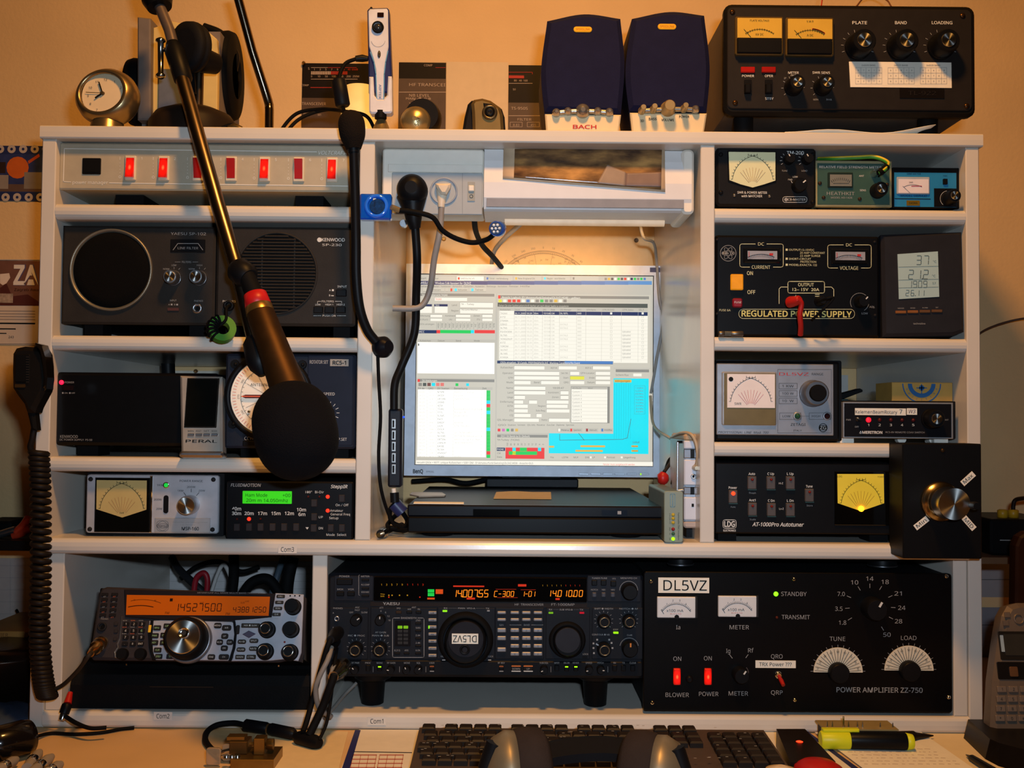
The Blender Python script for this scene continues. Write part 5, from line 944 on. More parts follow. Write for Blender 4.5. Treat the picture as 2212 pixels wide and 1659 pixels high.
for tx, x, y in (('RST-R', 1203, 795), ('RST-S', 1277, 795), ('Ser.Nr.', 1228, 806), ('Start', 1228, 816), ('QRG', 1228, 826), ('QTH-Locator', 1284, 806), ('Ende', 1284, 816), ('Datum', 1284, 826), ('Kontinent', 1207, 848), ('Zonen', 1207, 858), ('Region', 1178, 877), ('Sub-Reg.', 1178, 887), ('Notiz', 1182, 907), ('Band', 1165, 826)): T_(tx, x, y, 3.6, al='R', k=10)
T_('18:09:47', 1194, 838, 3.8, UDK, w=24, k=10); R_(1233, 835, 1317, 914, UD, 9); R_(1234, 836, 1312, 913, UW, 10); R_(1234, 836, 1312, 841, UG, 11); T_('Attribute', 1236, 838.5, 3.4, k=12); T_('Wert', 1270, 838.5, 3.4, k=12)
for i in range(9): T_('Custom %d' % (i+1), 1236, 846+i*7.7, 3.4, UD, k=12); R_(1234, 850+i*7.7, 1312, 850.4+i*7.7, UG, 11)
for i, tx in enumerate(('QSO', 'Station', 'Funk-Verkehr', 'QSL-Info', 'Notiz', 'Zus.Dat', 'Diplome', 'Eigene Notizen')): T_(tx, 1076+i*21, 918, 3.4, k=10, w=17)
for i in range(5): R_(1075+i*9.5, 926, 1081+i*9.5, 932, (UR, U('#d070b8'), UGN, UD, UOR)[i], 10)
for i, (x, tx) in enumerate(((1204, 'Neu'), (1230, 'Speichern'), (1264, 'Abbruch'), (1297, 'Hilfe'))): R_(x, 925, x+28, 933, UG, 10); T_(tx, x+9, 929, 3.6, UDK, k=11, w=16); R_(x+2, 926, x+6, 932, (UW, UR, U('#a02020'), UB)[i], 11)
# window: country matrix
R_(1072, 938, 1185, 994, UL, 8); R_(1074, 939, 1183, 945, UD, 9); T_('DXCC DX Bands by DL (Default)', 1082, 942, 4, UW, w=62, k=10); T_('TA-Turkey  (TA3AX)', 1074, 950, 3.8, w=48, k=10)
for i in range(11): T_(('160', '80', '40', '30', '20', '17', '15', '12', '10', '6', '2')[i], 1096+i*7.7, 960, 3.2, UDK, al='C', rot=90, k=10)
R_(1092, 967, 1176, 991, UR, 10); R_(1073, 967, 1091, 974, UN, 10); T_('PHONE', 1074, 970.5, 3.6, UW, k=11, w=14); T_('CW', 1074, 979, 3.6, k=11); T_('Data', 1074, 987, 3.6, k=11)
for x0, x1, y0, m in ((1107, 1114, 967, UC), (1162, 1169, 967, UC), (1123, 1138, 967, UGN), (1099, 1160, 975, UGN), (1107, 1114, 975, UY)): R_(x0, y0, x1, y0+7.5, m, 12)
R_(899, 996, 1410, 1005, UW, 3); T_('Anzahl QSOs = 9077, unique Rufzeichen = 5301 DM - D:\\Amateurfunk\\Swisslog\\DL5VZ.MDB - Ansicht+DL5', 901, 999, 4, w=250); T_('Fenster muss ausgetauscht werden', 1303, 1003, 3.8, UR, w=68)
d.txt('BenQ', 903, 1018, 8, M('#3b3f46', .5, noise=0), w=22, n=.0065, bold=.04); d.txt('FP93G', 929, 1019, 4, M('#4b4f56', .5, noise=0), w=16, n=.0065)
for i in range(6): d.rr('button', 1250+i*26, 1022, 1272+i*26, 1026, .005, .0075, M('#a9b0bb', .35, .3), 1, .0005)
d.led(1384, 1024, 2.2, E('#9cf020', 1.3), n0=.006); d.rr('logo_badge', 1404, 578, 1428, 588, .005, .0066, M('#2b3358', .4)); 
ob = d.done({'lettering': 'lettering'})
nk = Dev('x', None, None, (1148, 1040), .39)
mb = MB(); ztop = onY(1148, 1000, .39).z; zpc = onY(1150, 1092, .03).z
prism(mb, rrect(d.p(1085, 1030)[0], d.vz(zpc+.0155), d.p(1212, 1030)[0], d.vz(ztop)), -.052, -.022, BLK); mb.build('stand_neck', d.e); bpy.data.objects.remove(nk.e)
mb = MB(); prism(mb, rrect(d.p(1050, 1030)[0], d.vz(zpc+.0006), d.p(1250, 1030)[0], d.vz(zpc+.016), .003), -.054, -.005, BLK, .002); mb.build('stand_foot', d.e)

# ---- set-top box below the monitor
d = Dev('satellite_receiver', 'flat black set-top box lying under the monitor on the middle board', 'receiver', (1155, 1150), .03)
d.rr('case', 882, 1091, 1431, 1152, -.36, -.004, M('#0d110f', .45), 1, 0); d.rr('front_panel', 880, 1092, 1433, 1118, -.004, .004, M('#15161c', .3), 1, .002); d.rr('front_panel', 880, 1118, 1433, 1153, -.004, .006, M('#0c0c0e', .3), 1, .002); d.k0 = .0046
d.rr('display_window', 1022, 1100, 1122, 1114, .003, .0046, M('#060606', .15), 0); d.rr('button', 1300, 1102, 1355, 1114, .003, .005, M('#101a2a', .25), 1); d.rc(1334, 1104, 1342, 1111, LETD, n=.0054)
zt = onY(1155, 1091, .03).z; zs = ZM1
for x in (942, 1358):
    for yy in (.035, .33):
        mb = MB(); u, v = d.p(x, 1152); tube(mb, [(u, yy, v+.001), (u, yy, d.vz(zs)+.0015), (u, yy, d.vz(zs)+.0002)], [.022, .0215, .019], RUB, 24); mb.build('foot', d.e)
d.done()
def flat(name, label, cat, P, z, mat, th=.0006, parent=None):
    Q = [onZ(x, y, z) for x, y in P]; o = sum((q for q in Q), Vector())/len(Q); o = Vector((o.x, o.y, z)); mb = MB(); n_ = len(Q)
    B = [(q.x-o.x, q.y-o.y, .0003) for q in Q]; T = [(q.x-o.x, q.y-o.y, .0003+th) for q in Q]
    if area2([(b[0], b[1]) for b in B]) < 0: B.reverse(); T.reverse()
    mb.add(B+T, [list(range(n_))[::-1], list(range(n_, 2*n_))]+[[i, (i+1) % n_, n_+(i+1) % n_, n_+i] for i in range(n_)], mat); ob = mb.build(name, parent); ob.location = o
    if label: tag(ob, label, cat)
    return ob
flat('paper_slip', 'tan paper slip lying on the middle of the black set-top box', 'paper', [(1066, 1078), (1072, 1064), (1112, 1062), (1150, 1064), (1190, 1064), (1191, 1079)], zt, M('#a58a58', .8, noise=.05))
flat('adhesive_label_strip', 'narrow white printed label at the front left edge of the set-top box', 'label', [(893, 1089), (895, 1085), (1002, 1086), (1002, 1090)], zt, PAP)
flat('metal_ruler_piece', 'small grey tool lying on the left of the black set-top box', 'tool', [(885, 1071), (890, 1066), (955, 1067), (963, 1072), (960, 1074), (905, 1075)], zt, M('#8a8478', .4, .5), .002)

# ---- modem, router, antenna at the right
d = Dev('modem', 'grey-green modem standing on edge with a column of indicator lamps', 'modem', (1455, 1180), -.003)
MG = M('#7f8a7c', .5, noise=.04); vb = d.vz(ZM1+.0003)
mb = MB(); a = d.rect(1436, 1062, 1474, 1180); prism(mb, rrect(a[0], vb, a[2], a[3], .003), -.15, -.003, M('#55605a', .45)); mb.build('case', d.e); mb = MB(); prism(mb, rrect(a[0]-.0008, vb, a[2]+.0008, a[3]+.0006, .003), -.004, .001, MG, .0008); mb.build('front_panel', d.e); d.k0 = .0015
BL = M('#2f7fa8', .6, noise=0); d.box(1448, 1067, 1458, 1095, .8, BL, r=2); d.txt('ANALOG MODEM', 1453, 1081, 3, BL, rot=-90, w=24); d.txt('hamradio TNC/modem', 1466, 1137, 3.4, LETB, rot=-90, w=58)
for y, m, tx in ((1112, M('#b09a30', .35), 'STA'), (1120, M('#b09a30', .35), 'CON'), (1129, M('#b09a30', .35), 'PTT'), (1143, M('#8a1c22', .35), 'DCD'), (1153, M('#2a5a44', .35), 'TX'), (1164, E('#9af010', 2), 'ON')): d.led(1454, y, 3.8, m, n0=.001); d.txt(tx, 1447, y, 2.6, LETB, rot=-90)
d.done()
d = Dev('wireless_router', 'white upright router with rounded ends against the right divider', 'router', (1488, 1140), .035)
WR = M('#c6c9d2', .4, noise=.02); d.rr('case', 1478, 942, 1511, 1136, -.12, -.002, WR, 8, .002)
for y0, y1 in ((952, 970), (993, 1049), (1074, 1124)): d.rr('front_segment', 1478, y0, 1512, y1, -.003, .004, WR, 2, .0015)
for y0, y1 in ((970, 990), (1052, 1068)): d.rr('clamp_band', 1477, y0, 1513, y1, -.004, .002, M('#8f8f94', .3, .7), 1, .001); d.rr('clamp_pad', 1492, y0, 1500, y1, .002, .0045, BLK)
d.rr('end_cap', 1478, 938, 1511, 952, -.10, .003, M('#a98c68', .5), 5, .002); d.rr('end_cap', 1477, 1126, 1511, 1141, -.10, .003, M('#a99a90', .5), 6, .002); d.k0 = .0046
d.lat('aerial_socket', 1500, 1010, [(7, .004), (6.5, .010), (4, .016)], M('#b3ab98', .35, .5), seg=20); d.lat('power_socket', 1497, 1029, [(6, .004), (5.5, .006), (3, .006), (3, .003)], SIL, seg=20, cap=False); d.dot(1497, 1029, 3.2, RUB); d.rc(1494, 1088, 1499, 1095, LETB)
mb = MB(); a = d.rect(1480, 1130, 1492, 1142, -.03); prism(mb, rrect(a[0], d.vz(ZM1+.0003), a[2], a[3]), -.06, -.02, BLK); mb.build('foot', d.e)
mb = MB(); tube(mb, [Vector(onY(1463, 1060, .05))-d.O, Vector(onY(1464, 955, .05))-d.O], .0018, M('#b5b8bd', .3, .7), 8); tube(mb, [Vector(onY(1463, 1060, .05))-d.O, Vector(onY(1484, 1058, .05))-d.O], .0018, M('#b5b8bd', .3, .7), 8); tube(mb, [Vector(onY(1464, 955, .05))-d.O, Vector(onY(1484, 954, .06))-d.O], .0018, BLK, 8); mb.build('holder_frame', d.e)
d.done()
t = empty('red_plug', 'red plug on twisted dark leads behind the modem', 'plug', onY(1433, 1034, .16)); mb = MB(); tube(mb, [onY(1436, 1046, .15), onY(1433, 1040, .15), onY(1432, 1026, .15), onY(1434, 1020, .15)], [.004, .008, .008, .004], RDW, 14); sub(mb, 'body', t)
mb = MB(); tube(mb, catmull([onY(1434, 1020, .15), onY(1448, 1000, .17), onY(1452, 985, .18), onY(1458, 1010, .16), onY(1452, 1045, .14)]), .0025, M('#3a342e', .6)); tube(mb, catmull([onY(1436, 1020, .15), onY(1444, 995, .19), onY(1462, 975, .2), onY(1465, 940, .22)]), .002, RUB); sub(mb, 'leads', t)
cable('aerial_cable', 'beige thin cable running from behind the monitor to the router', [(1405, 855, .33), (1412, 918, .31), (1445, 945, .2), (1451, 945, .15), (1470, 936, .06), (1492, 938, .028), (1504, 960, .022), (1507, 990, .022), (1503, 1008, .026)], .0022, M('#a9977c', .5))
cable('grey_lead', 'grey cable hanging from the lamp fixture down the right side of the monitor', [(1385, 470, .13), (1384, 490, .14), (1392, 515, .17), (1412, 525, .24), (1418, 560, .34), (1424, 640, .335), (1432, 695, .335), (1418, 780, .335), (1406, 850, .335)], .0022, M('#8a8782', .5))

# ---- usb hub with cables on the left
d = Dev('usb_hub_bar', 'upright dark seven port hub with a row of silver sockets left of the monitor', 'usb hub', (853, 1052), .05)
d.rr('case', 838, 883, 868, 1053, -.018, 0, M('#232630', .4), 4, .003); d.k0 = .0004
for i in range(5): o = d.rr('usb_port', 846, 905+i*24.5, 855, 926+i*24.5, -.001, .0012, M('#9a9895', .3, .9), 0, .0003); d.rr('port_tongue', 848, 908+i*24.5, 851.5, 923+i*24.5, .0008, .0016, RUB, parent=o)
d.led(872, 901, 2.4, E('#2050ff', 1.5), n0=-.004)
d.done()
t = empty('usb_plug_bundle', 'blue and black plugs with tangled leads at the foot of the hub', 'cable bundle', onY(855, 1110, .06)); mb = MB()
for a, b, r, m in (((850, 1055, .05), (851, 1064, .05), .003, WHT), ((852, 1064, .05), (853, 1085, .05), .006, BLK), ((852, 1088, .055), (870, 1108, .055), .009, M('#20264f', .4))): tube(mb, [onY(*a), onY(*b)], r, m, 12)
sub(mb, 'plugs', t); mb = MB()
for P in ([(868, 1105, .06), (880, 1125, .07), (872, 1138, .05), (842, 1140, .04)], [(855, 1085, .05), (842, 1105, .06), (850, 1130, .08), (890, 1140, .09)], [(862, 1108, .06), (846, 1122, .09), (838, 1138, .06), (868, 1146, .04), (884, 1144, .03)]): tube(mb, catmull([onY(*p) for p in P]), .0032, RUB)
sub(mb, 'leads', t)
t = empty('coax_connector', 'silver coaxial plug lying at the left corner of the middle board', 'plug', onY(822, 1150, .03)); a = onY(818, 1152, .0); b = onY(830, 1146, .03); a.z = b.z = ZM1+.0065; mb = MB(); tube(mb, [a, a.lerp(b, .4)], [.0025, .0025], BRS, 14); tube(mb, [a.lerp(b, .35), a.lerp(b, .4), b], [.0058, .006, .006], CHR, 20); sub(mb, 'connector', t); mb = MB(); tube(mb, catmull([b, b.lerp(a, -.8), onY(850, 1141, .08), onY(868, 1134, .12)]), .004, RUB); sub(mb, 'cable', t)

# ---- under-shelf lamp with sockets
LF = M('#d9d2c4', .45, noise=.03); SG = M('#9aa0a2', .45, noise=.03)
d = Dev('under_shelf_lamp', 'white under-shelf lamp fixture with two power sockets below the top board', 'lamp fixture', (1160, 470), .030)
vt = d.vz(ZT0-.0006); a = d.rect(826, 308, 1490, 461)
mb = MB(); prism(mb, rrect(a[0], a[1]+.006, d.p(1045, 400)[0], vt, .004), -.09, 0, LF, .002); mb.build('socket_housing', d.e)
sec = [(0., .0), (0., .9), (.012, .62), (.02, .35), (.020, .16), (.012, .06), (-.09, .0), (-.09, 1.)]
u0, u1 = d.p(1045, 400)[0], a[2]; vb = a[1]; hv = vt-vb; pr = [(-.085, vb+.004), (.0, vb+.002), (.006, vb+.004), (.012, vb+.018), (.013, vb+hv*.45), (.008, vb+hv*.8), (.0, vt), (-.085, vt)]; K = len(pr)
mb = MB(); V = [(u0+.0005, -n_, v) for n_, v in pr]+[(u1, -n_, v) for n_, v in pr]; mb.add(V, [[i, (i+1) % K, K+(i+1) % K, K+i] for i in range(K)], M('#d6d3d0', .35, noise=.02), False); mb.add(V[:K], [list(range(K))[::-1]], LF); mb.add(V[K:], [list(range(K))], LF); mb.build('lamp_shade', d.e)
mb = MB(); prism(mb, rrect(u0+.004, vb+.006, d.p(1474, 460)[0], vb+.017), .0085, .0125, M('#86868a', .35)); mb.build('lens_strip', d.e)
mb = MB(); prism(mb, rrect(d.p(1470, 400)[0], vb-.001, u1+.004, vt, .006), -.086, .010, LF, .003); mb.build('end_cap', d.e)
d.k0 = .0026; d.rr('cover_plate', 838, 355, 1042, 372, 0, .002, LF, 1, .0005); d.rr('socket_plate', 846, 373, 1042, 463, 0, .0022, SG, 2, .0008); d.ln([(999, 374), (999, 462)], .8, M('#6f7678', .5))
for x in (890, 959):
    o = d.lat('power_socket', x, 414, [(30, .002), (30, .004), (28, .005), (26, .004), (25, -.008)], M('#8b95a2', .35), seg=40, cap=False)
    d.lat('socket_well', x, 414, [(26, -.010), (25.5, -.0085)], M('#707a86', .5), seg=32)
o = d.rr('switch_plate', 1010, 393, 1026, 434, .002, .0034, M('#8d8f88', .45), 1); d.rr('rocker', 1012, 400, 1024, 413, .003, .006, LF, 1, .001, parent=o); d.arc(1018, 424, 3.4, 0, 360, .9, LETB, .0038)
for x in (868, ): d.lat('fixing_screw', x, 476, [(8, -.03), (8, -.02)], SIL, seg=14)
d.done()
# faintly glowing tube added under the fixture to go with the fill light
mb = MB(); ty = -(-.05); tube(mb, [(d.p(1090, 460)[0], .062, vb+.0015), (d.p(1450, 460)[0], .062, vb+.0015)], .006, M('#d8cdb8', .5, e=.25, ecol='#ffb860'), 12); mb.build('added_glow_tube', d.e)
ul = area('wall_warm_fill', (d.O.x, d.O.y+.075, d.O.z+vb-.008), (d.O.x, WALL_Y, d.O.z+vb-.045), .34, .24, (1, .50, .15), .02); ul.data.spread = math.radians(44)  # warm fill added to brighten the wall; lamp itself not known to be lit
# photo print stuck on the lamp shade (follows its curve)
t = Dev('landscape_photo', 'brown landscape photo print stuck on the white lamp fixture', 'photo', (1265, 360), .016)
PM = bpy.data.materials.new('photo_print'); PM.use_nodes = True; N = PM.node_tree.nodes; L = PM.node_tree.links; b = N['Principled BSDF']; b.inputs['Roughness'].default_value = .22
tc = N.new('ShaderNodeTexCoord'); mp = N.new('ShaderNodeMapping'); mp.inputs['Scale'].default_value = (14, 14, 40); nz = N.new('ShaderNodeTexNoise'); nz.inputs['Scale'].default_value = 1.6; nz.inputs['Detail'].default_value = 8; cr = N.new('ShaderNodeValToRGB')
els = cr.color_ramp.elements; els[0].position = .32; els[0].color = (*lin('#3a2a22'), 1); els[1].position = .7; els[1].color = (*lin('#b98a50'), 1); e_ = els.new(.5); e_.color = (*lin('#7a5a38'), 1)
L.new(tc.outputs['Object'], mp.inputs['Vector']); L.new(mp.outputs['Vector'], nz.inputs['Vector']); L.new(nz.outputs['Fac'], cr.inputs['Fac']); L.new(cr.outputs['Color'], b.inputs['Base Color'])
def lampn(v):                                  # front surface of the shade at height v (world z offsets share one origin)
    z = v; pts = sorted((p[1]+d.O.z, p[0]) for p in pr[1:7])
    for (z0, n0), (z1, n1) in zip(pts, pts[1:]):
        if z0 <= z <= z1: return n0+(n1-n0)*(z-z0)/max(1e-6, z1-z0)
    return 0.
def decal(name, P, mat, lift, parent):
    (xa, ya), (xb, yb), (xc, yc), (xd, yd) = P; K, J = 12, 10; V = []
    for j in range(J+1):
        for i in range(K+1):
            s, q = i/K, j/J; px = (xa+(xb-xa)*s)*(1-q)+(xd+(xc-xd)*s)*q; py = (ya+(yb-ya)*s)*(1-q)+(yd+(yc-yd)*s)*q
            w = onY(px, py, d.O.y-.01); Yn = d.O.y-lampn(w.z)-lift; w = onY(px, py, Yn); V.append(w-t.O)
    F = [[j*(K+1)+i, (j+1)*(K+1)+i, (j+1)*(K+1)+i+1, j*(K+1)+i+1] for j in range(J) for i in range(K)]
    mb = MB(); mb.add(V, F, mat, True); o = mb.build(name, parent)
    sd_ = o.modifiers.new('thickness', 'SOLIDIFY'); sd_.thickness = .0005; sd_.offset = 0; return o
decal('photo_paper', [(1088, 312), (1436, 316), (1437, 415), (1086, 386)], M('#b9a184', .4), .0012, t.e)
decal('photo_image', [(1112, 322), (1430, 318), (1428, 410), (1110, 384)], PM, .0020, t.e)
decal('photo_rock', [(1312, 356), (1352, 372), (1350, 402), (1290, 396)], M('#8b7a6c', .4), .0028, t.e); decal('photo_rock', [(1352, 374), (1428, 372), (1428, 404), (1350, 402)], M('#75625a', .4), .0029, t.e)
t.done()
# plugs
def plug(name, label, x, y, col, path, r, cr_, R=24, flatp=False, cc=None):
    t = empty(name, label, 'plug', onY(x, y, .04)); mb = MB(); w = Dev('x', None, None, (x, y), .030)
    if flatp: prism(mb, [w.p(px, py, .014) for px, py in ((x-18, y-12), (x+16, y-12), (x+14, y-2), (x+6, y+12), (x-6, y+12), (x-15, y-2))], -.004, .013, col, .003)
    else: lathe(mb, 0, 0, [(R*w.px, -.007), (R*w.px, .010), (R*w.px*.96, .018), (R*w.px*.7, .026), (R*w.px*.4, .028)], col, 36)
    o = mb.build('plug_body', t); o.location = w.O-t.location; bpy.data.objects.remove(w.e)
    mb = MB(); P = [onY(*p) for p in path[0]]; tube(mb, P, r, col, 16); sub(mb, 'strain_relief', t)
    mb = MB(); tube(mb, catmull([onY(*p) for p in path[1]]), cr_, cc or col, 10); sub(mb, 'cord', t)
plug('black_power_plug', 'black angled mains plug in the left socket of the lamp fixture', 892, 414, BLK, ([(890, 425, .025), (893, 460, .022), (894, 478, .022), (897, 494, .024)], [(897, 492, .024), (901, 560, .03), (899, 640, .05), (895, 720, .06), (868, 790, .06), (853, 830, .055), (851, 885, .052)]), [.020, .012, .010, .007], .0056, 33)
GRYC = M('#a39e96', .45)
plug('white_power_plug', 'flat pale mains plug in the right socket of the lamp fixture', 958, 407, M('#cdbfa8', .4), ([(955, 412, .03), (954, 430, .028), (953, 448, .028)], [(954, 446, .028), (950, 500, .03), (938, 560, .04), (930, 620, .05), (916, 655, .052), (895, 666, .05), (848, 666, .048)]), [.008, .006, .0045], .0042, flatp=True, cc=M('#857f78', .45))
# blue usb box with gooseneck light
d = Dev('blue_usb_hub', 'translucent blue square usb hub hanging at the top of the left divider', 'usb hub', (811, 446), -.014)
d.rr('case', 777, 418, 845, 474, -.012, 0, M('#0f4fb0', .12, coat=.6, noise=.12, scale=90), 3, .002); d.lat('clear_ring', 813, 445, [(26, 0), (25, .002), (21, .003), (19, .002)], M('#2a6fe0', .08, coat=1), seg=40, cap=False); d.rr('name_label', 806, 428, 812, 456, 0, .0006, PAP); d.k0 = .0009; d.txt('VIVANCO', 809, 442, 3.6, LETB, rot=-90, w=24)
d.lat('inner_board', 815, 446, [(17, 0), (16, .0008)], M('#0a2f5c', .3, noise=.4, scale=300), seg=24); d.done()
t = empty('gooseneck_usb_light', 'black gooseneck with small blue ring light plugged into the blue hub', 'lamp', onY(950, 490, .0)); mb = MB(); tube(mb, catmull([onY(862, 454, -.012), onY(900, 459, -.015), onY(935, 470, -.01), onY(955, 497, .0), onY(985, 515, .01), (onY(1020, 524, .015)), onY(1050, 518, .01), onY(1068, 506, .0)]), .0033, RUB); sub(mb, 'gooseneck', t)
mb = MB(); tube(mb, [onY(845, 447, -.018), onY(862, 454, -.012)], .0035, M('#a08a60', .35, .6), 10); sub(mb, 'usb_plug', t)
hd = Dev('x', None, None, (1074, 494), -.004, tilt=-8, yaw=-14); bpy.data.objects.remove(hd.e)
mb = MB(); lathe(mb, 0, 0, [(15*hd.px, -.012), (16.5*hd.px, -.009), (16.5*hd.px, .004), (14.5*hd.px, .006)], M('#17469c', .2, coat=.6), 28); mb.v = [tuple(hd.O+hd.R @ Vector(p)) for p in mb.v]; ho = sub(mb, 'lamp_head', t)
mb = MB(); lathe(mb, 0, 0, [(13.5*hd.px, .005), (13*hd.px, .0068)], M('#3d4a60', .25), 24)
for i in range(7): a = 2*PI*i/6; r = 8*hd.px*(i < 6); lathe(mb, r*math.cos(a), r*math.sin(a), [(3*hd.px, .0066), (2.6*hd.px, .009), (1.2*hd.px, .0102)], M('#dfe8f0', .08, coat=1), 12)
mb.v = [tuple(hd.O+hd.R @ Vector(p)) for p in mb.v]; sub(mb, 'lens_cluster', t)
cable('black_mains_lead', 'black cable hanging behind the monitor from the middle of the lamp fixture', [(1024, 466, .12), (1028, 500, .16), (1042, 530, .2), (1065, 555, .25), (1090, 585, .40)], .004, RUB)
cable('grey_mains_lead', 'grey cable slanting from the lamp fixture behind the monitor', [(1145, 466, .12), (1120, 488, .18), (1085, 520, .25), (1066, 548, .32), (1060, 590, .40)], .0034, M('#8f8a82', .5))
# protractor chart on the wall
t = Dev('azimuth_chart', 'pale paper chart with a printed compass circle on the wall behind the monitor', 'chart', (1140, 560), WALL_Y-.002); t.rr('paper', 884, 478, 1400, 700, 0, .0008, M('#dcba88', .8, noise=.03)); t.k0 = .0012; PK = M('#7a6a54', .7, noise=0)
for r in (118, 112): t.arc(1174, 660, r, 35, 145, .8, PK, k=40)
t.ticks(1174, 660, 112, 118, 35, 145, 112, .5, PK)
for i, tx in enumerate(('320', '330', '340', '350', '0', '10', '20', '30', '40')): a = math.radians(131-i*10.2); t.txt(tx, 1174+125*math.cos(a), 660-125*math.sin(a), 4, PK, rot=math.degrees(a)-90)
for a in range(40, 145, 20): t.ln([(1174+20*math.cos(math.radians(a)), 660-20*math.sin(math.radians(a))), (1174+112*math.cos(math.radians(a)), 660-112*math.sin(math.radians(a)))], .5, PK)
random.seed(3)
for i in range(22): t.txt(random.choice(('VK', 'ZL', 'JA', 'W6', 'OH', 'UA0', 'SM')), random.randint(1110, 1240), random.randint(556, 574), 3.4, PK)
for x, y in ((959, 517), (1374, 520)): t.lat('pin', x, y, [(4, 0), (5, .004), (3, .007)], BRS if x < 1000 else M('#5a4a3c', .4), seg=14)
t.done()
# ================================================================ things on the top board
d = Dev('alarm_clock', 'round brushed metal alarm clock at the left end of the top board', 'clock', (228, 207), .02, tilt=8, yaw=-6)
DM = M('#a08a64', .3, .9, bump=.05)
mb = MB(); R = 60*d.px; lathe(mb, 0, 0, [(R*.5, -.030), (R*.9, -.026), (R*1.06, -.016), (R*1.1, -.006), (R*1.04, .004), (R*.9, .011), (R*.79, .013), (R*.77, .008)], DM, 48, cap=False, squash=.92); mb.build('case', d.e)
d.lat('dial', 228, 207, [(46, .004), (45.5, .0066)], M('#d8c4a0', .5, noise=.03), seg=40); d.k0 = .0072
for i in range(12): a = math.radians(90-i*30); d.txt(str(i or 12), 228+38*math.cos(a), 207-35*math.sin(a), 5, LETB)
for a, l, w, nm in ((112, 26, 2.6, 'minute_hand'), (216, 18, 3.4, 'hour_hand'), (176, 36, 1.2, 'second_hand')): t_ = math.radians(a); mb = MB(); u, v = d.p(228, 207); tube(mb, [(u, -.0085, v), (u+l*d.px*math.cos(t_), -.0085, v+l*d.px*math.sin(t_))], w*d.px*.5, LETB, 6); mb.build(nm, d.e)
d.lat('hub', 228, 207, [(4, .007), (3, .0105)], M('#5a4a30', .4, .6), seg=14)
mb = MB(); tube(mb, [(0, .012, -R*.84), (0, .012, d.vz(ZT1)+.0005)], [.020, .022], DM, 24); mb.build('foot', d.e); d.done()

d = Dev('grey_cabinet_speaker', 'grey upright cabinet with a pale front behind the boom stand', 'cabinet', (384, 262), .13)
GC = M('#6f6660', .6, bump=.1); vb = d.vz(ZT1+.0004)
a = d.rect(303, 60, 470, 262); mb = MB(); prism(mb, rrect(a[0], vb, a[2], d.p(385, 62)[1]), -.12, -.01, GC); mb.build('case', d.e)
d.poly('frame', [(303, 43), (331, 46), (331, 264), (303, 264)], -.05, .012, GC, .002, at=0)
mb = MB(); prism(mb, [d.p(331, 60), d.p(372, 46), d.p(440, 60), d.p(468, 84), d.p(470, 110), d.p(470, 160), (d.p(470, 160)[0], vb), (d.p(331, 160)[0], vb)], -.01, .0, M('#cdb26e', .6, noise=.03), .001); mb.build('front', d.e)
mb = MB(); a = d.rect(343, 150, 415, 262, .002); prism(mb, rrect(a[0], vb+.002, a[2], a[3], .004), 0, .005, M('#5f6570', .55), .001); mb.build('panel', d.e); d.done()
t = empty('stereo_headphones', 'black headphones hung around the grey cabinet on the top board', 'headphones', onY(395, 200, .21)); 
for x, nm in ((300, 'ear_cup'), (492, 'ear_cup')):
    c = onY(x, 200 if x < 400 else 165, .20); r = .050 if x < 400 else .066; mb = MB(); V = []
    for rr_, xx in ((r*.5, -.014), (r*.95, -.012), (r, -.004), (r*.98, .010), (r*.7, .016)): V += [(c.x+xx*(1 if x < 400 else -1), c.y+rr_*math.cos(2*PI*i/36)*.8, c.z+rr_*math.sin(2*PI*i/36)) for i in range(36)]
    mb.add(V, [[k*36+i, k*36+(i+1) % 36, (k+1)*36+(i+1) % 36, (k+1)*36+i] for k in range(4) for i in range(36)]+[list(range(36)), list(range(144, 180))], RUB, True); sub(mb, nm, t)
mb = MB(); P = catmull([onY(503, 160, .20), onY(509, 122, .20), onY(495, 95, .2), onY(475, 72, .2), onY(440, 58, .2)]); tube(mb, P, .006, BLK, 10); sub(mb, 'headband', t)
mb = MB(); tube(mb, [onY(470, 92, .185), onY(488, 122, .185)], .0045, M('#b09a80', .3, .8), 10); sub(mb, 'slider', t)

# ---- boom arm with large microphone
t = empty('boom_microphone', 'large foam covered microphone on a chrome boom arm reaching down from the top board', 'microphone', onY(418, 262, .075))
CHD = M('#6f6050', .3, 1); BRZ = M('#3a2610', .5, .7, noise=.15)
c = onY(418, 262, .075); mb = MB(); tube(mb, [(c.x, c.y, ZT1+.0004), (c.x, c.y, ZT1+.024), (c.x, c.y, ZT1+.036), (c.x, c.y, ZT1+.044), (c.x, c.y, ZT1+.047)], [.058, .058, .050, .032, .010], M('#2a201a', .5), 48); sub(mb, 'base', t)
p0 = Vector((c.x+.006, c.y, ZT1+.044)); p1 = onY(430, 150, .075); mb = MB(); tube(mb, [p0, p1], .0065, CHD, 16); tube(mb, [onY(418, 205, .055), onY(414, 150, .06)], .004, BLK, 12); sub(mb, 'pole', t)
mb = MB(); q0, q1 = onY(395, 118, .03), onY(466, 138, .075); tube(mb, [q0, q0.lerp(q1, .3), q0.lerp(q1, .32), q0.lerp(q1, .6), q1], [.012, .012, .016, .017, .014], BLK, 20); sub(mb, 'pivot', t)
mb = MB(); e = (q1-q0).normalized(); m0 = q0.lerp(q1, .28)+Vector((0, -.01, .01)); tube(mb, [m0-e*.010, m0-e*.009, m0-e*.001, m0, m0+e*.002, m0+e*.010, m0+e*.011], [.022, .031, .033, .030, .033, .031, .022], BLKM, 40); sub(mb, 'friction_disc', t)
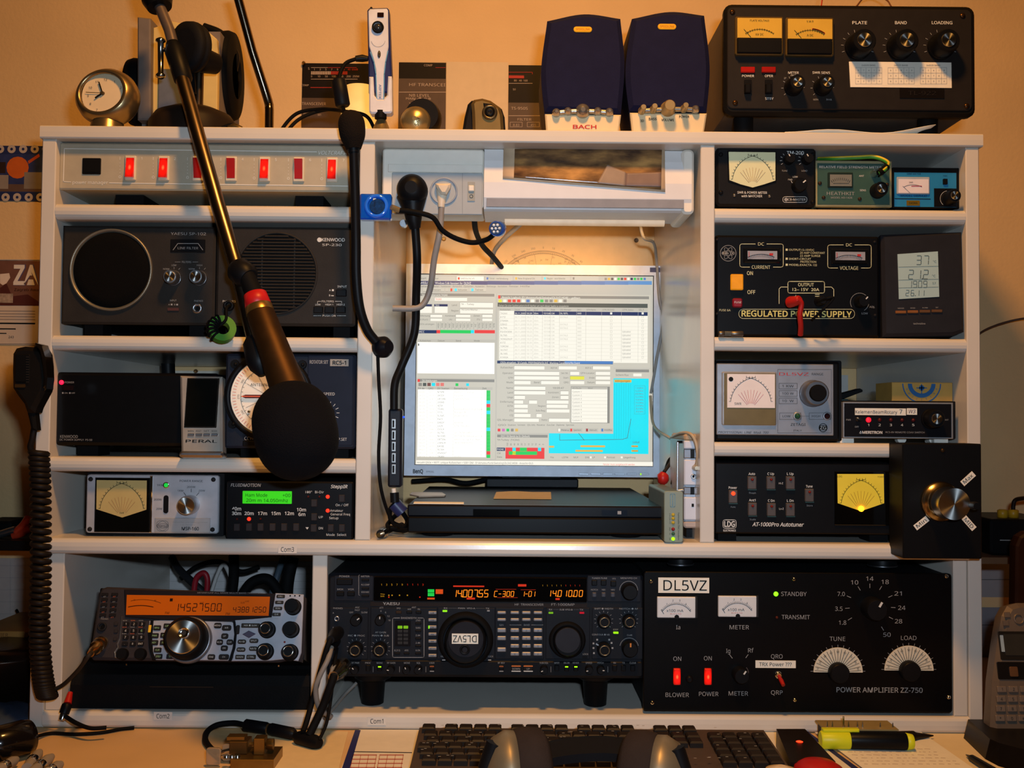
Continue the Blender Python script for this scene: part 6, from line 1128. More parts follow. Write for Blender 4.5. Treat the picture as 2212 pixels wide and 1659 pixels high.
mb = MB(); h0, h1 = onY(347, 82, .008), onY(347, 170, .008); tube(mb, [h0, h0.lerp(h1, .04), h0.lerp(h1, .08), h0.lerp(h1, .12), h0.lerp(h1, .86), h0.lerp(h1, .9), h0.lerp(h1, .95), h1], [.003, .0062, .0066, .0038, .0036, .006, .0066, .003], CHR, 16); tube(mb, [onY(349, 106, .008), onY(378, 112, .02)], .003, CHR, 10); sub(mb, 'clamp_handle', t)
A = [onY(332, -30, .035), onY(340, 0, .032), onY(366, 66, .022), onY(383, 130, .012)]
mb = MB(); tube(mb, [A[0], A[1], onY(345, 16, .030)], [.020, .020, .016], BLK, 24); sub(mb, 'counterweight', t)
mb = MB(); tube(mb, [onY(343, 10, .031), A[2], A[3]], .0072, M('#6a5e58', .35, .5), 16); sub(mb, 'counter_tube', t)
mb = MB(); tube(mb, [onY(372, 92, .014), onY(378, 112, .012), onY(396, 172, .004), onY(399, 180, .003)], [.008, .013, .012, .0085], BLK, 20); sub(mb, 'joint_sleeve', t)
mb = MB(); tube(mb, [onY(391, 160, .004), onY(430, 300, -.030), onY(470, 440, -.055), onY(512, 580, -.078), onY(550, 745, -.10)], [.0088, .009, .009, .009, .008], CHD, 20); sub(mb, 'boom_tube', t)
mb = MB(); a, b = onY(510, 578, -.082), onY(538, 602, -.094); tube(mb, [a, a.lerp(b, .2), a.lerp(b, .8), b], [.012, .0155, .0155, .012], BLK, 20); sub(mb, 'clip', t)
mb = MB(); a, b = onY(548, 728, -.105), onY(566, 812, -.118); tube(mb, [a, a.lerp(b, .15), a.lerp(b, .6), a.lerp(b, .8), b], [.009, .014, .015, .012, .004], BLK, 20); sub(mb, 'shock_mount', t)
m0 = onY(530, 590, -.093); mic = [onY(552, 640, -.100), onY(562, 676, -.106), onY(648, 905, -.150)]
mb = MB(); tube(mb, [m0, mic[0]], [.0095, .0105], RUB, 20); sub(mb, 'cable_plug', t)
mb = MB(); dx = (mic[1]-mic[0]); tube(mb, [mic[0]-dx*.15, mic[0]-dx*.1, mic[0]+dx*.6, mic[0]+dx*.65], [.011, .0135, .0155, .014], M('#b01818', .4), 28); sub(mb, 'red_ring', t)
mb = MB(); tube(mb, [mic[0]+dx*.62, mic[0]+dx*.64, mic[0]+dx*1.02], [.0155, .016, .0165], M('#a8864a', .3, .9), 28); sub(mb, 'brass_ring', t)
mb = MB(); dy = mic[2]-mic[1]; tube(mb, [mic[1], mic[1]+dy*.02, mic[1]+dy*.5, mic[1]+dy*.8, mic[2]], [.0155, .0165, .019, .0215, .022], BRZ, 36); sub(mb, 'body', t)
FO = M('#0e0d10', .95, bump=1, bscale=700); mb = MB(); c0, c1 = onY(622, 852, -.140), onY(655, 1010, -.176); V = []; ax = (c1-c0).normalized(); L_ = (c1-c0).length+.022; rs = []; ps = []
for i in range(25):
    s = -1+2*i/24; f = (1-abs(s)**2.6)**.5; ps.append(c0.lerp(c1, .5)+ax*(s*L_/2)); rs.append(max(.0015, .0465*f))
tube(mb, ps, rs, FO, 40); sub(mb, 'foam_windshield', t)

mb = MB(); P = [onY(582, 268, .12), onY(582, 236, .12), onY(578, 214, .12), onY(545, 110, .10), onY(510, -20, .075)]; P[0].z = ZT1+.0005
t = empty('bent_lamp_arm', 'thin bent chrome rod rising from the top board beside the printed strips', 'lamp arm', P[0]); tube(mb, [P[0], P[1]]+catmull(P[1:4], 6)+[P[4]], .0062, M('#8a7a66', .18, 1), 16); sub(mb, 'rod', t); mb = MB(); tube(mb, [P[0], P[0]+Vector((0, 0, .006))], [.014, .012], M('#8a7a66', .25, 1), 24); sub(mb, 'rod_foot', t)
t = empty('small_metal_clasp', 'small brass clasp lying at the front of the top board near the boom stand', 'clasp', onY(508, 260, .03)); mb = MB(); a = onY(495, 262, .03); b = onY(522, 262, .03); a.z = b.z = ZT1+.006; tube(mb, [a, a.lerp(b, .5)+Vector((0, 0, .003)), b], [.005, .0055, .004], M('#7d6a44', .3, .9), 12); tube(mb, catmull([a+Vector((-.01, 0, .002)), a+Vector((.0, 0, .006)), a.lerp(b, .4)+Vector((0, 0, .006))]), .002, RUB); sub(mb, 'clasp', t)

# ---- printed strips on the wall
PB = M('#1c1512', .5, noise=.1); PBR = M('#4a382c', .5, noise=.08); PR = M('#a8281c', .6, noise=0); PL = M('#b09a84', .6, noise=0)
def poster(label, x0, y0, x1, y1, yb):
    d = Dev('printed_poster', label, 'poster', ((x0+x1)/2, y1), WALL_Y-.001, group='dark transceiver prints on the wall'); d.rr('sheet', x0, y0, x1, y1, 0, .0006, PB); d.rr('print_band', x0, yb, x1, y1, .0005, .0008, PBR); d.k0 = .0012; return d
d = poster('dark transceiver print with a meter scale at the upper left of the top board', 652, 137, 800, 285, 212)
d.ln([(672, 146), (708, 146)], 1, PL); d.ln([(708, 146), (770, 146)], 1, PR)
for i in range(22): d.rc(672+i*3.6, 154, 674.6+i*3.6, 161, PL if i < 12 else PR)
for i, tx in enumerate(('1', '3', '5', '7', '9', '20', '40', '60dB')): d.txt(tx, 679+i*12.5, 150, 4, PL if i < 5 else PR)
for i, tx in enumerate(('0', '10', '50', '100', '150', '200', '250W')): d.txt(tx, 673+i*16, 165, 4, PL)
d.ln([(672, 171), (772, 171)], 1, PL); d.ln([(671, 189), (716, 189)], 1.4, PR); d.txt('S', 667, 148, 5, PL); d.txt('COMP', 659, 184, 4, PL); d.txt('TRANSCEIVER', 678, 224, 6, PL, w=52); d.txt('SSB', 660, 246, 4, PL); d.txt('M1', 690, 248, 4, PL)
d.lat('pin', 657, 138, [(3, 0), (4.5, .004), (3, .007)], BRS, seg=14); d.done()
d = poster('dark transceiver print with round level dial beside the slim camera', 861, 135, 963, 285, 170)
d.txt('COMP', 925, 141, 4.5, PL, w=18); d.ln([(941, 146), (962, 146)], 1, PR); d.txt('HF TRANSCEI', 923, 183, 6.5, PL, w=78); d.ln([(862, 199), (963, 199)], 1.2, PL); d.txt('NB LEVEL', 906, 206, 6, PL, w=44); d.txt('MAIN -\u25cf- SUB', 904, 213, 4.5, PL, w=54)
d.ticks(906, 240, 20, 28, -10, 190, 9, 1.2, PL); d.lat('printed_dial', 906, 240, [(16, .0008), (15, .0014)], M('#6a5a48', .5), seg=24); d.done()
d = poster('dark transceiver print with two filter boxes left of the blue speakers', 1098, 141, 1186, 290, 222)
d.ln([(1099, 156), (1150, 156), (1150, 160)], 1, PR); d.rc(1099, 163, 1132, 169, PR); d.txt('80   40  160', 1125, 174, 4, PL); d.ln([(1099, 180), (1150, 180)], 1, PL); d.txt('50', 1111, 193, 4, PL); d.txt('TS-950S', 1122, 234, 6, PL, w=36); d.ln([(1099, 250), (1186, 250)], 1.2, PL); d.txt('FILTER', 1133, 258, 5, PL, w=30); d.box(1102, 264, 1128, 274, .8, PL); d.box(1139, 264, 1165, 274, .8, PL); d.txt('8.83', 1115, 270, 5, PL); d.txt('455', 1152, 270, 5, PL); d.done()
d = Dev('blank_poster', 'plain pale sheet on the wall between two dark prints', 'poster', (1030, 270), WALL_Y-.001); d.rr('sheet', 964, 134, 1097, 285, 0, .0005, M('#d4bb92', .8, noise=.03)); d.done()

# ---- slim camera in its cradle
d = Dev('pen_camera', 'slim upright silver camera standing in a white cradle on the top board', 'camera', (820, 246), .05)
SV = M('#c6cad6', .35, 0, bump=.03); NV = M('#1f2a5c', .4); vb = d.vz(ZT1+.0004)
d.poly('body', [(793, 22), (797, 17), (836, 16), (840, 20), (846, 165), (846, 200), (796, 200), (796, 165)], -.018, 0, NV, .002)
d.poly('face_plate', [(795, 24), (799, 19), (835, 18), (838, 22), (839, 100), (835, 125), (830, 150), (830, 215), (812, 215), (811, 150), (805, 125), (797, 100)], 0, .0025, SV, .0012); d.k0 = .003
BS = M('#4f8fb8', .5, noise=0); d.ln([(800, 112), (808, 134), (812, 160), (814, 214)], 2, BS); d.ln([(838, 110), (833, 134), (830, 160), (829, 214)], 2, BS)
d.rr('viewfinder', 815, 27, 829, 37, .002, .0034, M('#2a1410', .15, coat=1), 1); d.lat('lens_ring', 817, 61, [(13, .002), (12.5, .006), (10, .007), (9, .0055)], BLK, seg=28, cap=False); d.lat('lens', 817, 61, [(9.5, .003), (7, .006), (3, .0068)], M('#3a3c42', .06, coat=1), seg=24)
mb = MB(); u, v = d.p(819, 117, .003); lathe(mb, u, v, [(3.5*d.px, .002), (3*d.px, .004), (1.5*d.px, .0045)], M('#5a5248', .3, .6), 20, squash=2.4); mb.build('shutter_button', d.e)
d.arc(817, 86, 15, 190, 350, .7, LETD, .003); d.txt('AIPTEK', 821, 198, 5, M('#3a5f98', .5, noise=0), rot=-90, w=32)
d.poly('cradle', [(797, 165), (806, 165), (808, 205), (815, 214), (828, 214), (836, 205), (838, 164), (846, 164), (847, 240), (843, 244), (801, 245), (797, 240)], -.012, .005, M('#ced0d8', .35), .002)
mb = MB(); u, v = d.p(822, 246); tube(mb, [(u, .002, v+.004), (u, .002, v-.006)], .008, BLK, 16); mb.build('joint', d.e); mb = MB(); V_ = []; 
tube(mb, [(u, .01, vb), (u, .01, vb+.006), (u, .01, vb+.010), (u, .01, max(v-.005, vb+.012))], [.020, .019, .014, .006], M('#8f7a50', .35, .7), 28); mb.build('base', d.e)
d.lat('strap_lug', 801, 15, [(3, -.008), (3, -.004)], CHR, seg=10); d.done()
t = empty('camera_cable', 'black camera cable with a thick ferrite barrel left of the slim camera', 'cable', onY(740, 200, .04)); mb = MB(); tube(mb, [onY(795, 127, .058), onY(783, 126, .058), onY(768, 127, .056)], [.0035, .005, .004], BLK, 12); tube(mb, catmull([onY(770, 127, .056), onY(748, 136, .05), onY(736, 155, .045), onY(732, 175, .04)]), .0026, RUB); tube(mb, catmull([onY(740, 228, .04), onY(742, 240, .05), onY(730, 238, .08), onY(690, 236, .11), onY(640, 246, .12), onY(605, 285, .12), onY(590, 322, .12)]), .0026, RUB); sub(mb, 'cord', t)
mb = MB(); a, b = onY(731, 172, .04), onY(741, 230, .04); tube(mb, [a, a.lerp(b, .06), a.lerp(b, .94), b], [.008, .0098, .0098, .008], M('#15161c', .5), 20); sub(mb, 'ferrite_barrel', t)
cable('audio_cable', 'second thin black cable lying on the top board behind the gooseneck microphone', [(600, 316, .10), (630, 272, .10), (660, 250, .11), (705, 237, .12), (740, 240, .13), (790, 250, .14), (812, 285, .14)], .0026, RUB)

# ---- small lit paper shade lamp
t = empty('small_table_lamp', 'small lamp with a glowing pale shade behind the slim camera', 'lamp', onY(755, 268, .28)); c = onY(755, 268, .28); zt = onY(760, 190, .28).z
SHM = M('#e8d8a8', .7, e=.3, ecol='#ffcf70', noise=.05); mb = MB(); V = []; K = 36
for r, z in ((.040, ZT1+.012), (.024, zt)): V += [(c.x+.016+r*math.cos(2*PI*i/K), c.y+r*math.sin(2*PI*i/K), z) for i in range(K)]
mb.add(V, [[i, (i+1) % K, K+(i+1) % K, K+i] for i in range(K)], SHM, True); so = sub(mb, 'lamp_shade', t); md = so.modifiers.new('thickness', 'SOLIDIFY'); md.thickness = .001
mb = MB(); tube(mb, [(c.x+.016, c.y, ZT1+.0004), (c.x+.016, c.y, ZT1+.004), (c.x+.016, c.y, ZT1+.006), (c.x+.016, c.y, ZT1+.03)], [.03, .03, .006, .006], M('#8f7a50', .35, .7), 24); sub(mb, 'base', t)
mb = MB(); cb = Vector((c.x+.016, c.y, ZT1+.045)); tube(mb, [cb+Vector((0, 0, -.018)), cb+Vector((0, 0, -.010)), cb, cb+Vector((0, 0, .010)), cb+Vector((0, 0, .014))], [.006, .010, .013, .010, .003], M('#fff0c0', .5, e=14, ecol='#ffb850'), 20); sub(mb, 'bulb', t)
# ---- silver ball microphone and webcam
t = Dev('ball_webcam', 'round silver webcam with black rim on the top board', 'webcam', (905, 258), .05); vb = -.012; mb = MB(); R = .024; lathe(mb, .004, vb+R-.006, [(R, -.03), (R*1.05, -.018), (R*1.0, -.006), (R*.9, .002)], BLK, 36); mb.build('rim', t.e)
mb = MB(); lathe(mb, -.004, vb+.008, [(.019, -.002), (.020, .006), (.017, .013), (.010, .018), (.003, .0195)], M('#a89468', .32, .8), 32); mb.build('front_dome', t.e); t.txt('SKY', 902, 262, 8, LETB, n=.0205, rot=75); mb = MB(); tube(mb, [(.004, .012, t.vz(ZT1+.0004)), (.004, .012, .0)], [.018, .012], BLK, 20); mb.build('foot', t.e); t.done()
d = Dev('tabletop_webcam', 'black and silver wedge shaped webcam beside the left blue speaker', 'webcam', (1044, 270), .05); vb = d.vz(ZT1+.0004)
mb = MB(); P = [d.p(x, y) for x, y in ((1003, 250), (1010, 222), (1018, 214), (1042, 211), (1062, 217), (1084, 232), (1090, 250))]; P += [(d.p(1094, 270)[0], vb), (d.p(995, 270)[0], vb)]; prism(mb, P, -.05, -.004, BLKM, .004); mb.build('body', d.e)
mb = MB(); P = [d.p(x, y) for x, y in ((1020, 246), (1018, 226), (1024, 217), (1042, 214), (1060, 219), (1081, 234), (1086, 250))]; P += [(d.p(1090, 270)[0], vb), (d.p(1022, 270)[0], vb)]; prism(mb, P, -.004, .006, M('#8a7448', .35, .75), .004); mb.build('front_shell', d.e)
d.lat('lens_ring', 1058, 246, [(17, .005), (16, .009), (12, .010), (10, .007)], M('#5a4c34', .3, .7), seg=32, cap=False); d.lat('lens', 1058, 246, [(11, .005), (9, .009), (5, .010), (2, .009)], BLK, seg=28); d.poly('shutter', [(1044, 222), (1062, 224), (1068, 236), (1056, 232), (1046, 234)], .005, .008, BLK, .001); d.done()

# ---- blue computer speakers
NVY = M('#1f2142', .85, bump=.6, bscale=1300); CRM = M('#d6c096', .5, noise=.03)
def pc_speaker(label, O, xb, kn, bad, txts):
    d = Dev('desktop_speaker', label, 'speaker', ((O[0][0]+O[3][0])/2, O[5][1]), .012, group='blue desktop speakers'); vb = d.vz(ZT1+.0004)
    P = [Vector(d.p(x, y)) for x, y in O]; out = []                           # smooth the outline
    TL, PK_, TR, RM, RB, RF, LF_, LB, LM = P
    out += [q for q in catmull([TL, PK_, TR], 8)]; out += catmull([TR, RM, RB, (RF[0], vb)], 8)[1:]; out += [(LF_[0], vb)]; out += catmull([(LF_[0], vb), LB, LM, TL], 8)[1:-1]
    out = [(q[0], q[1]) for q in out]
    mb = MB(); prism(mb, out, -.10, -.004, M('#2a2a3a', .6), 0); mb.build('cabinet', d.e)
    vc = (RB[1]+LB[1])/2
    up = [q for q in out if q[1] > vc]; up2 = up[:]; i0 = max(range(len(up)), key=lambda i: -up[i][0] if up[i][1] < vc+.03 else -9)
    mb = MB(); prism(mb, up, -.004, .006, NVY, .006, smooth=False); mb.build('fabric_grille', d.e)
    lo = [(RB[0], vc), (RF[0], vb), (LF_[0], vb), (LB[0], vc)]; mb = MB(); prism(mb, lo, -.004, .005, CRM, .002); mb.build('base_front', d.e); d.k0 = .0056
    d.rr('badge', bad[0]-20, bad[1]-6, bad[0]+20, bad[1]+6, .006, .0076, M('#d89a28', .3, .4, e=.25, ecol='#ffb020'), 6, .0006); d.txt('SPEEDLINK', bad[0], bad[1], 5, M('#8a4a10', .5, noise=0), w=30, n=.0081)
    pts = []
    for i, (x, y, r) in enumerate(kn):
        if i in xb: d.lat('knob', x, y, [(r, .005), (r*1.05, .008), (r*.82, .010), (r*.8, .022), (r*.65, .025)], M('#b39a6c', .35, .6), seg=28)
        else: d.lat('trim_ball', x, y, [(r, .004), (r*.95, .008), (r*.7, .0125), (r*.3, .0145)], M('#b3aca0', .25, .85), seg=28)
        pts.append((x, y))
    mb = MB(); q = [d.p(x, y) for x, y in pts]; tube(mb, [(a, -.006, b) for a, b in q], .0034, M('#b3aca0', .25, .85), 12); mb.build('trim_bar', d.e)
    for s_, x, y, h, w, m in txts: d.txt(s_, x, y, h, m, w=w, n=.0056, bold=.02)
    return d.done()
pc_speaker('left blue fabric speaker with red printed word on its cream base', [(1182, 46), (1262, 31), (1340, 41), (1349, 140), (1341, 247), (1336, 278), (1180, 276), (1177, 251), (1169, 154)], (), [(1201, 247, 9.5), (1226, 244, 9), (1258, 243, 16), (1290, 244, 9), (1315, 246, 9.5)], (1259, 63), [('BACH', 1263, 274, 8, 51, LETR)])
pc_speaker('right blue fabric speaker with four raised control knobs', [(1365, 41), (1446, 26), (1521, 34), (1533, 145), (1526, 243), (1519, 283), (1365, 280), (1360, 249), (1351, 154)], (0, 1, 2, 3), [(1385, 243, 8), (1409, 241, 8), (1441, 239, 16), (1475, 239, 8), (1500, 240, 9)], (1441, 57), [('3D', 1387, 261, 5, 8, LETB), ('BASS', 1410, 257, 5, 17, LETB), ('VOLUME', 1442, 259, 5, 27, LETB), ('POWER', 1478, 252, 5, 22, LETB)])

# ---- large valve amplifier on top
TLB = M('#2c2724', .55, bump=.12); TLC = M('#4a443e', .6, bump=.2)
d = Dev('tube_amplifier', 'large dark amplifier with two yellow meters on the right of the top board', 'amplifier', (1836, 250), .004)
d.rr('case', 1572, 18, 2096, 244, -.34, -.006, TLC, 3); d.rr('front_frame', 1564, 10, 2108, 250, -.012, -.001, M('#161413', .5), 18, .004); d.rr('front_panel', 1571, 18, 2100, 237, -.003, .001, TLB, 12, .001); d.k0 = .0016
YM = M('#bf9834', .5, e=.03, ecol='#ffcf50', noise=.05, scale=40)
for x0, y0, tx, r in ((1589, 35, 'PLATE VOLTAGE', 0), (1698, 37, 'S.W.R', 1)):
    o = d.rr('panel_meter', x0, y0, x0+104, y0+83, .001, .008, M('#6a5630', .35, .5), 2, .002); d.rr('meter_scale', x0+4, y0+4, x0+100, y0+47, .007, .0088, YM, 1, parent=o); d.rr('meter_cover', x0+4, y0+46, x0+100, y0+79, .007, .011, BLK, 2, .001, parent=o)
    n = .0094; xm = x0+52; d.arc(xm, y0+80, 52, 55, 125, 1, LETB, n); d.ticks(xm, y0+80, 50, 54, 55, 125, 13, .8, LETB, n); d.txt(tx, xm, y0+9, 4, LETB, n=n); d.txt('KV DC' if not r else 'A DC', xm, y0+39, 4.5, LETB, n=n); d.ln([(x0+18, y0+28), (x0+33, y0+45)], .9, LETB, n)
    if r: d.arc(xm, y0+80, 55, 55, 85, 2.4, LETR, n)
for tx, xc, x in (('PLATE', 1857, 1853), ('BAND', 1946, 1943), ('LOADING', 2035, 2031)): d.txt(tx, xc, 49, 6.5, LET, w=len(tx)*6.4, bold=.015); d.ticks(x, 100, 31, 36, -20, 200, 10, 1, LETD); d.knob(x, 102, 27, .026, BLK, SPUN, .58, skirt=1.06, n0=.001)
for x, tx in ((1616, 'POWER'), (1661, 'OPER')): d.rr('signal_lamp', x-15, 144, x+15, 156, .001, .004, M('#8a1410', .3, e=.10 if tx == 'POWER' else .04, ecol='#ff2010'), 1, .0006); d.txt(tx, x, 164, 5, LET, w=26 if tx == 'POWER' else 18, bold=.01); d.rr('rocker_switch', x-8, 172, x+8, 202, .001, .003, BLK, 1); d.rr('rocker', x-6, 180, x+6, 200, .003, .009, BLK, 1, .001)
d.txt('STBY', 1662, 213, 5, LET, w=18, bold=.01); d.txt('METER', 1714, 157, 5, LET, w=23, bold=.01); d.txt('FWD', 1714, 163, 4, LET); d.txt('SWR SENS', 1774, 157, 5, LET, w=38, bold=.01); d.txt('MIN', 1762, 215, 4, LETD); d.txt('MAX', 1791, 215, 4, LETD); d.txt('IP', 1696, 169, 4, LETD)
for x in (1713, 1776): d.ticks(x, 189, 21, 25, 0, 220, 7, 1, LETD); d.knob(x, 189, 18, .022, BLK, SPUN, .6, skirt=1.08, n0=.001)
d.poly('paper_table', [(1834, 133), (2055, 135), (2056, 190), (1837, 188)], .001, .0018, PAP); n = .0022
for x0 in (1848, 1918, 1988):
    for i in range(6): d.ln([(x0+i*11.4, 146), (x0+i*11.4, 181)], .6, LETD, n)
    for j in range(4): d.ln([(x0, 146+j*11.7), (x0+57, 146+j*11.7)], .6, LETD, n)
    d.txt('2xGS35 BAND', x0+28, 141, 3, LETB, n=n, w=30)
    for i in range(5):
        for j in range(3): d.txt(str((i*7+j*3) % 10), x0+6+i*11.4, 152+j*11.7, 3, LETB, n=n)
d.rr('dark_name_plate', 1944, 191, 2040, 212, .001, .002, M('#1a1513', .4), 0); d.txt('TL-922', 1992, 201, 9, M('#2e2824', .5, noise=0), w=60, n=.0025)
for x, y in ((1582, 26), (2079, 34), (1588, 222), (2088, 229)): d.screw(x, y, 6, M('#4a3420', .3, .8), .001)
zt = ZT1+.0004
for x, yy in ((1617, .03), (2024, .03), (1640, .30), (1990, .30)):
    u = d.p(x, 250)[0]; v = d.p(x, 244)[1]; mb = MB(); tube(mb, [(u, yy, v+.0015), (u, yy, d.vz(zt)+.004), (u, yy, d.vz(zt))], [.013, .0125, .011], RUB, 20); mb.build('foot', d.e)
for y in (72, 128): d.screw(1570, y, 1, SIL, -.1)
d.done()
t = Dev('paper_sheets', 'stack of white papers lying under the large amplifier on the top board', 'paper', (1830, 290), .06); mb = MB(); u0, u1 = t.p(1672, 290)[0], t.p(1985, 290)[0]; v = t.vz(ZT1+.0004); K = 14
V = [(u0+(u1-u0)*i/K, y, v+.002+.004*math.sin(i/K*PI*1.6)**2+(.008*(max(0, i-9)/5)**2)) for y in (-.055, .10) for i in range(K+1)]
mb.add(V, [[i, i+1, K+2+i, K+1+i] for i in range(K)], PAP, True); o = mb.build('sheet', t.e); md = o.modifiers.new('thickness', 'SOLIDIFY'); md.thickness = .0008; mb = MB(); prism(mb, rrect(u0, v, u1, v+.0012), -.10, .05, PAP); mb.build('sheet_stack', t.e); t.done()
cable('thin_brown_wire', 'thin brown wire loop rising behind the large amplifier', [(1850, 14, .2), (1866, -4, .25), (1890, -10, .27), (1915, 0, .25), (1925, 14, .2)], .0012, M('#6a3a24', .5)); cable('thin_red_wire', 'short red wire sticking up behind the large amplifier', [(1774, 14, .2), (1776, 0, .22), (1779, -20, .25)], .001, M('#b02a1c', .5))
# ================================================================ microphones at the sides, cables, desk, clutter
t = empty('gooseneck_microphone', 'black gooseneck microphone with brown foam tip clipped to the left divider', 'microphone', onY(790, 720, -.02))
mb = MB(); c0, c1 = onY(757, 238, -.045), onY(764, 322, -.045); ps, rs = [], []
for i in range(21):
    s = i/20; ps.append(c0.lerp(c1, s)); rs.append(max(.002, .0168*((1-abs(2*s-1)**2.6)**.5)*(1.06-.16*s)) if s < .8 else .0168*(.80-.25*(s-.8)/.2))
tube(mb, ps, rs, M('#1e1712', .95, bump=1, bscale=700), 28); sub(mb, 'foam_windshield', t)
mb = MB(); tube(mb, [onY(763, 310, -.045), onY(764, 330, -.045)], [.0085, .007], BLK, 20); tube(mb, catmull([onY(764, 326, -.045), onY(767, 420, -.042), onY(769, 520, -.040), onY(770, 600, -.036), onY(777, 665, -.030), onY(793, 712, -.022), onY(812, 738, -.016)]), .0060, BLK, 14); sub(mb, 'gooseneck', t)
w = Dev('x', None, None, (824, 750), -.002, yaw=50); bpy.data.objects.remove(w.e); mb = MB(); lathe(mb, 0, 0, [(15*w.px, -.004), (17*w.px, -.003), (17*w.px, .006), (14*w.px, .010), (10*w.px, .014)], M('#14151c', .35), 28); mb.v = [tuple(w.O+w.R @ Vector(p)) for p in mb.v]; sub(mb, 'mount', t)
mb = MB(); tube(mb, catmull([onY(816, 766, -.008), onY(818, 820, -.004), onY(822, 900, -.002), onY(818, 985, -.002), onY(824, 1060, .0), onY(846, 1125, .02), onY(866, 1138, .03)]), .0022, RUB); sub(mb, 'cord', t)

# hand microphone with coiled cord on the left panel
d = Dev('hand_microphone', 'black hand microphone with a long coiled cord hanging on the left shelf edge', 'microphone', (72, 800), -.045)
HM = M('#1c1815', .45, bump=.12)
d.poly('body', [(32, 752), (51, 748), (76, 750), (88, 752), (95, 764), (98, 790), (99, 820), (95, 845), (84, 865), (76, 880), (72, 892), (56, 892), (49, 872), (36, 855), (25, 838), (24, 800), (25, 764)], -.020, .004, HM, .005, smooth=False)
d.poly('push_to_talk_bar', [(74, 740), (87, 744), (95, 770), (100, 815), (98, 840), (93, 846), (91, 800), (83, 760), (71, 750)], -.014, .008, M('#15110e', .25, coat=.5), .003)
d.rr('speaker_grille', 32, 765, 64, 826, .003, .0052, M('#0c0a09', .7), 3, .001)
for i in range(11): d.rc(56, 770+i*5.4, 63, 772.4+i*5.4, M('#2e2824', .5), n=.0058)
d.rr('name_badge', 32, 830, 54, 837, .003, .0055, M('#4a3418', .4, .5), 1)
d.poly('strain_relief', [(56, 886), (73, 886), (76, 912), (78, 930), (66, 930), (62, 910)], -.016, -.002, RUB, .003); d.done()
mb = MB(); lead = catmull([onY(74, 925, -.037), onY(70, 948, -.036), onY(66, 966, -.034), onY(74, 982, -.030)], 8)[:-1]
axis = catmull([onY(84, 975, -.028), onY(87, 1050, -.028), onY(88, 1150, -.027), onY(88, 1250, -.026), onY(85, 1340, -.026), (onY(88, 1420, -.026)), onY(95, 1478, -.028), onY(103, 1506, -.03)], 12); P = list(lead); nT = 44; tot = len(axis)-1; K = nT*14
for k in range(K+1):
    f = k/K*tot; i = min(int(f), tot-1); c = axis[i].lerp(axis[i+1], f-i); a = 2*PI*nT*k/K+PI; P.append(c+Vector((math.cos(a)*.0093, math.sin(a)*.0093, 0)))
tube(mb, P+catmull([P[-1], onY(118, 1502, -.03), onY(112, 1492, -.025)], 5)[1:], .0038, M('#221c18', .5), 7); o = mb.build('coiled_cord', d.e); o.location = (0, 0, 0); o.matrix_parent_inverse = d.e.matrix_world.inverted()

# cables plugged into the wide transceiver, running down to the desk
def bundle(name, label, pts, r, mat, plug=None, pm=None, pr=.006):
    t = empty(name, label, 'cable', onY(*pts[len(pts)//2])); mb = MB(); tube(mb, catmull([onY(*p) for p in pts]), r, mat, 10); sub(mb, 'cord', t)
    if plug: mb = MB(); a, b = onY(*plug[0]), onY(*plug[1]); tube(mb, [a, a.lerp(b, .1), a.lerp(b, .5), a.lerp(b, .55), b], [pr, pr*1.05, pr, pr*.85, pr*.6], pm or BLK, 18); sub(mb, 'plug', t)
    return t
bundle('headphone_lead', 'black headphone lead plugged into the upper jack of the wide transceiver', [(716, 1378, -.045), (707, 1398, -.05), (692, 1450, -.05), (676, 1510, -.05), (662, 1560, -.06), (655, 1580, -.07)], .0034, RUB, ((730, 1366, .0), (714, 1382, -.048)), BLK, .008)
bundle('grey_headphone_lead', 'grey lead plugged into the lower jack of the wide transceiver', [(716, 1398, -.04), (708, 1425, -.055), (690, 1462, -.06), (682, 1490, -.058), (690, 1530, -.05), (715, 1548, -.03)], .0032, M('#7a746c', .5), ((726, 1384, .0), (714, 1402, -.042)), BLK, .006)
bundle('microphone_lead', 'thick black lead with a round silver plug at the lower left of the wide transceiver', [(722, 1458, -.055), (714, 1482, -.06), (700, 1520, -.06), (684, 1555, -.065), (668, 1588, -.072)], .0048, RUB, ((741, 1438, .0), (720, 1462, -.055)), M('#b7a890', .22, 1), .0105)
bundle('thin_black_lead', 'thin black lead hanging straight down beside the wide transceiver', [(728, 1400, -.01), (722, 1440, -.03), (716, 1500, -.05), (706, 1560, -.07), (690, 1598, -.085)], .002, RUB)
cable('serial_cable', 'thin grey cable under the wide transceiver', [(770, 1475, .03), (745, 1500, .02), (720, 1530, .0), (700, 1552, -.015)], .0022, M('#6f6c66', .5))
DZ = DESK_Z
t = empty('barrel_plug', 'black inline jack lying on the desk in front of the lower divider', 'plug', onZ(660, 1598, DZ)); a, b = onZ(640, 1592, DZ+.008), onZ(690, 1606, DZ+.008); mb = MB(); tube(mb, [a, a.lerp(b, .15), a.lerp(b, .8), b], [.006, .0085, .0085, .006], BLK, 18); sub(mb, 'body', t)
t = empty('inline_connector', 'pair of black connectors with cord leading to the brass morse paddle', 'connector', onZ(580, 1580, DZ)); a, b, c = onZ(528, 1566, DZ+.012), onZ(580, 1574, DZ+.010), onZ(637, 1586, DZ+.008); mb = MB()
tube(mb, [a, a.lerp(b, .05), a.lerp(b, .9), b], [.0058, .0075, .0075, .006], BLK, 18); sub(mb, 'jack', t); mb = MB(); tube(mb, [b.lerp(c, .05), b.lerp(c, .1), b.lerp(c, .9), c], [.006, .0075, .0075, .005], BLK, 18); sub(mb, 'plug', t); mb = MB(); tube(mb, [b.lerp(a, .02), b.lerp(c, .04)], .0066, M('#9a7a50', .3, .9), 16); sub(mb, 'metal_collar', t)
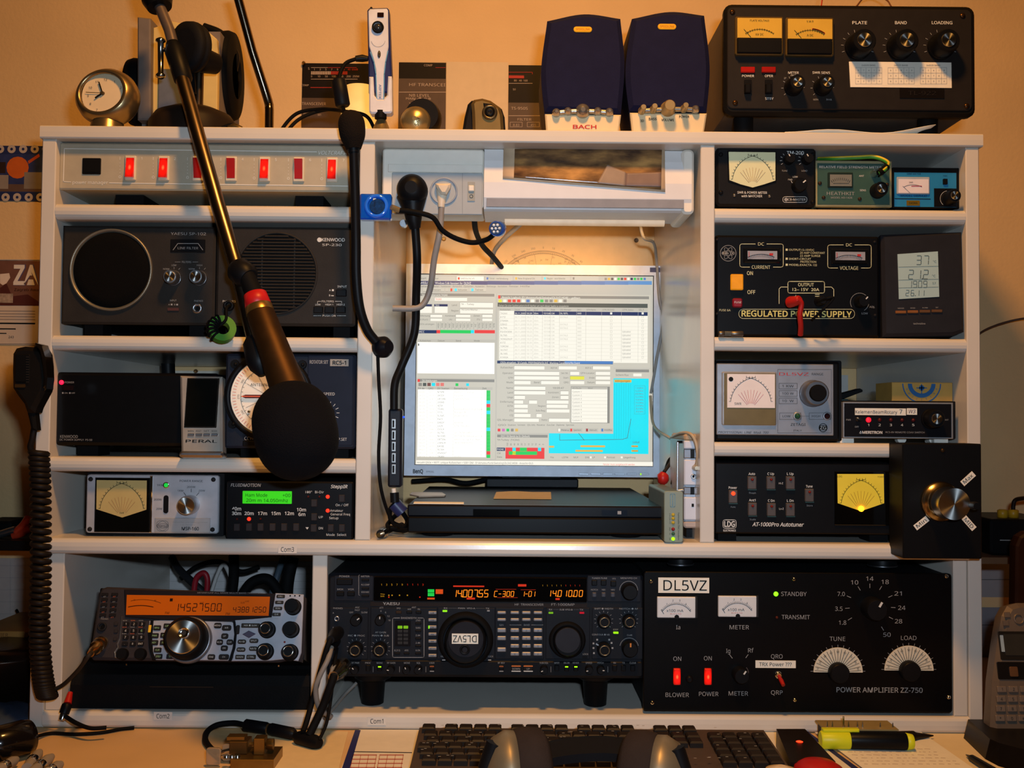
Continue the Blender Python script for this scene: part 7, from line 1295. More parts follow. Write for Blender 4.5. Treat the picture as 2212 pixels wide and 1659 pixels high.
mb = MB(); tube(mb, catmull([a, onZ(505, 1562, DZ+.012), onZ(470, 1566, DZ+.010), onZ(448, 1580, DZ+.006), onZ(444, 1600, DZ+.0045), onZ(460, 1620, DZ+.0045), onZ(480, 1626, DZ+.010)]), .0036, RUB); sub(mb, 'cord', t)

# brass morse paddle
k0 = onZ(535, 1652, DZ); t = empty('morse_paddle', 'brass morse paddle with clear finger pieces near the lower left', 'morse key', k0)
BR = M('#8a6a34', .32, .9, noise=.15); DB = M('#5a4322', .4, .8)
def bx(nm, x0, x1, y0, y1, z0, z1, m, ch=.0008, par=t): mb = MB(); wbox(mb, x0, x1, y0, y1, z0, z1, m, 0, ch); return sub(mb, nm, par)
a, b = onZ(490, 1650, DZ+.012), onZ(585, 1650, DZ+.012); bx('base', a.x, b.x, k0.y-.02, k0.y+.028, DZ+.0003, DZ+.012, BR, .001); a2 = onZ(482, 1610, DZ+.03); b2 = onZ(530, 1610, DZ+.03)
bx('lever_block', a2.x, b2.x-.004, k0.y-.002, k0.y+.02, DZ+.012, DZ+.026, DB); bx('lever', a2.x-.004, b2.x-.008, k0.y+.002, k0.y+.016, DZ+.026, DZ+.030, BR, .0005); c = onZ(548, 1615, DZ+.02); bx('contact_post', c.x, c.x+.012, k0.y-.004, k0.y+.012, DZ+.012, DZ+.030, BR)
mb = MB(); tube(mb, [(c.x-.006, k0.y+.004, DZ+.022), (c.x+.013, k0.y+.004, DZ+.022), (c.x+.0135, k0.y+.004, DZ+.022), (c.x+.021, k0.y+.004, DZ+.022)], [.002, .002, .0062, .0062], BR, 16); sub(mb, 'adjusting_screw', t)
for i in (0, 1): mb = MB(); q = onZ(432+i*28, 1650, DZ+.012); wbox(mb, q.x, q.x+.016, k0.y-.012+i*.014, k0.y-.008+i*.014, DZ+.003, DZ+.022, M('#c9b89a', .1, trans=.75), .003, .0006); sub(mb, 'finger_piece', t)
for i in range(3): mb = MB(); q = onZ(486+i*12, 1640, DZ+.012); tube(mb, [(q.x, k0.y-.012, DZ+.012), (q.x, k0.y-.012, DZ+.0145)], [.0035, .0028], CHR, 12); sub(mb, 'screw', t)
mb = MB(); q = onZ(500, 1650, DZ+.012); tube(mb, [(q.x-.025, k0.y+.002, DZ+.012), (q.x, k0.y+.003, DZ+.018)], .003, CHR, 10); sub(mb, 'arm', t)

# banana plug and wires at the left
t = empty('banana_plug', 'black banana plug with red sleeve leaning on the bottom board at the left', 'plug', onY(140, 1530, -.02)); a, b = onY(152, 1496, -.012), onY(146, 1520, -.022); c = onY(133, 1556, -.03); mb = MB(); tube(mb, [a, b], [.003, .0048], RDW, 14); sub(mb, 'red_sleeve', t); mb = MB(); tube(mb, [b, b.lerp(c, .1), b.lerp(c, .6)], [.0048, .0062, .006], BLK, 16); sub(mb, 'body', t); mb = MB(); tube(mb, [b.lerp(c, .6), b.lerp(c, .65), c], [.004, .0045, .0035], CHR, 14); sub(mb, 'tip', t)
cable('black_desk_wire', 'black wire lying on the desk along the foot of the shelf', None or [(142, 1548, -.034), (165, 1562, -.045), (195, 1573, -.055), (230, 1572, -.05)], .0026, RUB)
def deskwire(name, label, pts, r, mat):
    mb = MB(); tube(mb, catmull([onZ(x, y, DZ+r+.0005+h) for x, y, h in pts]), r, mat, 8); tag(mb.build(name), label, 'cable')
deskwire('curved_desk_wire', 'black wire curving from the dark camera case along the desk', [(75, 1592, .003), (110, 1584, 0), (160, 1586, 0), (215, 1583, 0), (262, 1575, 0), (290, 1572, 0)], .0022, RUB)
def lump(name, label, cat, pts, rs, mat, group=None):
    mb = MB(); tube(mb, catmull(pts, 5), [rs[min(len(rs)-1, int(i/5))] for i in range((len(pts)-1)*5+1)], mat, 12); o = mb.build(name); tag(o, label, cat, group); return o
t = empty('camera_case', 'dark glossy binocular case at the left edge of the desk', 'case', onZ(20, 1610, DZ)); mb = MB(); a, b = onZ(-20, 1612, DZ+.022), onZ(66, 1590, DZ+.022); tube(mb, [a, a.lerp(b, .1), a.lerp(b, .8), a.lerp(b, .97), b], [.017, .02, .0205, .019, .012], M('#181310', .25, coat=.5), 28); sub(mb, 'barrel', t); mb = MB(); wbox(mb, a.x, b.x-.012, a.y-.012, a.y+.012, DZ+.0003, DZ+.01, BLK, .003, .001); sub(mb, 'base', t); mb = MB(); tube(mb, [b+(a-b)*.03, b+(a-b)*-.01], [.0125, .0115], M('#0a0a10', .08, coat=1), 24); sub(mb, 'lens', t)
for i, (x0, y0, x1, y1, lb) in enumerate(((-10, 1668, 36, 1640, 'silver tipped grey cord end at the bottom left corner of the desk'), (58, 1660, 86, 1624, 'upper grey cord end at the bottom left of the desk'), (66, 1672, 112, 1634, 'longer grey cord end beside the wooden desk edge at the bottom left'), (92, 1676, 132, 1650, 'lowest grey cord end at the bottom left of the desk'))):
    a, b = onZ(x0, y0, DZ+.0085), onZ(x1, y1, DZ+.0085); t = empty('cord_end', lb, 'cord', a, 'grey cord ends'); mb = MB(); tube(mb, [a, a.lerp(b, .8), b], [.006, .006, .0035], M('#8f8578', .5), 14); sub(mb, 'cord', t); mb = MB(); tube(mb, [a.lerp(b, .3), a.lerp(b, .32), a.lerp(b, .5)], [.0062, .0068, .0066], CHR, 14); sub(mb, 'ferrule', t)

# desk pad, keyboard, papers
PADM = M('#dcd3bf', .7, noise=.03); NB = M('#1c1f5a', .6)
pad = flat('desk_pad', 'white paper desk pad with dark blue border under the keyboard', 'desk pad', [(776, 1578), (1738, 1578), (1880, 1680), (728, 1680)], DZ, PADM, .001)
def stripe(P, m, nm): o = flat(nm, None, None, P, DZ+.0012, m, .0003); o.parent = pad; o.location = Vector(o.location)-Vector(pad.location); return o
stripe([(767, 1578), (779, 1578), (750, 1680), (732, 1680)], NB, 'border_line'); stripe([(1733, 1578), (1741, 1578), (1882, 1680), (1866, 1680)], NB, 'border_line'); stripe([(764, 1624), (890, 1626), (890, 1627), (764, 1625)], LETB, 'rule_line')
RT = M('#b0563e', .7, noise=0)
for x0 in (762, 820):
    for i in range(4): stripe([(x0-i*2, 1631+i*9), (x0+52-i, 1631+i*9), (x0+52-i, 1632.4+i*9), (x0-i*2, 1632.4+i*9)], RT, 'calendar_line')
    for i in range(4): stripe([(x0+i*17, 1631), (x0+1+i*17, 1631), (x0-6+i*17, 1668), (x0-7+i*17, 1668)], RT, 'calendar_line')
flat('loose_sheet', 'cream sheet lying on the desk left of the blue bordered pad', 'paper', [(560, 1575), (752, 1582), (727, 1680), (500, 1680)], DZ, M('#d6bd8c', .75, noise=.04), .0005)
flat('handwritten_sheet', 'paper sheet with handwriting at the lower right of the desk', 'paper', [(1760, 1583), (1986, 1580), (2130, 1680), (1890, 1680)], DZ+.0016, PAP, .0005)
note = flat('blank_sheet', 'blank paper sheet under the black pen near the phone', 'paper', [(1968, 1579), (2080, 1583), (2260, 1660), (2200, 1680), (2110, 1680)], DZ, M('#d9c7a0', .75, noise=.03), .0005)
hand = bpy.data.objects['handwritten_sheet']; random.seed(5)
for j in range(6):
    x = 1822+j*9
    while x < 2010+j*12:
        l = random.uniform(3, 15); o = flat('handwriting', None, None, [(x, 1618+j*6.5), (x+l, 1618.6+j*6.5), (x+l, 1619.1+j*6.5), (x, 1618.5+j*6.5)], DZ+.0022, M('#b29a80', .7, noise=0), .0002); o.parent = hand; o.location = Vector(o.location)-Vector(hand.location); x += l+random.uniform(3, 9)
KBM = M('#463a31', .5, bump=.1); KYM = M('#2f2823', .45)
ka = onZ(905, 1584, DZ+.02); kb = onZ(1700, 1584, DZ+.02); kx0, kx1 = onZ(886, 1620, DZ+.02).x, onZ(1672, 1600, DZ+.02).x; ky1 = onZ(1100, 1580, DZ+.018).y; ky0 = ky1-.165
kt = empty('computer_keyboard', 'dark brown computer keyboard with black keys at the bottom centre', 'keyboard', ((kx0+kx1)/2, (ky0+ky1)/2, DZ+.0015)); mb = MB()
V = [(kx0, ky0, 0), (kx1, ky0, 0), (kx1, ky1, 0), (kx0, ky1, 0)]; zb_ = DZ+.0015; T_k = [(kx0+.004, ky0+.003, zb_+.012), (kx1-.004, ky0+.003, zb_+.012), (kx1-.004, ky1-.003, zb_+.021), (kx0+.004, ky1-.003, zb_+.021)]
mb.add([(x, y, zb_) for x, y, z in V]+T_k, [[3, 2, 1, 0], [4, 5, 6, 7], [0, 1, 5, 4], [1, 2, 6, 5], [2, 3, 7, 6], [3, 0, 4, 7]], KBM); sub(mb, 'body', kt)
def kz(y): return zb_+.012+(y-ky0)/(ky1-ky0)*.009
km = MB(); prism(km, rrect(-.0075, -.0075, .0075, .0075), 0, .007, KYM, .0018); kme = None; kw = (kx1-kx0-.03)/22.6
def key(x, y, w=1.):
    global kme
    if kme is None: o = km.build('key', kt); kme = o.data
    else: o = bpy.data.objects.new('key', kme); COL.objects.link(o); o.parent = kt
    o.location = Vector((x, y, kz(y)+.0002))-Vector(kt.location); o.rotation_euler = (-PI/2+math.radians(3), 0, 0); o.scale = (w, 1, 1)
rows = [ky1-.014, ky1-.036, ky1-.055, ky1-.074, ky1-.093, ky1-.112]
for r, y in enumerate(rows):
    x = kx0+.016
    if r == 0:
        for g in (1, 4, 4, 4):
            for i in range(g): key(x, y); x += kw
            x += .0095
    else:
        n = 0
        while n < 13: key(x+(r % 3)*.004, y); x += kw; n += 1
        key(x+.006+(r % 3)*.002, y, 1.4)
    xs = kx0+.016+15.9*kw
    for i in range(3): key(xs+i*kw, y) if r < 3 else None
    for i in range(4): key(xs+3.5*kw+i*kw, y) if r else None
mb = MB(); 
for i in range(90): x = random.uniform(kx0+.012, kx1-.02); r = random.choice(rows); y = r+random.uniform(-.004, .004); mb.add([(x, y, kz(y)+.0078), (x+.003, y, kz(y)+.0078), (x+.003, y+.0012, kz(y)+.0079), (x, y+.0012, kz(y)+.0079)], [[0, 1, 2, 3]], LETD)
sub(mb, 'key_legends', kt)['kind'] = 'stuff'
t = empty('keyboard_receiver', 'dark wireless receiver slab with one red light right of the keyboard', 'receiver', onZ(1745, 1600, DZ)); mb = MB(); P = [onZ(1676, 1579, DZ+.02), onZ(1740, 1579, DZ+.02), onZ(1806, 1650, DZ+.02), onZ(1706, 1652, DZ+.02)]; off_ = P[0]; lo = [(p.x, p.y, DZ+.0018) for p in P]; hi = [(p.x*1, p.y, DZ+.0225) for p in P]
hi = [(x+.0006*(1 if i in (0, 3) else -1), y, z) for i, (x, y, z) in enumerate(hi)]; mb.add(lo+hi, [[0, 1, 2, 3], [7, 6, 5, 4], [0, 4, 5, 1], [1, 5, 6, 2], [2, 6, 7, 3], [3, 7, 4, 0]], M('#241d1a', .35)); sub(mb, 'body', t)
mb = MB(); q = onZ(1727, 1602, DZ+.0228); tube(mb, [q, q+Vector((0, 0, .0008))], [.004, .002], M('#ff2010', .3, e=5, ecol='#ff2a10'), 12); sub(mb, 'indicator_lamp', t)
# headphones on the keyboard
hp = empty('desk_headphones', 'dark headphones with silver ear cups lying on the keyboard', 'headphones', onZ(1260, 1655, DZ+.03)); CU = M('#3a302b', .9, bump=.5, bscale=900); SHL = M('#9a8c70', .4, .7)
def cup(cx_, cyy, r, x_out, sgn, yaw):
    R_m = Matrix.Rotation(yaw, 3, 'Z'); c = Vector((cx_, cyy, DZ+r+.0006))
    def ringmesh(prof, mat, nm, par):
        mb = MB(); V = []; K = 36
        for rr_, xx in prof: V += [c+R_m @ Vector((xx*sgn, rr_*math.cos(2*PI*i/K)*.92, rr_*math.sin(2*PI*i/K))) for i in range(K)]
        mb.add(V, [[k*K+i, k*K+(i+1) % K, (k+1)*K+(i+1) % K, (k+1)*K+i] for k in range(len(prof)-1) for i in range(K)]+[list(range(K)), list(range((len(prof)-1)*K, len(prof)*K))], mat, True); return sub(mb, nm, par)
    cu = ringmesh([(r*.45, -.004), (r*.8, -.010), (r*.97, -.004), (r, .010), (r*.97, .020), (r*.9, .024)], CU, 'ear_cushion', hp); ringmesh([(r*.94, .022), (r*.95, .030), (r*.82, .042), (r*.5, .050), (r*.2, .052)], SHL, 'ear_shell', hp)
    mb = MB(); q = c+R_m @ Vector((.050*sgn, -.008, r*.55)); tube(mb, [q+R_m @ Vector((0, 0, -.012)), q+R_m @ Vector((-.008*sgn, 0, .012))], .008, BLK, 14); sub(mb, 'hinge', hp)
HY_ = -.322; cup(onY(1160, 1640, HY_).x, HY_, .049, 0, -1, .15); cup(onY(1368, 1640, HY_).x, HY_, .048, 0, 1, -.32)
mb = MB(); P = catmull([onY(1150, 1640, -.30), onY(1190, 1622, -.29), onY(1270, 1612, -.285), onY(1340, 1616, -.29), onY(1378, 1640, -.30)], 6); V = []; 
for p in P:
    for dy, dz in ((.0, .010), (-.012, .012), (-.034, .004), (-.034, -.004), (0, .0)): V.append(p+Vector((0, dy, dz)))
K = 5; mb.add(V, [[i*K+k, i*K+(k+1) % K, (i+1)*K+(k+1) % K, (i+1)*K+k] for i in range(len(P)-1) for k in range(K)]+[list(range(K)), list(range(len(V)-K, len(V)))], M('#0c0d12', .65, spec=.15), False); sub(mb, 'headband', hp)
# red and white things at the bottom edge
t = empty('red_jar', 'round red jar at the bottom edge right of the keyboard', 'jar', onZ(1770, 1672, DZ+.012)); c = onZ(1768, 1672, DZ+.0128); mb = MB(); tube(mb, [c-Vector((0, 0, .0105)), c, c+Vector((0, 0, .008)), c+Vector((0, 0, .013)), c+Vector((0, 0, .015))], [.027, .027, .025, .017, .004], M('#a81814', .35), 32); sub(mb, 'dome', t); t['label'] = 'round red jar at the bottom edge beside the receiver slab'
t = empty('pale_pot', 'pale rounded pot at the bottom edge left of the red jar', 'pot', onZ(1690, 1676, DZ+.02)); c = onZ(1688, 1678, DZ+.023); c = Vector((c.x, c.y, DZ+.0245)); mb = MB(); tube(mb, [c, c+Vector((0, 0, .006)), c+Vector((0, 0, .010))], [.018, .016, .004], M('#c9b493', .5), 28); sub(mb, 'dome', t)
# highlighter, pens, circuit board
t = empty('highlighter_pen', 'yellow and black highlighter lying in front of the shelf at the lower right', 'highlighter', onZ(1870, 1610, DZ)); HY = M('#c4c41a', .4, e=.04, ecol='#e0f020', noise=.03); zc = DZ+.0125; a, b = onZ(1772, 1598, zc), onZ(1972, 1602, zc); a.z = b.z = zc
def seg(f0, f1, r0, r1, m, nm): mb = MB(); p, q = a.lerp(b, f0), a.lerp(b, f1); tube(mb, [p, p.lerp(q, .04), p.lerp(q, .96), q], [r0*.9, r0, r1, r1*.95], m, 20); sub(mb, nm, t)
seg(0, .315, .0105, .0105, HY, 'cap'); seg(.315, .925, .0102, .0102, M('#101216', .4), 'barrel'); seg(.925, 1, .0100, .0085, HY, 'end_plug'); mb = MB(); p, q = a.lerp(b, .02), a.lerp(b, .42); wbox(mb, p.x, q.x, p.y-.004, p.y+.004, zc+.0098, zc+.0135, HY, 0, .001); sub(mb, 'clip', t)
t = empty('black_marker', 'black pointed marker behind the highlighter', 'pen', onZ(1990, 1594, DZ)); a, b = onZ(1920, 1592, DZ+.0085), onZ(2016, 1589, DZ+.005); mb = MB(); tube(mb, [a, a.lerp(b, .55), a.lerp(b, .6), a.lerp(b, .85), b], [.0065, .0065, .0048, .0025, .0008], M('#241c18', .4), 16); sub(mb, 'body', t)
t = empty('ball_pen', 'black ball pen with a metal tip in the lower right corner', 'pen', onZ(2130, 1655, DZ)); a, b = onZ(2088, 1631, DZ+.004), onZ(2150, 1668, DZ+.0065); mb = MB(); tube(mb, [a, a.lerp(b, .12), a.lerp(b, .2), b], [.0008, .0022, .0042, .0048], M('#17130f', .35), 14); sub(mb, 'barrel', t); mb = MB(); tube(mb, [a.lerp(b, -.02), a.lerp(b, .13)], [.0006, .0023], M('#8a7a60', .3, .8), 10); sub(mb, 'tip', t)
pz = onY(1845, 1560, -.035); t = empty('circuit_board', 'small populated circuit board standing behind the highlighter', 'circuit board', onZ(1845, 1580, DZ)); w0, w1 = onZ(1768, 1582, DZ+.01).x, onZ(1924, 1582, DZ+.01).x; yb = -.052; mb = MB(); wbox(mb, w0, w1, yb-.004, yb+.034, DZ+.0195, DZ+.0212, M('#8a7a50', .5)); sub(mb, 'board', t); mb = MB(); wbox(mb, w0+.002, w1-.001, yb-.002, yb+.03, DZ+.0003, DZ+.0194, M('#3a2c22', .5)); sub(mb, 'connector_block', t)
for i, (f, h) in enumerate(((.07, .006), (.14, .006), (.29, .012), (.36, .006), (.48, .006), (.55, .006), (.79, .005), (.96, .005))): mb = MB(); x = w0+(w1-w0)*f; tube(mb, [(x, yb+.006, DZ+.021), (x, yb+.006, DZ+.0215+h)], [.0012, .0005] if h < .01 else [.0012, .0012], CHR, 8); sub(mb, 'pin', t)

# cordless phone in its cradle
pd = Dev('cordless_phone', 'grey cordless phone standing in a black cradle at the right edge', 'phone', (2195, 1590), -.06, tilt=14)
PHM = M('#665a4e', .4, .3, noise=.04); pd.poly('handset', [(2142, 1590), (2148, 1470), (2158, 1390), (2168, 1330), (2180, 1308), (2200, 1302), (2235, 1302), (2262, 1310), (2275, 1400), (2280, 1590)], -.024, 0, PHM, .006); pd.k0 = .0006
pd.rr('display_frame', 2160, 1364, 2262, 1426, -.001, .0012, M('#2a2622', .3), 3, .0005); pd.rr('display', 2170, 1370, 2256, 1416, .001, .0018, M('#3c3a34', .2, coat=.4), 1); pd.rr('display_edge', 2162, 1372, 2169, 1408, .001, .002, M('#8fa2ac', .3), 1)
pd.rr('key_panel', 2156, 1430, 2270, 1468, -.001, .0012, M('#1c1917', .35), 3); pd.rr('navigation_key', 2182, 1440, 2200, 1462, .001, .003, M('#6a4a30', .35, .4), 3, .0006)
pd.lat('dial_ring', 2200, 1337, [(12, 0), (11, .002), (9, .002), (8.5, 0)], PHM, seg=24, cap=False)
for x, y in ((2177, 1328), (2174, 1346)): pd.rr('soft_key', x-6, y-6, x+6, y+6, 0, .002, PHM, 1, .0006)
for r in range(4):
    for c_ in range(3): x = 2165+c_*25-r*1.2; y = 1489+r*21; pd.rr('number_key', x-10, y-7, x+10, y+7, 0, .0025, M('#7d7064', .35, .4), 2, .0008); pd.txt('123456789*0#'[r*3+c_], x, y, 6, LETB, n=.003)
pd.done()
t = empty('phone_cradle', 'black charging cradle of the cordless phone', 'cradle', onZ(2195, 1610, DZ)); mb = MB(); x0 = onZ(2122, 1600, DZ+.02).x; V0 = [(x0, -.10), (x0+.004, -.125), (x0+.03, -.16), (x0+.14, -.165), (x0+.14, -.02), (x0+.01, -.02)]
lo = [(x, y, DZ+.0006) for x, y in V0]; hi = [(x+.006, y+(.010 if y < -.1 else 0), DZ+.024) for x, y in V0]; K = 6; mb.add(lo+hi, [list(range(K))[::-1], list(range(K, 2*K))]+[[i, (i+1) % K, K+(i+1) % K, K+i] for i in range(K)], M('#16110e', .35)); sub(mb, 'base', t)

# ---- left of the shelf
d = Dev('disc_border_poster', 'blue poster with rows of small discs on the wall left of the shelf', 'poster', (40, 430), WALL_Y-.001); d.rr('sheet', -60, 315, 130, 434, 0, .0006, M('#1d2752', .6, noise=.1)); d.k0 = .001
for y in (322, 426):
    for i in range(7): d.dot(-50+i*25+(12 if y > 400 else 0), y, 9, M('#b3a394', .5, noise=0)); d.dot(-50+i*25+(12 if y > 400 else 0), y, 3, M('#1d2752', .6), n=.0013)
d.rc(-50, 333, 128, 416, M('#26305c', .6, noise=.25, scale=60)); d.dot(38, 362, 24, M('#c05a1c', .6, noise=.08), n=.0013); d.rc(-10, 378, 18, 408, M('#8a7f74', .6), n=.0014); d.rc(52, 372, 90, 408, M('#7a6f62', .6), n=.0014); d.rc(0, 398, 90, 414, M('#5a4438', .6), n=.0012); d.rc(-20, 350, 12, 374, M('#3a2a26', .6), n=.0012); d.quad([(60, 348), (84, 332), (86, 338), (62, 354)], M('#b04a24', .6), n=.0014); d.done()
d = Dev('award_certificate', 'certificate with large ZA letters on the wall left of the shelf', 'certificate', (40, 740), WALL_Y-.001); d.rr('sheet', -80, 560, 130, 745, 0, .0006, M('#c9b6a0', .7, noise=.03)); d.k0 = .001; d.rc(-80, 563, 130, 660, M('#6a4638', .6, noise=.1)); d.quad([(0, 660), (0, 622), (14, 612), (26, 640), (60, 636), (84, 652), (84, 660)], M('#4a1f18', .6), n=.0012); d.quad([(0, 592), (20, 590), (22, 600), (14, 612), (6, 616), (0, 612)], M('#d6c2b0', .6), n=.0013); d.rc(-20, 634, 28, 654, M('#9a8674', .6, noise=.3, scale=200), n=.0014)
d.txt('ZA', 58, 594, 40, M('#4a4668', .6, noise=0), w=56, n=.0012, bold=.04); d.txt('ZA', 56, 594, 40, M('#d6cbbc', .6, noise=0), w=54, n=.0016, bold=.03); d.txt('Zagreb Award', 62, 626, 6, LETB, w=62)
for i in range(4): d.rc(-60, 671+i*6, 76, 672.4+i*6, M('#8a7a6c', .7, noise=0))
d.rc(-20, 697, 76, 700, LETB); d.rc(-40, 709, 34, 711.5, LETB); d.rc(-20, 719, 14, 721, LETB); d.txt('243', 24, 728, 5, LETB); d.box(-76, 562, 126, 743, .8, LETB); d.done()
t = empty('black_ledge', 'black ledge on the wall left of the shelf', 'ledge', onY(20, 1180, .3)); xa, xb = -1.25, onY(66, 1180, .05).x; z0, z1 = onY(20, 1190, .25).z, onY(20, 1168, .25).z; mb = MB(); wbox(mb, xa, XL0-.004, .25, WALL_Y-.001, z0, z1, BLK, 0, .001); sub(mb, 'board', t)
t = empty('pliers', 'pliers with red handles lying on the black ledge at the left', 'pliers', onY(30, 1160, .3)); mb = MB(); tube(mb, catmull([onY(-10, 1158, .28), onY(14, 1150, .28), onY(34, 1144, .28)]), .006, M('#7a7a7c', .3, .9), 10); sub(mb, 'jaw', t); mb = MB(); tube(mb, catmull([onY(34, 1150, .28), onY(50, 1135, .28), onY(62, 1118, .28)]), .006, M('#a83018', .4), 10); tube(mb, catmull([onY(28, 1158, .28), onY(46, 1152, .28), onY(66, 1140, .28)]), .006, M('#a83018', .4), 10); sub(mb, 'handle', t)
t = empty('black_tool_pouch', 'black pouch lying on the ledge behind the pliers', 'pouch', onY(10, 1140, .35)); mb = MB(); a = onY(-30, 1165, .36); wbox(mb, a.x, onY(42, 1140, .36).x, .33, .40, z1+.0004, onY(10, 1122, .36).z, RUB, .006, .004); sub(mb, 'body', t)
d = Dev('grid_paper', 'grid paper on the wall below the black ledge at the left', 'paper', (30, 1345), WALL_Y-.001); d.rr('sheet', -60, 1206, 140, 1352, 0, .0006, M('#a9a39c', .7, noise=.04)); d.k0 = .001
for i in range(5): d.ln([(-60, 1222+i*26), (140, 1222+i*26)], .8, LETD)
for x in (-10, 22, 54, 86): d.ln([(x, 1208), (x, 1350)], .6, LETD)
d.done()
d = Dev('wooden_box', 'shallow wooden box with stencilled letters left of the shelf', 'box', (20, 1388), .20); WDM = M('#a8763a', .6, noise=.12, scale=25); u0, v0, u1, v1 = d.rect(-60, 1364, 66, 1388); mb = MB(); prism(mb, rrect(u0, v0, min(u1, XL0-.006-d.O.x), v1), -.15, 0, WDM, .001); mb.build('front_board', d.e); d.k0 = .0006; d.txt('TIER', 6, 1372, 8, M('#5a3a1c', .6, noise=0)); d.txt('VAC', 6, 1382, 8, M('#5a3a1c', .6, noise=0)); d.screw(62, 1376, 2, DKG); mb = MB(); prism(mb, rrect(u0, d.vz(DZ+.0004), min(u1, XL0-.006-d.O.x), v0), -.15, -.012, M('#1a1410', .6)); mb.build('box_body', d.e); d.done()
t = empty('metal_bowl', 'dark metal bowl in front of the wooden box at the left', 'bowl', onY(10, 1430, .14)); c = onY(4, 1402, .12); mb = MB(); c2 = Vector((c.x, c.y, DZ)); h = c.z-DZ; r0 = (XL0-.008)-c.x
tube(mb, [c2+Vector((0, 0, .0004)), c2+Vector((0, 0, .02)), c2+Vector((0, 0, h*.6)), c2+Vector((0, 0, h*.95)), c2+Vector((0, 0, h)), c2+Vector((0, 0, h*.97)), c2+Vector((0, 0, h*.7))], [r0*.5, r0*.62, r0*.88, r0*.99, r0, r0*.96, r0*.8], M('#2a201a', .3, .7), 36); sub(mb, 'wall', t)
t = empty('blue_cloth', 'folded blue cloth on the desk at the left edge', 'cloth', onZ(20, 1552, DZ)); mb = MB(); K, J = 10, 6; V = []
for j in range(J+1):
    for i in range(K+1): q = onZ(-60+i*12, 1580-j*9, DZ); V.append((q.x, q.y, DZ+.004+.008*abs(math.sin(i*.7+j*1.1))*(1-abs(2*j/J-1))+.006*(j not in (0, J))))
mb.add(V, [[j*(K+1)+i, j*(K+1)+i+1, (j+1)*(K+1)+i+1, (j+1)*(K+1)+i] for j in range(J) for i in range(K)], M('#2a3a52', .8), True); o = sub(mb, 'fold', t); md = o.modifiers.new('thickness', 'SOLIDIFY'); md.thickness = .003
cable('thin_wires', 'thin dark wires hanging on the wall above the wooden box', [(36, 1318, .40), (44, 1332, .38), (60, 1352, .34), (72, 1362, .3)], .0022, RUB)
# ---- right of the shelf
d = Dev('antenna_dummy_box', 'black box with two yellow terminals on the wall right of the shelf', 'box', (2180, 1200), .22); u0, v0, u1, v1 = d.rect(2140, 1122, 2290, 1200); mb = MB(); prism(mb, rrect(u0, v0, u1, v1, .006), -.12, 0, BLK, .003); mb.build('case', d.e)
for x in (2166, 2189): mb = MB(); u, v = d.p(x, 1122, -.03); tube(mb, [(u, .03, v-.001), (u, .03, v+.002), (u, .03, v+.003), (u, .03, v+.0135), (u, .03, v+.015)], [.004, .004, .0075, .0078, .005], M('#b8861a', .4), 14); mb.build('terminal', d.e)
mb = MB(); pl = d.world(*d.p(2189, 1122, -.03), -.03); 
d.rc(2160, 1166, 2186, 1168, LETD, n=.001); d.done()
cable('terminal_lead', 'dark lead rising from the right yellow terminal', [(2189, 1108, .25), (2189, 1092, .25), (2194, 1080, .25), (2215, 1076, .26), (2240, 1076, .27)], .0032, M('#2a1c14', .5))
t = empty('brown_shelf', 'narrow brown wall shelf carrying the black terminal box', 'shelf', onY(2180, 1204, .3)); mb = MB(); zz = onY(2200, 1200, .22).z; wbox(mb, XR1+.006, onY(2320, 1204, .2).x, .20, WALL_Y-.001, zz-.010, zz-.0006, M('#6a4a30', .6)); sub(mb, 'board', t)
d = Dev('pinned_note', 'grey paper pinned to the wall below the terminal box at the right', 'paper', (2160, 1288), WALL_Y-.001); d.rr('sheet', 2080, 1208, 2200, 1290, 0, .0006, M('#8f8c8c', .7, noise=.03)); d.k0 = .001; d.ln([(2080, 1252), (2200, 1252)], 1, LETB); d.done()
d = Dev('pinned_note', 'second grey paper on the wall behind the cordless phone', 'paper', (2140, 1420), WALL_Y-.001); d.rr('sheet', 2060, 1312, 2180, 1430, 0, .0006, M('#7a7a80', .7, noise=.03)); d.k0 = .001; d.ln([(2060, 1350), (2180, 1350)], 1, LETB); d.done()
d = Dev('brown_chair_back', 'dark brown curved wooden panel at the right edge behind the phone', 'panel', (2215, 1400), .12); mb = MB(); P = [d.p(x, y) for x, y in ((2196, 1180), (2204, 1160), (2220, 1150), (2300, 1146))]; P += [(d.p(2300, 1400)[0], d.vz(DZ+.0004)), (d.p(2190, 1400)[0], d.vz(DZ+.0004))]; prism(mb, P, -.02, 0, M('#2e170a', .5, noise=.2, scale=18), .003); mb.build('panel_body', d.e); d.done()
cable('arched_cable', 'thin brown cable arching on the wall right of the shelf', [(2095, 735, .405), (2130, 712, .405), (2170, 697, .40), (2212, 688, .39), (2260, 684, .38)], .0018, M('#4a3020', .5))
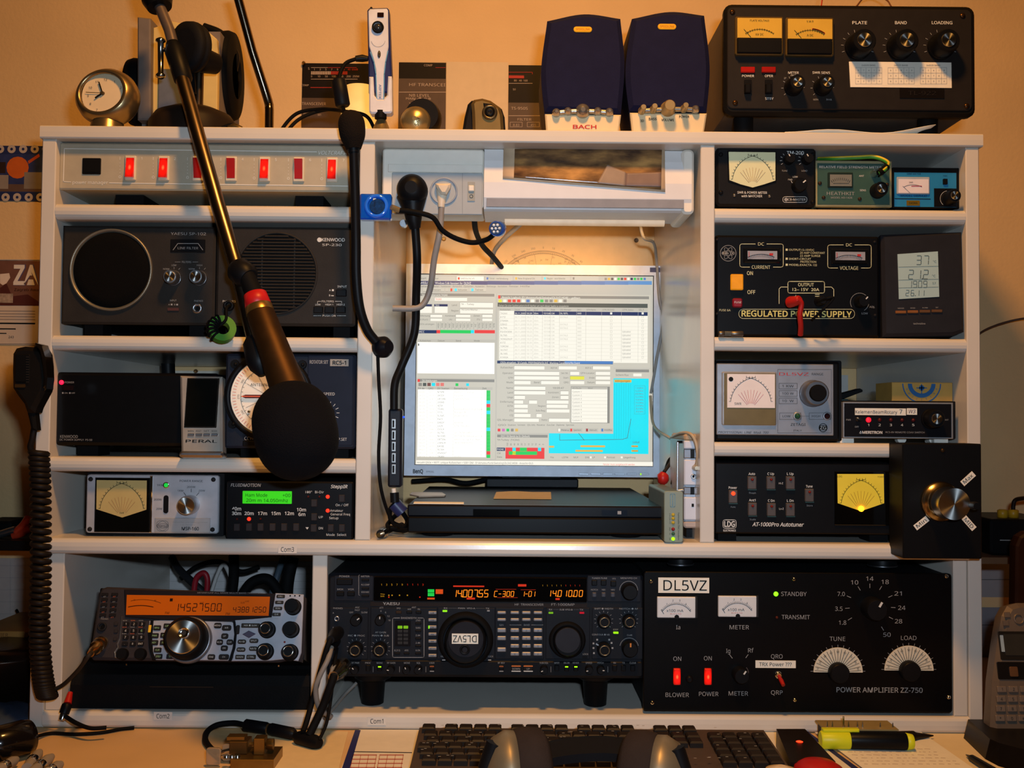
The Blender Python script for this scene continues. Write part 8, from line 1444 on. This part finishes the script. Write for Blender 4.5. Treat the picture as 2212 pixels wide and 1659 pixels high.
# ---- cables seen behind the devices
BK = [('thick_black_cable', 'thick black cable behind the orange-lit transceiver, left', [(372, 1205, .36), (385, 1228, .33), (420, 1262, .30), (450, 1290, .30)], .006, M('#2a2a2e', .5)),
      ('red_cable', 'red cable loop behind the orange-lit transceiver', [(418, 1285, .28), (424, 1250, .28), (440, 1238, .28), (448, 1252, .28), (446, 1288, .28)], .0045, M('#8a1420', .45)),
      ('white_cable', 'white cable bent behind the orange-lit transceiver', [(455, 1285, .29), (470, 1240, .30), (484, 1220, .31), (500, 1250, .30)], .0032, M('#a9a5a0', .5)),
      ('arching_black_cable', 'black cable arching sideways behind the orange-lit transceiver', [(390, 1250, .33), (430, 1222, .33), (475, 1214, .33), (520, 1235, .33), (560, 1225, .33)], .004, RUB),
      ('upright_black_cable', 'upright black cable behind the middle of the orange-lit transceiver', [(505, 1200, .32), (505, 1245, .30), (500, 1292, .29)], .008, RUB),
      ('grey_blue_cable', 'grey-blue cable slanting behind the orange-lit transceiver', [(612, 1205, .30), (600, 1240, .28), (585, 1290, .27)], .005, M('#3a4650', .5)),
      ('heavy_black_cable', 'heavy black cable behind the right part of the orange-lit transceiver', [(632, 1205, .27), (622, 1250, .26), (618, 1292, .26)], .010, RUB),
      ('looped_black_cable', 'wide looped black cable lying behind the orange-lit transceiver', [(520, 1290, .25), (545, 1258, .25), (580, 1252, .25), (608, 1288, .25)], .008, RUB),
      ('twin_black_cables', 'black cable pair hanging behind the plain black power supply', [(362, 762, .33), (363, 790, .33), (364, 812, .33)], .011, BLK),
      ('tuner_wire', 'thin black wire crossing above the automatic tuner', [(1640, 990, .28), (1655, 1000, .28), (1668, 1012, .28)], .0025, RUB),
      ('monitor_cable', 'black cable loop under the left of the monitor', [(890, 1040, .40), (960, 1036, .39), (1005, 1044, .38), (1050, 1036, .39)], .004, RUB)]
for nm, lb, P, r, m in BK: cable(nm, lb, P, r, m)
d = Dev('lined_chart', 'white lined chart on the wall behind the orange-lit transceiver', 'chart', (520, 1290), WALL_Y-.001); d.rr('sheet', 362, 1212, 690, 1330, 0, .0006, M('#b9b6b4', .7, noise=.03)); d.k0 = .001
for i in range(4): d.ln([(362, 1224+i*16), (690, 1224+i*16)], .7, LETD)
d.done()
d = Dev('pinned_slip', 'white slip pinned to the wall above the silver digital clock', 'paper', (410, 830), WALL_Y-.001); d.rr('sheet', 342, 801, 472, 850, 0, .0006, M('#cfc6b4', .7)); d.lat('pin', 424, 802, [(4, 0), (4.5, .004), (3, .006)], M('#6a4a24', .4, .6), seg=12); d.done()
d = Dev('small_note', 'small white note on the wall right of the silver wattmeter', 'paper', (1822, 840), WALL_Y-.001); d.rr('sheet', 1780, 810, 1832, 850, 0, .0006, M('#b9b4ac', .7)); d.done()
